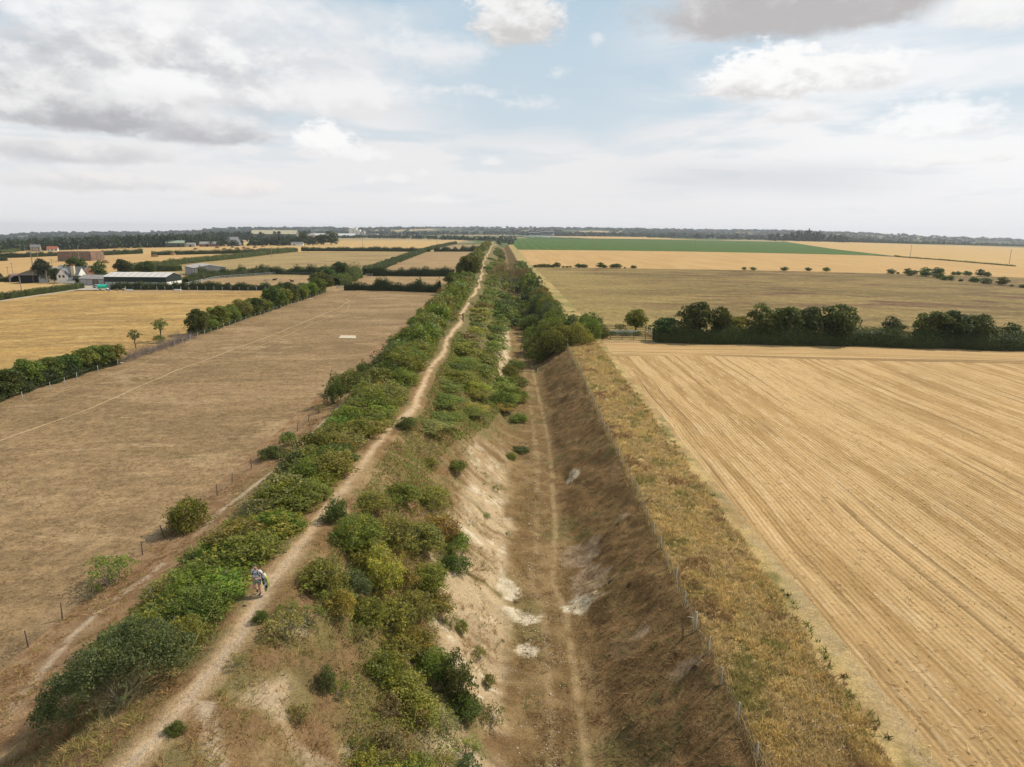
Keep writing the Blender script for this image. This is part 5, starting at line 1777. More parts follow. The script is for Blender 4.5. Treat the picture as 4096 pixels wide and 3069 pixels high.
for _ in range(6500):
    az = rw.uniform(-40, 40)
    r = rw.uniform(2700, 6900)
    x, y = at(az, r)
    if -4 < az < 4 and r < 2900:
        continue
    nz = fbm(x / 520 + 3, y / 520 + 8, 3)
    if nz < (.5 if r < 5600 else .38):
        continue
    z = float(hill_z(az, r)) if r > 2900 else float(tz(x, y)) - 1
    k = rw.uniform(.8, 1.3)
    pts.append((x, y, z - 2, k * np.interp(r, [2700, 6900], [11, 24]), k * rw.uniform(10, 16)))
wood('woodland', 'scattered woods and hedgerow trees over the far hills', pts, 47, (.036, .052, .026), 3, .42)

# ------------------------------------------------------------------ grass, weeds and stones that nobody could count
def blades(name, label, X, Y, per, h, w, lean, cols, seed, zoff=-.02, cat='grass', colfn=None):
    """tufts of grass blades at X, Y; one triangle to a blade"""
    rng = np.random.default_rng(seed)
    n = len(X)
    hs = np.repeat(h * rng.uniform(.55, 1.35, n), per)
    ci = rng.integers(0, len(cols), n) if colfn is None else colfn(X, Y, rng)
    c = np.asarray(cols)[ci] * rng.uniform(.7, 1.3, (n, 1))
    c = np.repeat(c, per, 0) * rng.uniform(.75, 1.25, (n * per, 1))
    bx = np.repeat(X, per) + rng.normal(0, .28 * h, n * per)
    by = np.repeat(Y, per) + rng.normal(0, .28 * h, n * per)
    bz = gz(bx, by) + zoff
    a = rng.uniform(0, 6.28, n * per)
    ww = w * rng.uniform(.6, 1.4, n * per)
    dx, dy = np.cos(a) * ww, np.sin(a) * ww
    lx, ly = rng.normal(0, lean, n * per) * hs, rng.normal(0, lean, n * per) * hs
    V = np.stack([np.stack([bx - dx, by - dy, bz], 1), np.stack([bx + dx, by + dy, bz], 1),
                  np.stack([bx + lx, by + ly, bz + hs * rng.uniform(.7, 1.1, n * per)], 1)], 1).reshape(-1, 3)
    me = mesh_np(name, V, [np.arange(len(V)).reshape(-1, 3)], BLADE, fcol=np.clip(c, 0, 1))
    return tag(link(name, me), label, cat, None, 'stuff')


rg = np.random.default_rng(21)


def scatter(n, x0, x1, y0, y1, keep, pw=1.6):
    """more points close to the camera than far away"""
    x = rg.uniform(x0, x1, n)
    y = y0 + (y1 - y0) * rg.random(n) ** pw
    m = keep(x, y)
    return x[m], y[m]


STRAW, TAN, GOLD, RED, OLV, GRN = (.56, .40, .18), (.42, .275, .125), (.62, .435, .165), (.30, .175, .08), (.31, .265, .085), (.19, .205, .058)
# verge
vx, vy = scatter(21000, 11.9, 18.6, 24, 150, lambda x, y: x < 17.6 + np.interp(y, [26, 56, 150], [0, .9, 1.5]) + (fbm(x, y / 2, 3) - .5) * 1.6, 1.7)


def verge_cols(X, Y, rng):
    n1, n2 = fbm(X / 3.2, Y / 4.5, 4), fbm(X / 1.3 + 7, Y / 1.7, 3)
    k = np.where(n1 > .64, 4, np.where(n1 < .40, 1, 0))
    k = np.where(n2 > .55, 2, k)
    k = np.where((n1 < .40) & (n2 < .46), 3, k)
    return np.where(rng.random(len(X)) < .15, rng.integers(0, 6, len(X)), k)


blades('verge_grass', 'tall dry grass and weeds growing between the wire fence and the stubble', vx, vy, 7, .32, .024, .55, [STRAW, TAN, GOLD, RED, OLV, GRN], 1, colfn=verge_cols)
wx, wy = scatter(900, 15.8, 19.0, 24, 110, lambda x, y: np.abs(x - (17.5 + np.interp(y, [26, 56, 150], [0, .9, 1.5]))) < .9 + 0 * y, 1.6)
wk = fbm(wx / 2, wy / 3, 3) > .5
blades('edge_weeds', 'dark green weeds along the edge of the stubble and the verge', wx[wk], wy[wk], 9, .3, .04, .6, [GRN, OLV, (.075, .10, .03), RED], 2)
fx_, fy_ = scatter(2200, 12.6, 17.5, 27, 95, lambda x, y: fbm(x / 2 + 3, y / 4, 3) > .52, 1.5)
blades('meadow_flowers', 'tiny white and yellow flower heads scattered through the verge', fx_, fy_, 1, .06, .025, .3, [(.75, .74, .68), (.75, .74, .68), (.5, .42, .06)], 3, .52, 'wildflowers')
# bank: dry tussocks, both sides of the path, and olive undergrowth
bx_, by_ = scatter(24000, -22.5, -.8, 15, 120, lambda x, y: (np.abs(x - pathx(y)) > 1.0) & ((fbm(x / 1.4, y / 1.4, 3) > .46) | (rg.random(len(x)) < .3)) & ~((x > -4.5) & (fbm(x / 2.4 + 31, y / 3 + 2, 3) > .46)), 1.75)


def bank_cols(X, Y, rng):
    n1 = fbm(X / 2.1 + 4, Y / 2.1, 4)
    k = np.where(n1 > .57, 4, np.where(n1 < .43, 3, 1))
    return np.where(rng.random(len(X)) < .35, rng.integers(0, 6, len(X)), k)


blades('bank_grass', 'tussocks of dry brown grass over the bank', bx_, by_, 8, .24, .018, 1.0, [STRAW, TAN, TAN, RED, OLV, GRN], 4, colfn=bank_cols)
# ditch
dx_, dy_ = scatter(22000, .2, 11.5, 26, 135, lambda x, y: (np.abs(x - np.interp(y, TRK_Y, TRK_X)) > .4) & (fbm(x / 1.1, y / 1.1, 3) > np.where(x > 5.2, .30, .50)), 1.7)


def ditch_cols(X, Y, rng):
    n1 = fbm(X / 1.9 + 14, Y / 1.9, 4)
    k = np.where(n1 > .6, 4, np.where(n1 < .46, 3, 1))
    return np.where(rng.random(len(X)) < .2, rng.integers(0, 6, len(X)), k)


blades('ditch_grass', 'short matted brown grass on the ditch sides', dx_, dy_, 6, .09, .024, 2.0, [(.34, .225, .115), (.29, .19, .095), (.27, .17, .085), (.20, .12, .058), (.19, .16, .06), (.12, .14, .045)], 5, colfn=ditch_cols)
lx_, ly_ = scatter(5200, -28.3, -23.2, 26, 120, lambda x, y: fbm(x / 1.3 + 8, y / 1.3, 3) > .48, 1.6)
blades('foot_grass', 'reddish brown dry grass along the foot of the bank by the left fence', lx_, ly_, 7, .13, .024, 1.3, [TAN, RED, RED, (.26, .155, .08), OLV, STRAW], 6)
nx0 = np.repeat(np.arange(26, 150, .16), 1)
blades('fence_grass', 'long grass growing through the right hand wire fence', 11.75 + rg.normal(0, .12, len(nx0)), nx0, 8, .5, .02, .25, [STRAW, TAN, GOLD, OLV], 7)
# stubble stalks near the camera
sx_, sy_ = scatter(9000, 19.3, 80, 26, 136, lambda x, y: (x < 22 + y * .78) & (rg.random(len(x)) < np.interp(y, [26, 60, 136], [1, .8, .0])), 1.5)
sx_ = np.round(sx_ / .42) * .42 + rg.normal(0, .05, len(sx_))
blades('stubble_stalks', 'cut straw stalks standing in rows on the harvested field', sx_, sy_, 4, .10, .03, 1.7, [(.6, .45, .25), (.55, .4, .2), (.62, .48, .28)], 8, -.01)


tx_, ty_ = scatter(26000, -75, -28.7, 30, 150, lambda x, y: (x > -10 - y * .82) & (fbm(x / 2, y / 3, 3) > .44), 1.5)
blades('pasture_tufts', 'short dry tufts over the grazed field', tx_, ty_, 3, .10, .035, 1.6, [(.36, .25, .13), (.27, .18, .09), (.21, .135, .066), (.30, .21, .105), (.2, .165, .07)], 9)


def stones():
    rng = np.random.default_rng(12)
    n = 520
    y = 28 + 60 * rng.random(n) ** 1.2
    x = np.interp(y, TRK_Y, TRK_X) - 1.9 + rng.normal(0, 1.1, n)
    V, F = [], []
    base = np.array([(1, 0, 0), (0, 1, 0), (-1, 0, 0), (0, -1, 0), (0, 0, .8), (0, 0, -.5)], float)
    tri = np.array([(0, 1, 4), (1, 2, 4), (2, 3, 4), (3, 0, 4), (1, 0, 5), (2, 1, 5), (3, 2, 5), (0, 3, 5)])
    for i in range(n):
        s = rng.uniform(.02, .07) * (1.7 if rng.random() < .08 else 1)
        V.append((base * rng.uniform(.6, 1.2, (6, 3))) * s + [x[i], y[i], fz(x[i], y[i]) + s * .25])
        F.append(tri + i * 6)
    m = plain('chalk_lumps', (.66, .61, .52), .9, .15, 3)
    tag(link('chalk_stones', mesh_np('chalk_stones', np.concatenate(V), [np.concatenate(F)], m)), 'white chalk stones strewn along the ditch floor', 'stones', None, 'stuff')


stones()


# ------------------------------------------------------------------ fences
def rod_mesh(name, r, h, n=6, taper=.92):
    V, Q = tube_np([(0, 0, -.25), (0, 0, h)], [r, r * taper], n)
    V = np.concatenate([V, [[0, 0, h + r * .3]]])
    k = len(V) - 1
    tri = np.array([(n + i, n + (i + 1) % n, k) for i in range(n)])
    return V, Q, tri


def post_mesh(name, r, h, mat):
    V, Q, T = rod_mesh(name, r, h)
    return mesh_np(name, V, [Q, T], mat, smooth=True)


def wire_fence(name, label, pts, z, post_me, h, wires, wire_r, mat, vert=0, lean=.05, seed=1, special=None):
    """posts one by one, the netting as one part"""
    rng = random.Random(seed)
    x0, y0 = pts[0]
    o0 = Vector((x0, y0, z(x0, y0)))
    t = empty(name, o0, 0, label, 'fence')
    for i, (x, y) in enumerate(pts):
        me = special[1] if special and i in special[0] else post_me
        p = link('post', me, t, Vector((x, y, z(x, y))) - o0)
        p.rotation_euler = (rng.gauss(0, lean), rng.gauss(0, lean), rng.uniform(0, 6))
        p.scale = (1, 1, rng.uniform(.9, 1.08))
    Vs, Qs, b = [], [], 0
    for k in wires:
        P = np.array([(x, y, z(x, y) + k * h + rng.gauss(0, .012)) for x, y in pts]) - np.array(o0)
        V, Q = tube_np(P, wire_r, 3)
        Vs.append(V); Qs.append(Q + b); b += len(V)
    if vert:
        A = np.array(pts)
        L = np.concatenate([[0], np.cumsum(np.linalg.norm(np.diff(A, axis=0), axis=1))])
        for s in np.arange(.1, L[-1], vert):
            x, y = np.interp(s, L, A[:, 0]), np.interp(s, L, A[:, 1])
            zz = z(x, y)
            P = np.array([(x, y, zz + .02), (x, y, zz + h * wires[-1])]) - np.array(o0)
            V, Q = tube_np(P, wire_r * .8, 3)
            Vs.append(V); Qs.append(Q + b); b += len(V)
    link('wire_netting', mesh_np('wire_netting', np.concatenate(Vs), [np.concatenate(Qs)], mat), t)
    return t


POST = post_mesh('post', .055, 1.15, WOODP)
STRAINER = post_mesh('strainer_post', .1, 1.35, WOODP)
ry = [24.5]
while ry[-1] < 140:
    ry.append(ry[-1] + 2.7)
rpts = [(11.62 + .12 * math.sin(y * .13), y) for y in ry]
wire_fence('wire_fence', 'stock netting fence with wooden posts along the top of the ditch on the right', rpts, fz, POST, 1.1, (.08, .25, .42, .6, .78, 1.0), .0035, WIRE, .45, .04, 3, ((5, 22), STRAINER))
tf = bpy.data.objects['wire_fence']
y5 = rpts[5][1]
br = MB().tube([(0, 0, .9), (-.05, 1.5, .1)], .045, 5).build('brace', WOODP, tf)
br.location = Vector((rpts[5][0] - .02, y5, fz(rpts[5][0], y5))) - tf.location
lpts = []
ly0 = 27.0
while ly0 < 262:
    lpts.append((float(np.interp(ly0, [27, 36, 46, 60, 77, 104, 125, 262], [-28.6, -28.5, -28, -27.1, -25.9, -25.2, -24.9, -26.0])), ly0))
    ly0 += 2.9 if ly0 < 60 else 4.2
DPOST = post_mesh('post', .05, 1.1, DARKW)
wire_fence('wire_fence', 'rusty stock fence with thin brown posts at the foot of the bank on the left', lpts, fz, DPOST, 1.05, (.1, .28, .46, .65, .85, 1.0), .006, plain('rusty_wire', (.25, .19, .14), .8, .2, 3), .4, .07, 5)
WPOST = post_mesh('post', .045, 1.3, GREYW)
hp = [(-71.9 - .6 * sstep(y, 180, 280), y) for y in [92, 96.8, 103.0, 106.4, 109.6, 115.5, 121.5] + list(np.arange(143, 284, 3.6))]
wire_fence('post_fence', 'row of thin white posts along the hedgerow left of the grazed field', [(float(a), float(b)) for a, b in hp], lambda x, y: float(tz(x, y)), WPOST, 1.3, (.5, .95), .006, WIRE, 0, .03, 8)
HPOST = post_mesh('post', .09, 1.5, GREYW)
wire_fence('post_fence', 'pale posts along the foot of the hedge in front of the green barn', [(float(np.interp(s, [0, 1], [-172, -78])), float(np.interp(s, [0, .37, .72, .88, 1], [292, 284.4, 278.4, 277, 278]))) for s in np.linspace(0, 1, 26)],
           lambda x, y: float(tz(x, y)), HPOST, 1.4, (.5, .9), .012, WIRE, 0, .03, 9)


def rail_fence(name, label, pts, rails, h, mat, every=2.6, thick=.05, tall=.12, zf=None):
    """post and rail fence; every post and every rail a part"""
    zf = zf or (lambda x, y: float(tz(x, y)))
    A = np.array(pts, float)
    L = np.concatenate([[0], np.cumsum(np.linalg.norm(np.diff(A, axis=0), axis=1))])
    n = max(1, round(L[-1] / every))
    ss = np.linspace(0, L[-1], n + 1)
    Q = [(float(np.interp(s, L, A[:, 0])), float(np.interp(s, L, A[:, 1]))) for s in ss]
    o0 = Vector((Q[0][0], Q[0][1], zf(*Q[0])))
    t = empty(name, o0, 0, label, 'fence')
    pm = MB().box(-.06, .06, -.06, .06, -.2, h).build('post', mat, t)
    rm = None
    for i, (x, y) in enumerate(Q):
        p = pm if i == 0 else pm.copy()
        if i:
            COL.objects.link(p)
        p.location = Vector((x, y, zf(x, y))) - o0
    for (x, y), (x2, y2) in zip(Q[:-1], Q[1:]):
        l = math.hypot(x2 - x, y2 - y)
        for k in rails:
            if rm is None:
                rm = MB().box(-thick / 2, thick / 2, -.03, 1.03, -tall / 2, tall / 2).build('rail', mat, t)
                r = rm
            else:
                r = rm.copy()
                COL.objects.link(r)
            r.location = Vector((x, y, zf(x, y) + k)) - o0 + Vector((0.0, -.09, 0))
            r.scale = (1, l, 1)
            r.rotation_euler = (math.atan2(zf(x2, y2) - zf(x, y), l), 0, math.atan2(y2 - y, x2 - x) - math.pi / 2)
    return t


rail_fence('rail_fence', 'dark post and rail fence at the back of the enclosure beside the meadow', [(20.5, 167.2), (32.7, 165.6)], (.45, .85, 1.2), 1.35, DARKW, 2.5, .06, .13)
rail_fence('rail_fence', 'grey post and rail fence down the right side of the enclosure to the tall hedge', [(32.9, 165.4), (32.9, 151.6)], (.45, .85, 1.2), 1.35, plain('silver_rail', (.27, .235, .18), .85, .3, 3), 2.3, .06, .13)
rail_fence('rail_fence', 'brown post and rail fence along the front of the enclosure by the harvested field', [(22.2, 152.2), (32.6, 151.2)], (.45, .85, 1.15), 1.3, plain('brown_rail', (.2, .145, .09), .85, .3, 3), 2.6, .06, .13)
rail_fence('rail_fence', 'long pale metal railing along the side of the horse paddock, right of the gate', [(-149.6, 334), (-151.3, 352), (-131.5, 381)], (.5, 1.2), 1.35, GREYW, 3.2, .07, .16)
rail_fence('rail_fence', 'pale metal railing from the green barn to the paddock gate', [(-147, 305), (-148.5, 328)], (.5, 1.2), 1.35, GREYW, 3.2, .07, .16)
rail_fence('rail_fence', 'dark railing along the hedge at the back of the horse paddock', [(-131, 381.5), (-112, 374.6), (-97, 368.2), (-92, 365)], (.6, 1.2), 1.35, plain('dull_rail', (.18, .17, .15), .8, .2, 3), 3.4, .07, .16)


def bar_gate(name, label, loc, rz, w, h, bars, mat, brace=True, posts=True):
    t = empty(name, loc, rz, label, 'gate')
    for sx in (-1, 1):
        if posts:
            MB().box(sx * (w / 2 + .1) - .08, sx * (w / 2 + .1) + .08, -.08, .08, -.2, h + .2).build('post', mat, t)
        MB().box(sx * w / 2 - .04 - (.04 if sx > 0 else -.04), sx * w / 2 + .04 - (.04 if sx > 0 else -.04), -.035, .035, .1, h).build('stile', mat, t)
    for i in range(bars):
        z = .16 + (h - .24) * i / (bars - 1)
        MB().box(-w / 2 + .085, w / 2 - .085, -.02, .02, z - .045, z + .045).build('bar', mat, t)
    if brace:
        MB().prism([(-w / 2 + .1, .2), (-w / 2 + .2, .2), (.05, h - .1), (-.05, h - .1)], .022, .05, lambda u, v, d: (u, d, v)).build('brace', mat, t)
        MB().prism([(w / 2 - .1, .2), (w / 2 - .2, .2), (-.05, h - .1), (.05, h - .1)], .022, .05, lambda u, v, d: (u, d, v)).build('brace', mat, t)
    return t


gw = bar_gate('wooden_gate', 'dark wooden bar gate with a yellow sign across the path on the bank', (-11.55, 146.0, fz(-11.55, 146)), 0, 1.7, 1.45, 5, DARKW)
YELLOW = plain('yellow_sign', (.62, .36, .02), .6, .08, 2)
sg = MB().prism([(-.45, .0), (.45, .0), (.45, .2), (.12, .42), (-.12, .42), (-.45, .2)][::1], -.075, -.05, lambda u, v, d: (u, d, 1.42 - v)).build('yellow_sign', YELLOW, gw)
bar_gate('metal_gate', 'galvanised field gate at the end of the hedgerow, top left of the grazed field', (-71.5, 285.5, float(tz(-71.5, 285))), -.15, 3.6, 1.3, 5, GREYW)
bar_gate('metal_gate', 'galvanised gate between the two lengths of paddock railing', (-149.3, 331, float(tz(-149, 331))), 1.4, 3.4, 1.3, 5, GREYW)
bar_gate('metal_gate', 'small galvanised gate between the hedges at the top of the small paddock', (-75.5, 362, float(tz(-75, 362))), 0, 3.0, 1.3, 5, GREYW)
bar_gate('ditch_gate', 'low dark timber barrier across the ditch floor where the shrubs close in', (3.4, 134.5, fz(3.4, 134.5)), 0, 2.8, .75, 3, DARKW, False)

# ------------------------------------------------------------------ farm buildings
ROOFG = plain('fibre_cement_roof', (.27, .25, .235), .9, .18, 1.2, .1)
ROOFP = plain('pale_sheet_roof', (.56, .53, .5), .6, .06, 1.0, .3)
ROOFL = plain('rooflight', (.42, .39, .36), .5, .06, 1.0, .3)
CLADG = plain('dark_green_cladding', (.022, .034, .026), .55, .15, 1.0, .3)
CONC = plain('concrete_panel', (.42, .40, .375), .85, .1, 1.5, .1, 0, True)
CLADW = plain('weathered_boarding', (.36, .34, .33), .85, .25, 1.6, .1, 0, True)
BLOCK = plain('stained_blockwork', (.24, .215, .18), .9, .25, 1.2, .1)
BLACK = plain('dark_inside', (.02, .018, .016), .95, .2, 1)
RENDER_ = plain('white_render', (.74, .72, .66), .8, .06, 1.0)
CREAM = plain('cream_render', (.62, .52, .36), .8, .08, 1.0)
SLATE = plain('slate_roof', (.16, .16, .165), .7, .2, 2.0, .2)
BRICK = plain('old_brick', (.26, .13, .085), .9, .25, 2.5)
TILE = plain('red_clay_tiles', (.32, .115, .06), .85, .25, 1.5)
GLASS = plain('window_glass', (.03, .035, .04), .15, .1, 1, .5)
RUSTY = plain('rusty_sheet_roof', (.24, .15, .115), .85, .3, 1.2)
GREENR = plain('pale_green_roof', (.27, .32, .25), .7, .08, .5)
OCHRE = plain('ochre_roof', (.40, .36, .24), .7, .06, .3)


def gabled(name, label, loc, rz, L, W, eave, ridge, wall, roof, over=.25, cat='barn', th=.14):
    """walls and a pitched roof; length along local x, the local -y side faces the viewer"""
    t = empty(name, loc, rz, label, cat)
    MB().prism([(-W / 2, -.3), (W / 2, -.3), (W / 2, eave), (0, ridge), (-W / 2, eave)], -L / 2, L / 2, lambda u, v, d: (d, u, v)).build('wall', wall, t)
    s = (ridge - eave) / (W / 2)
    for sg_, nm in ((-1, 'roof_slope'), (1, 'roof_slope')):
        a, b2 = W / 2 + over, eave - over * s
        p = [(sg_ * a, b2 + .02), (0, ridge + .02), (0, ridge + th + .02), (sg_ * a, b2 + th + .02)]
        MB().prism(p if sg_ > 0 else p[::-1], -L / 2 - over, L / 2 + over, lambda u, v, d: (d, u, v)).build(nm, roof, t)
    return t


def on_front(t, name, mat, x0, x1, z0, z1, W, proud=.03, side=-1):
    """a panel on the long wall facing the viewer"""
    y = side * W / 2
    return MB().box(x0, x1, min(y, y + side * proud), max(y, y + side * proud), z0, z1).build(name, mat, t)


def on_end(t, name, mat, y0, y1, z0, z1, L, proud=.03, side=1):
    x = side * L / 2
    return MB().box(min(x, x + side * proud), max(x, x + side * proud), y0, y1, z0, z1).build(name, mat, t)


def gl(x, y):
    return (x, y, float(tz(x, y)))


# the big green barn
L, W = 28.6, 14.0
gb = gabled('green_barn', 'long dark green barn with a pale roof and white lower panels', gl(-171.6, 318.6), -.03, L, W, 3.9, 5.5, CLADG, ROOFP, .3)
for i in range(9):
    xa = -L / 2 + .7 + i * 3.1
    p = [(-W / 2 + .9, 3.9 + .9 * 1.6 / 7 + .17), (-1.2, 3.9 + 5.8 * 1.6 / 7 + .17), (-1.2, 3.9 + 5.8 * 1.6 / 7 + .2), (-W / 2 + .9, 3.9 + .9 * 1.6 / 7 + .2)]
    MB().prism(p[::-1], xa, xa + 1.0, lambda u, v, d: (d, u, v)).build('rooflight', ROOFL, gb)
for i in range(8):
    xa = -L / 2 + .15 + i * 3.55
    on_front(gb, 'wall_panel', CONC, xa + .2, xa + 3.35, -.2, 1.6, W, .05)  # front panels greyer than the gable ones: their shade is in the colour
    on_front(gb, 'column', DARKW, xa - .12, xa + .12, -.2, 1.65, W, .1)
for i in range(3):
    ya = -W / 2 + .2 + i * 4.6
    on_end(gb, 'wall_panel', WHITE, ya + .2, ya + 4.35, -.2, 1.6, L, .05)  # same panels as the front, whiter here: sunlight put into the colour
    on_end(gb, 'column', DARKW, ya - .12, ya + .12, -.2, 1.65, L, .1)
on_front(gb, 'gutter', BLACK, -L / 2 - .2, L / 2 + .2, 3.66, 3.8, W + .5, .12)
# grey barn behind it
L, W = 24, 17
g2 = gabled('grey_barn', 'low grey barn with a wide pale grey roof behind the green one', gl(-176, 394), -.95, L, W, 3.9, 5.4, CLADW, plain('grey_sheet_roof', (.36, .335, .32), .8, .1, .6), .3)
on_front(g2, 'gutter', BLACK, -L / 2 - .2, L / 2 + .2, 3.62, 3.8, W + .5, .1)
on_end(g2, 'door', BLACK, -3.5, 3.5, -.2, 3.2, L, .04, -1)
# boarded shed in front
L, W = 16, 7.5
sh = gabled('boarded_shed', 'small grey boarded shed with a dull roof at the left end of the green barn', gl(-194, 322.5), -.12, L, W, 2.9, 4.4, BLOCK, ROOFG, .3, 'shed')
for i, xa in enumerate((-7.6, -4.4, -1.2, 2.0)):
    on_front(sh, 'board_panel', CLADW if i != 2 else plain('brown_door', (.2, .15, .115), .85, .25, 2, .1, 0, True), xa, xa + 3.0, -.2, 2.6, W, .05)
on_front(sh, 'door_frame', CONC, 5.2, 6.4, -.2, 2.5, W, .05)
on_end(sh, 'vent', TILE, -.5, .5, 3.0, 3.5, L, .05)
# farmhouse
L, W = 8.6, 6.2
fh = gabled('farmhouse', 'white rendered farmhouse with a slate roof and cream chimney', gl(-217.5, 340), .0, L, W, 4.2, 7.6, RENDER_, SLATE, .3, 'house')
fg = MB().prism([(-2.6, -.3), (2.6, -.3), (2.6, 3.6), (0, 7.0), (-2.6, 3.6)], -5.4, -3.0, lambda u, v, d: (u - 2.4, d, v)).build('front_gable', RENDER_, fh)
for sx, pr in ((-1, 0), (1, 0)):
    p = [(sx * 2.95, 3.25), (0, 7.05), (0, 7.25), (sx * 2.95, 3.45)]
    MB().prism(p if sx > 0 else p[::-1], -5.65, -1.5, lambda u, v, d: (u - 2.4, d, v)).build('roof_slope', SLATE, fh)
for xa in (-4.1, -2.2):
    w_ = MB().box(xa, xa + 1.3, -5.46, -5.402, 2.6, 4.0).build('window', WHITE, fh)
    MB().box(xa + .12, xa + 1.18, -5.5, -5.462, 2.7, 3.9).build('pane', GLASS, w_)
w_ = on_end(fh, 'window', WHITE, -1.4, .2, .8, 2.2, L, .05)
MB().box(L / 2 + .052, L / 2 + .08, -1.25, .05, .9, 2.1).build('pane', GLASS, w_)
ch = MB().box(1.2, 2.7, -3.6, -2.4, 3.5, 8.3).build('chimney', CREAM, fh)
MB().box(1.1, 2.8, -3.7, -2.3, 8.302, 8.7).build('chimney_cap', BRICK, ch)
for xa in (1.45, 2.15):
    MB().tube([(xa + .1, -3.0, 8.7), (xa + .1, -3.0, 9.3)], .17, 6).build('chimney_pot', TILE, ch)
lt = MB().prism([(-4.0, -.3), (-2.9, -.3), (-2.9, 3.2), (-6.4, 1.5), (-6.4, -.3)], .8, 4.4, lambda u, v, d: (d, u, v)).build('lean_to', RENDER_, fh)
MB().prism([(-6.7, 1.42), (-2.95, 3.24), (-2.95, 3.42), (-6.7, 1.6)], .6, 4.6, lambda u, v, d: (d, u, v)).build('lean_to_roof', SLATE, fh)
# open fronted barn: gable toward the viewer
L, W = 22, 14
ob = gabled('open_barn', 'old open fronted barn with a grey gable left of the farmhouse', gl(-241, 354), math.pi / 2 + .12, L, W, 4.2, 6.6, BLOCK, ROOFG, .3)
on_end(ob, 'gable_boarding', plain('grey_boarding', (.27, .25, .235), .85, .25, 2, .1, 0, True), -6.9, 6.9, 3.75, 4.3, L, .06, -1)
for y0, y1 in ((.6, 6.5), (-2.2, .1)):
    on_end(ob, 'opening_shade', BLACK, y0, y1, -.2, 3.7, L, .03, -1)  # dark panel on the wall, painted as the shade inside the barn
on_end(ob, 'column', DARKW, .1, .6, -.2, 3.75, L, .1, -1)
on_end(ob, 'sliding_door', plain('sheet_door', (.40, .42, .44), .6, .12, 1, .2), -6.4, -2.4, -.2, 3.6, L, .08, -1)
MB().prism([(1.2, 6.2), (3.2, 5.5), (3.2, 5.56), (1.2, 6.26)], -4, -1, lambda u, v, d: (d, u, v + .16)).build('rooflight', ROOFL, ob)
# brick barn beyond, joined behind the tall tree
L, W = 17, 9
bb_ = gabled('brick_barn', 'brick barn with a grey roof behind the tall tree at the farm', gl(-233, 366), -.12, L, W, 4.4, 7.2, BRICK, ROOFG, .3)
MB().prism([(-2.6, 6.0), (-1.4, 6.6), (-1.4, 6.66), (-2.6, 6.06)], 1.5, 4.5, lambda u, v, d: (d, u, v + .16)).build('rooflight', ROOFL, bb_)
on_front(bb_, 'door', DARKW, 3, 5.2, -.2, 2.6, W, .04)


# round roofed shed
def nissen():
    t = empty('arched_shed', gl(-258, 357), -.1, 'low round roofed shed with an open arched end at the far left', 'shed')
    N = 10
    L_, R_, e = 15.0, 3.6, 1.2
    arc = [(R_ * math.cos(math.pi * i / N), e + 2.5 * math.sin(math.pi * i / N)) for i in range(N + 1)]
    inn = [(a * .88, e + (b - e) * .86) for a, b in arc]
    MB().prism([(R_, -.3)] + arc + [(-R_, -.3), (-R_ * .88, -.3)] + inn[::-1] + [(R_ * .88, -.3)], -L_ / 2, L_ / 2, lambda u, v, d: (d, u, v)).build('shell', BLOCK, t)
    o2 = [(a * 1.04, e + (b - e) * 1.05 + .01) for a, b in arc]
    MB().prism([(a * 1.005, e + (b - e) * 1.005 + .005) for a, b in arc] + o2[::-1], -L_ / 2 - .1, L_ / 2 - .6, lambda u, v, d: (d, u, v)).build('roof', RUSTY, t)
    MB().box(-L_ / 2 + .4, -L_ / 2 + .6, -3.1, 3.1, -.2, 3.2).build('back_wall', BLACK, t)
    t.rotation_euler.z = -.9


nissen()
# cottages at the edge of the wood
c1 = gabled('cottage', 'pale stone cottage with a grey roof at the edge of the wood', gl(-679, 985), .5, 12, 9, 6.2, 9.8, plain('pale_stone', (.36, .30, .22), .9, .15, .5), SLATE, .4, 'house')
for x_ in (-5.6, 4.4):
    MB().box(x_, x_ + 1.2, -.7, .7, 9.3, 11.6).build('chimney', BRICK, c1)
for x_ in (-4.5, 2.3):
    for z_ in (.9, 3.8):
        w_ = on_front(c1, 'window', WHITE, x_, x_ + 2.2, z_, z_ + 2.2, 9, .06)
        MB().box(x_ + .2, x_ + 2.0, -4.6, -4.562, z_ + .2, z_ + 2.0).build('pane', GLASS, w_)
c2 = gabled('cottage', 'low cottage with a red tiled roof beside the pale stone one', gl(-655, 985), .4, 13, 7.5, 3.0, 6.6, RENDER_, TILE, .4, 'house')
for x_ in (-5.5, -1, 3.5):
    w_ = on_front(c2, 'window', DARKW, x_, x_ + 2, .8, 2.3, 7.5, .06)
    MB().box(x_ + .2, x_ + 1.8, -3.85, -3.812, 1.0, 2.1).build('pane', GLASS, w_)
# far sheds and works on the skyline
f1 = gabled('far_barn', 'huge long barn with an ochre roof on the skyline at the left', gl(-646, 1890), .12, 118, 42, 14, 24, plain('grey_cladding', (.17, .16, .135), .8, .1, .1), OCHRE, .5)
on_end(f1, 'door', CONC, -8, 8, 0, 11, 118, .2)
f2 = gabled('far_barn', 'long low grey shed on the skyline left of the silos', gl(-560, 2130), .2, 150, 34, 7, 13, plain('green_grey_cladding', (.2, .23, .19), .8, .1, .1), plain('silver_roof', (.5, .5, .48), .6, .05, .2), .5)
on_end(f2, 'door', BLACK, -6, 6, 0, 6, 150, .2)
f3 = gabled('far_barn', 'small barn with a pale green roof at the near edge of the far farm', gl(-528, 1086), .25, 26, 15, 6.5, 10, plain('green_cladding', (.07, .085, .06), .8, .1, .3), GREENR, .4)
on_front(f3, 'door', BLACK, 4, 9, 0, 4.5, 15, .1)
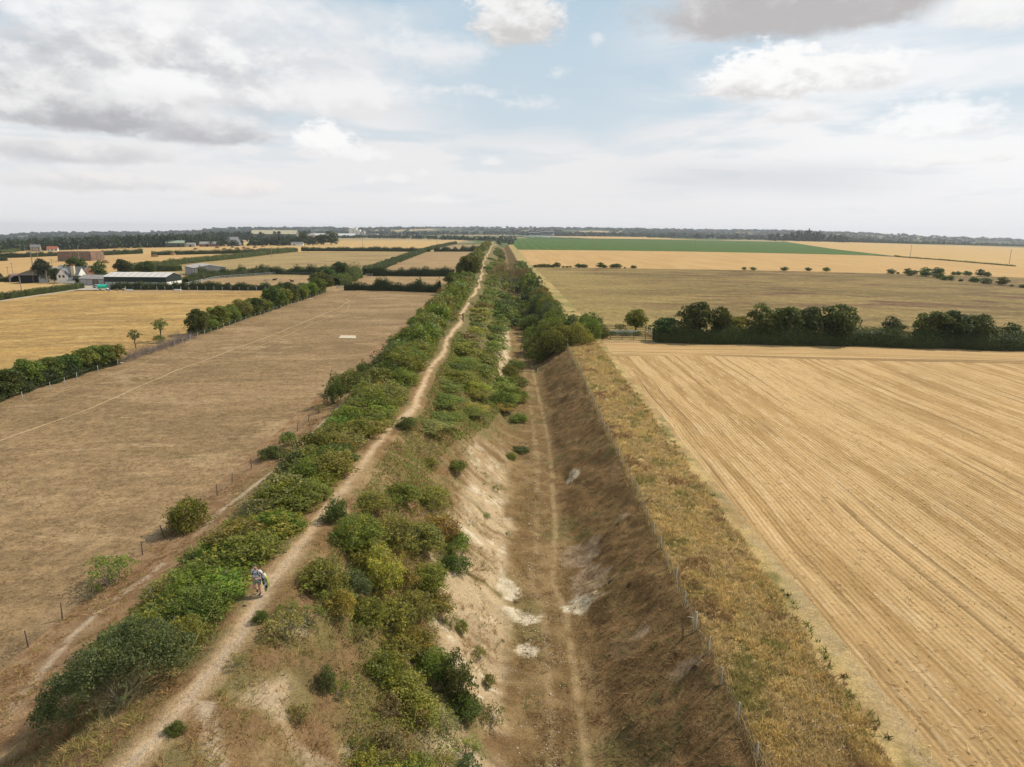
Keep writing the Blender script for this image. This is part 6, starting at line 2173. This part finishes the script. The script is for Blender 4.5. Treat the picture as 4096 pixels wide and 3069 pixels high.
f4 = gabled('far_barn', 'low brick barn with a dark roof right of the pale green one', gl(-478, 1092), .25, 27, 12, 4, 7.5, BRICK, ROOFG, .4)
on_front(f4, 'door', BLACK, -4, -1, 0, 3, 12, .1)
f6 = gabled('far_barn', 'white panelled shed between the pale green roof and the brick barn', gl(-504, 1086), .25, 12, 9, 4.6, 6.2, CONC, ROOFG, .4)
on_front(f6, 'door', BLACK, -2, 1, 0, 3, 9, .1)
f5 = gabled('far_house', 'house with a steep pointed grey roof among the far trees', gl(-446, 1110), .9, 14, 19, 2.5, 14, plain('grey_render', (.4, .36, .32), .85, .1, .3), SLATE, .6, 'house')
w_ = on_end(f5, 'window', WHITE, -2, 2, 3, 6, 14, .1, -1)
MB().box(-7.14, -7.102, -1.7, 1.7, 3.3, 5.7).build('pane', GLASS, w_)
f7 = gabled('far_barn', 'red brick shed on the skyline between the ochre roof and the long grey shed', gl(-560, 1900), .1, 34, 22, 9, 14, BRICK, ROOFG, .4)
on_front(f7, 'door', BLACK, -4, 4, 0, 6, 22, .2)
f8 = gabled('white_bungalow', 'small white bungalow among the dark clump in the wide stubble', gl(-338, 1088), .2, 18, 9, 3.2, 5.6, RENDER_, SLATE, .4, 'house')
w_ = on_front(f8, 'window', DARKW, -6, -3, .8, 2.2, 9, .08)
MB().box(-5.8, -3.2, -4.64, -4.582, 1.0, 2.0).build('pane', GLASS, w_)


def works():
    x, y = -640, 2720
    t = empty('silo_works', gl(x, y), 0, 'white grain silos and sheds standing up on the skyline', 'factory')
    for i, (dx, w, h) in enumerate(((0, 16, 27), (18, 12, 32), (32, 11, 24))):
        MB().box(dx, dx + w, 0, 18, -2, h).build('silo_tower', RENDER_, t)
    MB().box(45, 60, 0, 20, -2, 18).build('hall', CONC, t)
    MB().box(62, 110, 4, 26, -2, 9).build('hall', CONC, t)
    MB().box(66, 106, 3.4, 3.98, 3, 6).build('window_band', GLASS, t)


works()


def grandstand():
    x, y = at(1.35, 2840)
    t = empty('grandstand', (x, y, float(tz(x, y)) - 2), 0, 'pale racecourse grandstand in front of the woods on the skyline', 'grandstand')
    for dx, w, h in ((0, 40, 10), (46, 56, 14)):
        MB().prism([(0, -3), (0, h * .35), (20, h), (20, -3)], dx, dx + w, lambda u, v, d: (d, u, v)).build('tier', plain('seat_tier', (.3, .29, .28), .8, .15, .2), t)
        MB().box(dx - 2, dx + w + 2, -4, 22, h + 4, h + 6).build('roof', ROOFP, t)
        for k in range(5):
            MB().box(dx + k * w / 4 - .6, dx + k * w / 4 + .6, 18, 19.2, h, h + 4).build('column', CONC, t)


grandstand()
field('racecourse_turf', far_crop_mat('turf', (.075, .12, .045), (.09, .135, .05), 40, .1), 2050, 2780, ip([2050, 2780], [60, 10]), ip([2050, 2780], [220, 95]), 12, 4, .2)
field('racecourse_straw', BARLEY2, 2050, 2780, ip([2050, 2780], [222, 97]), ip([2050, 2780], [560, 480]), 12, 4, .2)
for k, (a, b_) in enumerate((((62, 2060), (12, 2770)), ((110, 2060), (38, 2770)), ((165, 2060), (66, 2770)), ((219, 2060), (93, 2770)))):
    A = np.array([a, b_], float)
    P = [(A[0] + (A[1] - A[0]) * s) for s in np.linspace(0, 1, 12)]
    V, Q = tube_np([(p[0], p[1], float(tz(p[0], p[1])) + 1.6) for p in P], .55, 4)
    tag(link('running_rail', mesh_np('running_rail', V, [Q], WHITE)), 'white running rail of the distant racecourse, %s of four' % ('leftmost', 'second from the left', 'third from the left', 'rightmost')[k], 'rail', 'white rails of the racecourse')

# ------------------------------------------------------------------ straw
STRAWB = plain('old_straw', (.23, .155, .11), .95, .28, .5)
STRAWY = plain('yellow_straw', (.33, .22, .11), .95, .2, .4)


def straw_stack():
    rng = random.Random(6)
    x, y = -385, 616
    t = empty('straw_stack', gl(x, y), .0, 'huge brown stack of straw bales standing in the stubble', 'straw stack')
    L_, W_, n = 30.0, 20.0, 8
    hb = 1.02
    m = MB()
    for k in range(n):
        ins = .06 * k
        for i in range(16):
            w = (L_ - 2 * ins) / 16
            x0 = -L_ / 2 + ins + i * w
            d = rng.uniform(-.12, .12)
            m.box(x0 + .03, x0 + w - .03, -W_ / 2 + ins + d, -W_ / 2 + ins + 2.0, k * hb, k * hb + hb - .05)
        for i in range(13):
            w = (W_ - 2 * ins - 2.0) / 13
            y0 = -W_ / 2 + 2.0 + ins + i * w
            d = rng.uniform(-.15, .15)
            m.box(L_ / 2 - ins - 2.0, L_ / 2 - ins + d, y0 + .03, y0 + w - .03, k * hb, k * hb + hb - .05)
            m.box(-L_ / 2 + ins - d, -L_ / 2 + ins + 2.0, y0 + .03, y0 + w - .03, k * hb, k * hb + hb - .05)
    for i in range(16):
        for j in range(12):
            if rng.random() < .92:
                w, q = (L_ - 1) / 16, (W_ - 3) / 12
                m.box(-L_ / 2 + .5 + i * w + .05, -L_ / 2 + .5 + (i + 1) * w - .05, -W_ / 2 + 2.1 + j * q, -W_ / 2 + 2.1 + (j + 1) * q - .1, n * hb - 1.3, n * hb - .1 + rng.uniform(-.15, .15))
    o = m.build('bales', STRAWB, t)
    tag(o, kind='stuff')
    t.rotation_euler.z = .0


straw_stack()
bp = [(-24.6, 1010), (-23.1, 1060), (-22.6, 960), (-21.7, 990), (-21.2, 1015), (-20.4, 1040), (-19.8, 1100), (-26.2, 800), (-27.4, 760), (-18.6, 1120), (-30.6, 640), (-34.2, 590), (-22.0, 1080), (-20.9, 960)]
bm_ = None
for az, r in bp:
    x, y = at(az, r)
    if bm_ is None:
        o = MB().box(-3.2, 3.2, -1.3, 1.3, 0, 1.3).box(-1.9, 1.9, -1.25, 1.25, 1.3, 2.5).build('straw_bale', STRAWY, None, gl(x, y), .12)
        bm_ = o
    else:
        o = bm_.copy()
        COL.objects.link(o)
        o.location = gl(x, y)
    o.rotation_euler.z = rb.uniform(-.6, .6)
    tag(o, 'small pile of straw bales lying in the far stubble by the wood', 'straw bales', 'straw bales left in the far stubble')


# ------------------------------------------------------------------ poles
def pole(x, y, h, label, bar=0.0, col=None, rz=0.0, mat=TWIG, r=.16):
    t = empty('utility_pole', gl(x, y), rz, label, 'pole', 'wooden poles in the fields')
    V, Q = tube_np([(0, 0, -.5), (0, 0, h)], [r, r * .7], 6)
    link('shaft', mesh_np('shaft', V, [Q], mat), t)
    if bar:
        MB().box(-bar / 2, bar / 2, -.09, .09, h - .45, h - .25).build('crossbar', mat, t)
        for q in (-.45, 0, .45):
            MB().tube([(bar * q, 0, h - .25), (bar * q, 0, h)], .07, 5).build('insulator', WHITE, t)
    return t


for (x, y, h, bar, lab) in (
        (-196.2, 272.8, 7.4, 0, 'grey pole standing in the trimmed hedge by the farm track'), (-300, 412, 7.5, 1.4, 'pole at the far left edge beyond the old sheds'), (-322, 462, 9.0, 1.4, 'pole in the stubble above the round roofed shed'),
        (-349, 500, 11.0, 1.6, 'pole second in the line across the stubble behind the farm'), (-358, 520, 11.0, 0, 'pole third in the line across the stubble behind the farm'),
        (-269, 402, 9.5, 2.2, 'pole with a wide crossbar behind the farmhouse'), (-362.7, 577, 13.0, .6, 'tall pole in the stubble in front of the straw stack'),
        (-381.5, 795, 12.5, .8, 'tall pole in the stubble right of the straw stack near the gap in the hedge'), (-218, 625, 9.5, .8, 'pole in the weedy field close to the long sloping hedge'),
        (-210.3, 971, 12.0, .8, 'pole in the wide stubble beyond the weedy field'), (-125, 1144, 12.0, .8, 'pole at the far end of the clipped hedge near the skyline'), (-405, 1130, 11.0, 0, 'thin pole left of the tree clump in the wide stubble'),
        (-227, 334, 6.5, 0, 'pale pole in front of the tall tree at the farm'), (-283, 385, 6.5, 1.2, 'short pole beside the round roofed shed at the far left'),
        (97, 846, 15.0, .8, 'pale pole on the near edge of the green crop, left one'), (223, 846, 16.0, .8, 'pale pole on the near edge of the green crop, right one'),
        (456, 793, 14.5, 1.8, 'pole with a crossbar at the right corner of the green crop'), (509, 707, 14.0, 1.8, 'pole with a crossbar at the far right of the stubble')):
    pole(x, y, h, lab, bar, None, 0, TWIG, .17 if y < 500 else .26)

# ------------------------------------------------------------------ things about the farm and fields
slab_m = plain('concrete_slab', (.5, .42, .31), .9, .08, .8)
sl_ = MB().prism([(-39.3, 152), (-35.2, 151.9), (-36.4, 156.1), (-39.7, 156.1)], -.03, .06, lambda u, v, d: (u + 37.6, v - 154, d)).build('concrete_slab', slab_m, None, gl(-37.6, 154))
tag(sl_, 'pale flat concrete slab lying in the grazed field', 'slab')
TEAL = plain('turquoise_canvas', (.03, .45, .31), .6, .12, 1.2)


def wagon():
    t = empty('covered_wagon', gl(-173.5, 289), .25, 'small covered wagon with a turquoise bowed canvas top', 'wagon')
    N = 9
    top = [(1.25 * math.cos(math.pi * i / N), 1.35 + 1.15 * math.sin(math.pi * i / N)) for i in range(N + 1)]
    inn = [(a * .95, 1.35 + (b - 1.35) * .95) for a, b in top]
    MB().prism([(1.15, .95)] + top + [(-1.15, .95)] + inn[::-1][0:0] + [(-1.1, .95)] + inn[::-1] + [(1.1, .95)], -1.6, 1.9, lambda u, v, d: (d, u, v)).build('canvas_top', TEAL, t)
    MB().prism([(1.08, .9)] + [(a * .93, 1.35 + (b - 1.35) * .93) for a, b in top] + [(-1.08, .9)], -1.45, -1.38, lambda u, v, d: (d, u, v)).build('front_panel', BROWNP, t)
    MB().box(-1.42, -1.455, -.35, .35, .95, 2.1).build('door', BLACK, t)
    MB().box(-2.0, 2.1, -1.05, 1.05, .72, .93).build('bed', WHITE, t)
    for x_ in (-1.2, 1.3):
        for s_ in (-1, 1):
            V, Q = tube_np([(x_, s_ * 1.0, .38), (x_, s_ * 1.16, .38)], .38, 12)
            w = link('wheel', mesh_np('wheel', V, [Q], DARKW), t)
            MB().prism([(.3 * math.cos(a), .3 * math.sin(a)) for a in np.linspace(0, 5.76, 12)], s_ * 1.02, s_ * 1.14, lambda u, v, d: (x_ + u, d, .38 + v)).build('hub', WHITE, w)
    for s_ in (-.4, .4):
        MB().tube([(-2.0, s_, .75), (-3.6, s_ * .8, .45)], .05, 5).build('shaft', WHITE, t)


BROWNP = plain('brown_boards', (.16, .10, .07), .8, .2, 3)
wagon()


def car(label, x, y, rz, paint, name='parked_car', L_=4.3, W_=1.75, van=False):
    t = empty(name, gl(x, y), rz, label, 'van' if van else 'car')
    if van:
        pr = [(-2.3, .35), (2.3, .35), (2.35, .9), (1.9, 1.15), (1.35, 2.05), (-2.25, 2.1), (-2.35, .8)]
    else:
        pr = [(-2.1, .35), (2.1, .35), (2.15, .75), (1.2, .92), (.55, 1.42), (-1.2, 1.45), (-1.95, .95), (-2.15, .8)]
    MB().prism(pr, -W_ / 2, W_ / 2, lambda u, v, d: (u, d, v)).build('body', paint, t, None, .06)
    gp = [(1.3, 1.2), (1.75, 1.2), (1.35, 1.9), (.5, 1.9), (.4, 1.2)] if van else [(1.05, .95), (.5, 1.37), (-1.15, 1.39), (-1.75, .97)]
    for s_ in (-1, 1):
        MB().prism(gp, s_ * W_ / 2, s_ * (W_ / 2 + .015), lambda u, v, d: (u, d, v)).build('side_window', GLASS, t)
    if van:
        MB().prism([(1.95, 1.13), (1.42, 2.0), (1.46, 2.03), (1.99, 1.16)], -.75, .75, lambda u, v, d: (u, d, v)).build('windscreen', GLASS, t)
    else:
        MB().prism([(1.22, .95), (.6, 1.4), (.64, 1.44), (1.26, .99)], -.7, .7, lambda u, v, d: (u, d, v)).build('windscreen', GLASS, t)
    for x_ in (-1.35, 1.35):
        for s_ in (-1, 1):
            MB().prism([(.33 * math.cos(a), .33 * math.sin(a)) for a in np.linspace(0, 5.76, 12)], s_ * (W_ / 2 - .18), s_ * (W_ / 2 + .02), lambda u, v, d: (x_ + u, d, .33 + v)).build('wheel', BLACK, t)
    return t


car('dark blue car parked behind the turquoise wagon', -178.5, 299.5, .2, plain('blue_paint', (.03, .05, .11), .35, .05, 1, .5))
car('silver car parked left of the dark blue one at the farm', -184, 303.5, .3, plain('silver_paint', (.5, .5, .5), .35, .05, 1, .5))
car('white van parked beside the farmhouse at the hedge corner', -206, 332, 1.9, plain('white_paintwork', (.72, .73, .73), .4, .04, 1, .5), 'parked_van', van=True)


def pallet(label, x, y, rz, col, n=1):
    t = empty('pallet_stack' if n > 1 else 'pallet', gl(x, y), rz, label, 'pallets' if n > 1 else 'pallet', 'clutter beside the wagon')
    m = plain('pallet_wood', col, .85, .2, 3)
    for k in range(n):
        for i in range(5):
            MB().box(-.6, .6, -.5 + i * .21, -.5 + i * .21 + .15, k * .15 + .1, k * .15 + .13).build('slat', m, t)
        for i in (-.55, -.05, .45):
            MB().box(i, i + .1, -.5, .5, k * .15, k * .15 + .098).build('bearer', m, t)


pallet('stack of pale pallets nearest the turquoise wagon', -166.5, 287.6, .3, (.34, .25, .16), 4)
pallet('stack of bleached pallets in the middle of the farm clutter', -163.2, 287.0, -.2, (.5, .42, .33), 6)
pallet('single bleached pallet lying in front of the farm clutter', -163.8, 284.6, .6, (.55, .48, .4))
pallet('brown pallet stack at the right end of the farm clutter', -160.6, 286.4, .1, (.4, .3, .2), 3)


def trough(name, label, x, y, rz, mat, l, w, h, cat='trough'):
    t = empty(name, gl(x, y), rz, label, cat)
    MB().box(-l / 2, l / 2, -w / 2, w / 2, 0, .08).build('base', mat, t)
    for s_ in (-1, 1):
        MB().box(-l / 2, l / 2, s_ * w / 2 - .04, s_ * w / 2 + .04, .081, h).build('side', mat, t)
        MB().box(s_ * l / 2 - .04, s_ * l / 2 + .04, -w / 2 + .041, w / 2 - .041, .081, h).build('end', mat, t)


trough('water_trough', 'pale water trough in front of the hedge by the green barn', -138.5, 282.4, .1, WHITE, 2.6, .9, .55)
trough('feed_trough', 'white trough near the wagon clutter', -159.8, 284.8, .4, WHITE, 2.0, .8, .6)
trough('sheep_trough', 'white open tray beside the stacked pallets', -168.4, 285.2, -.3, CONC, 1.4, .8, .4)
trough('concrete_trough', 'long pale concrete trough inside the railed enclosure', 26.4, 160.6, .03, plain('old_concrete', (.5, .47, .42), .9, .12, 1), 6.5, 1.0, .7)
for (x, y, s, lab, m) in ((-72.0, 243, .8, 'flat white sheet lying below the far hedgerow in the grazed field', WHITE), (-73.0, 124.4, .45, 'scrap of white plastic caught at the near end of the dead brushwood', WHITE)):
    o = MB().prism([(-s, -s * .4), (s * .7, -s * .5), (s, .2 * s), (-.2 * s, .5 * s)], .02, .1, lambda u, v, d: (u, v, d + .05 * u)).build('plastic_sheet', m, None, gl(x, y))
    tag(o, lab, 'plastic sheet')
for i in range(9):
    x, y = -43 + i * 1.6 + rb.uniform(-.5, .5), 283 + rb.uniform(-1, 1.6)
    s = rb.uniform(.4, .9)
    o = MB().prism([(-s, -s * .5), (s * .8, -s * .6), (s, .4 * s), (0, .7 * s), (-.8 * s, .4 * s)], .02, .25, lambda u, v, d: (u, v, d + .1 * u)).build('litter', WHITE, None, gl(x, y))
    tag(o, 'piece of white litter strewn in the small paddock behind the ragged hedge', 'litter', 'white litter in the small paddock')


def horse(label, x, y, rz, coat, lying=True):
    """a horse resting on the ground, legs folded"""
    V = [(-.75, 0, .42), (-.35, 0, .5), (.15, 0, .5), (.6, 0, .5), (.9, 0, .78), (1.1, 0, 1.1), (1.38, 0, .98), (1.6, 0, .82),
         (.55, .25, .25), (.95, .35, .14), (.6, .42, .12), (.55, -.2, .25), (.9, -.3, .14), (.55, -.36, .12),
         (-.65, .3, .28), (-.15, .48, .18), (-.6, .6, .12), (-.65, -.25, .28), (-.2, -.42, .18), (-.6, -.5, .12), (-.95, 0, .36), (-1.15, .05, .14)]
    Ed = [(0, 1), (1, 2), (2, 3), (3, 4), (4, 5), (5, 6), (6, 7), (3, 8), (8, 9), (9, 10), (3, 11), (11, 12), (12, 13), (0, 14), (14, 15), (15, 16), (0, 17), (17, 18), (18, 19), (0, 20), (20, 21)]
    R = [.36, .36, .38, .34, .2, .14, .13, .09, .13, .08, .06, .13, .08, .06, .2, .1, .06, .2, .1, .06, .06, .04]
    me = skin('body', V, Ed, R, 1, coat)
    t = empty('horse', gl(x, y), rz, label, 'horse', 'horses resting in the paddock')
    link('body', me, t)
    MB().prism([(.6, .7), (.95, 1.05), (1.12, 1.3), (1.0, 1.25), (.7, .9)], -.03, .03, lambda u, v, d: (u, d, v)).build('mane', BLACK, t)
    for s_ in (-1, 1):
        MB().add([(1.12, s_ * .05, 1.2), (1.18, s_ * .1, 1.2), (1.1, s_ * .09, 1.38)], [(0, 1, 2), (2, 1, 0)]).build('ear', coat, t)


def skin(name, V, Ed, R, root, mat, sub=2):
    me = bpy.data.meshes.new(name)
    me.from_pydata(V, Ed, [])
    o = bpy.data.objects.new(name, me)
    COL.objects.link(o)
    o.modifiers.new('skin', 'SKIN')
    for i, r in enumerate(R):
        rr = r if isinstance(r, tuple) else (r, r)
        me.skin_vertices[0].data[i].radius = rr
        me.skin_vertices[0].data[i].use_root = (i == root)
    s = o.modifiers.new('sub', 'SUBSURF')
    s.levels = s.render_levels = sub
    dg = bpy.context.evaluated_depsgraph_get()
    out = bpy.data.meshes.new_from_object(o.evaluated_get(dg))
    out.name = name
    bpy.data.objects.remove(o)
    for p in out.polygons:
        p.use_smooth = True
    out.materials.clear()
    out.materials.append(mat)
    return out


BAY, CHEST, CREAMH = plain('bay_coat', (.05, .025, .016), .6, .2, 3), plain('dark_coat', (.03, .018, .014), .6, .2, 3), plain('cream_coat', (.5, .42, .32), .7, .1, 3)
horse('dark horse lying beside the pale one in the paddock', -116.2, 334.6, .5, CHEST)
horse('pale cream horse lying on its side of the dark one in the paddock', -119.4, 331.2, .2, CREAMH)
horse('dark bay horse lying alone nearest the hedge in the middle of the paddock', -104.3, 324.2, 3.0, BAY)
horse('dark horse lying at the right end of the paddock near the back rail', -99.5, 335.7, .1, CHEST)


# ------------------------------------------------------------------ the walker
def walker():
    px, py = -13.42, 32.75
    t_loc = (px, py, fz(px, py) + .005)
    SKIN = plain('skin', (.50, .27, .18), .55, .06, 6, .3)
    SHIRT = plain('grey_tshirt', (.62, .62, .65), .85, .05, 5, .1)
    SHORT = plain('grey_shorts', (.23, .245, .225), .85, .08, 5, .1)
    BOOT = plain('brown_boots', (.085, .05, .035), .7, .2, 8, .2)
    SOLE = plain('pale_sole', (.6, .52, .42), .8, .1, 4)
    HAIR = plain('greying_hair', (.12, .09, .07), .8, .25, 12, .2)
    STRAP = plain('black_strap', (.02, .02, .022), .7, .1, 4)
    PRINT = plain('dark_print', (.04, .045, .055), .85, .1, 4)
    V = [(0, 0, .96), (0, -.02, 1.14), (0, -.035, 1.33), (0, -.06, 1.47), (0, -.1, 1.55), (0, -.145, 1.655), (0, -.135, 1.73),
         (-.16, -.03, 1.42), (-.225, .0, 1.36), (-.285, .035, 1.13), (-.13, -.245, 1.07), (-.075, -.31, 1.06),
         (.16, -.03, 1.42), (.225, .0, 1.36), (.285, .035, 1.13), (.13, -.245, 1.07), (.075, -.31, 1.06),
         (-.095, -.01, .9), (-.1, -.25, .57), (-.085, -.06, .38), (-.08, .08, .27), (-.08, .04, .15),
         (.095, 0, .9), (.1, -.05, .5), (.1, .0, .3), (.1, .02, .1), (.1, -.13, .055)]
    Ed = [(0, 1), (1, 2), (2, 3), (3, 4), (4, 5), (5, 6), (2, 7), (7, 8), (8, 9), (9, 10), (10, 11), (2, 12), (12, 13), (13, 14), (14, 15), (15, 16),
          (0, 17), (17, 18), (18, 19), (19, 20), (20, 21), (0, 22), (22, 23), (23, 24), (24, 25), (25, 26)]
    R = [(.16, .12), (.155, .115), (.17, .12), .075, .065, .095, .085, .085, .06, .045, .032, .036, .085, .06, .045, .032, .036,
         .1, .062, .058, .042, .045, .1, .062, .058, .042, .045]
    # fingers and thumbs, closing round the controller
    for sx in (-1, 1):
        root = 11 if sx < 0 else 16
        for k in range(4):
            b = len(V)
            z = 1.085 - k * .018
            V += [(sx * .055, -.345, z), (sx * .03, -.36 + .004 * k, z - .005), (sx * .012, -.352, z - .012)]
            Ed += [(root, b), (b, b + 1), (b + 1, b + 2)]
            R += [.011, .0095, .008]
        b = len(V)
        V += [(sx * .06, -.3, 1.1), (sx * .035, -.318, 1.108)]
        Ed += [(root, b), (b, b + 1)]
        R += [.013, .01]
    me = skin('person', V, Ed, R, 0, SKIN, 2)
    p = link('person', me, None, t_loc)
    p.rotation_euler.z = -.12
    tag(p, 'person in grey t-shirt and grey shorts walking along the path, looking down at a controller', 'person')

    def cloth(name, vi, ed, rad, mat, parent=p):
        m = skin(name, [V[i] if isinstance(i, int) else i for i in vi], ed, rad, 0, mat, 2)
        return link(name, m, parent)

    sh = cloth('shirt', [(0, -.005, 1.0), (0, -.02, 1.14), (0, -.035, 1.33), (0, -.055, 1.455), (-.165, -.03, 1.415), (-.235, .0, 1.345), (-.262, .02, 1.23), (.165, -.03, 1.415), (.235, .0, 1.345), (.262, .02, 1.23), (0, 0, .9)],
               [(0, 1), (1, 2), (2, 3), (2, 4), (4, 5), (5, 6), (2, 7), (7, 8), (8, 9), (0, 10)],
               [(.178, .135), (.175, .13), (.19, .135), .088, .1, .082, .078, .1, .082, .078, (.182, .138)], SHIRT)
    cloth('shorts', [(0, 0, .93), (-.1, -.03, .85), (-.102, -.2, .63), (.1, -.005, .85), (.105, -.04, .58)], [(0, 1), (1, 2), (0, 3), (3, 4)], [(.165, .125), .115, .088, .115, .09], SHORT)
    cloth('hair', [(0, -.1, 1.71), (0, -.12, 1.755), (0, -.175, 1.745)], [(0, 1), (1, 2)], [.09, .088, .06], HAIR)
    for nm, pts in (('boot', [(.1, .03, .17), (.1, .015, .08), (.1, -.15, .055)]), ('boot', [(-.08, .07, .3), (-.08, .085, .22), (-.08, .03, .1)])):
        b = cloth(nm, pts, [(0, 1), (1, 2)], [.055, .062, .055], BOOT)
        q = pts[2]
        if q[0] > 0:
            MB().box(.05, .15, -.2, .08, 0, .028).build('sole', SOLE, b)
        else:
            MB().box(-.13, -.03, .1, .128, .07, .3).build('sole', SOLE, b)
    for sx in (-1, 1):
        MB().tube([(sx * .12, .13, 1.3), (sx * .13, .04, 1.50), (sx * .12, -.1, 1.49), (sx * .13, -.185, 1.36), (sx * .17, -.13, 1.2), (sx * .19, .0, 1.12)], .02, 5).build('shoulder_strap', STRAP, p)
        e = MB()
        e.tube([(sx * .036, -.245, 1.66), (sx * .036, -.252, 1.66)], .011, 6).build('eye', STRAP, p)
        MB().tube([(sx * .095, -.135, 1.67), (sx * .108, -.12, 1.65), (sx * .098, -.13, 1.62)], .013, 5).build('ear', SKIN, p)
    MB().tube([(0, -.245, 1.67), (0, -.268, 1.63), (0, -.245, 1.622)], .014, 5).build('nose', SKIN, p)
    MB().tube([(-.025, -.236, 1.598), (0, -.243, 1.594), (.025, -.236, 1.598)], .007, 4).build('mouth', TILE, p)
    MB().tube([(.1, -.235, 1.09), (.145, -.235, 1.05)], .037, 8).build('wrist_watch', STRAP, p)

    def text(body, size, z, arch):
        cu = bpy.data.curves.new('print', 'FONT')
        cu.body = body
        cu.size = size
        cu.align_x = 'CENTER'
        cu.extrude = .002
        o = bpy.data.objects.new('print', cu)
        COL.objects.link(o)
        dg = bpy.context.evaluated_depsgraph_get()
        m = bpy.data.meshes.new_from_object(o.evaluated_get(dg))
        bpy.data.objects.remove(o)
        for v in m.vertices:
            x, y = v.co.x * 1.05, v.co.y
            v.co = (x, -.187 + .9 * x * x - v.co.z - (z - 1.2) * .04, z + y - arch * x * x)
        m.materials.clear()
        m.materials.append(PRINT)
        m.name = 'print'
        return link('print', m, sh)

    text('MALBEIR', .068, 1.315, 2.6)
    text('1967', .105, 1.215, 0)
    # what he carries
    c = empty('controller', t_loc, -.12, 'small black remote controller held in both hands of the walker', 'controller')
    cb = MB().box(-.09, .09, -.345, -.305, 1.03, 1.1).build('case', STRAP, c, None, .01)
    for sx in (-.05, .05):
        MB().tube([(sx, -.325, 1.1), (sx, -.33, 1.125)], .008, 5).build('stick', STRAP, c)
    MB().tube([(.0, -.32, 1.1), (.0, -.30, 1.15)], .006, 4).build('aerial', STRAP, c)
    WH, LIME = plain('pale_bag_cloth', (.55, .53, .46), .8, .08, 5), plain('lime_bag_cloth', (.3, .3, .08), .8, .12, 5)
    b = empty('kit_bag', t_loc, -.12, 'long pale, lime and black kit bag hanging at the left side of the walker', 'bag')
    fn = lambda u, v, d: (.3 + u * .9, .02 + d + u * .1, v)
    MB().prism([(.0, 1.2), (.12, 1.28), (.26, 1.0), (.33, .72), (.3, .5), (.24, .3), (.13, .28), (.08, .5), (.02, .8)], -.09, .09, fn).build('body', WH, b, None, .03)
    MB().prism([(.2, 1.12), (.27, 1.02), (.35, .72), (.32, .5), (.29, .5), (.31, .72), (.24, 1.0)], -.1, .1, fn).build('side_panel', LIME, b)
    MB().prism([(.09, .46), (.24, .42), (.25, .29), (.2, .24), (.12, .26)], -.1, .1, fn).build('foot_panel', LIME, b)
    MB().prism([(-.02, 1.1), (.08, 1.02), (.15, .74), (.06, .62), (.0, .8)], -.105, -.085, fn).build('pocket', STRAP, b)
    MB().prism([(.15, .56), (.27, .66), (.27, .46), (.2, .42)], -.105, -.085, fn).build('pocket', STRAP, b)
    MB().prism([(.03, .86), (.1, .88), (.1, .81), (.03, .79)], -.115, -.106, fn).build('badge', plain('green_badge', (.12, .42, .08), .7, .05, 3), b)
    MB().tube([fn(.1, .98, -.1), fn(.18, 1.0, -.12), fn(.24, .9, -.13), fn(.25, .82, -.1)], .018, 5).build('handle', STRAP, b)
    MB().tube([(.17, -.02, 1.53), (.23, -.1, 1.36), (.31, -.06, 1.15)], .018, 5).build('sling', STRAP, b)


walker()
cl_ = MB().prism([(-.11, -.05), (.06, -.07), (.13, .0), (.02, .07), (-.09, .05)], 0, .07, lambda u, v, d: (u * (1 - d * 4), v * (1 - d * 4), d)).build('dark_clod', DARKW, None, (-13.72, 31.6, fz(-13.72, 31.6)))
tag(cl_, 'small dark clod lying on the path in front of the walker', 'clod')

# ------------------------------------------------------------------ air
HAZE = bpy.data.materials.new('haze')
HAZE.use_nodes = True
HAZE.node_tree.nodes.clear()
hv = HAZE.node_tree.nodes.new('ShaderNodeVolumePrincipled')
hv.inputs['Color'].default_value = (.86, .91, 1.0, 1)
hv.inputs['Density'].default_value = HAZE_DENSITY
hv.inputs['Anisotropy'].default_value = .3
ho = HAZE.node_tree.nodes.new('ShaderNodeOutputMaterial')
HAZE.node_tree.links.new(hv.outputs[0], ho.inputs['Volume'])
hz = MB().box(-9300, 9300, -160, 9700, -330, 72).build('haze', HAZE)
tag(hz, 'thin summer haze over the whole countryside', 'haze', None, 'stuff')
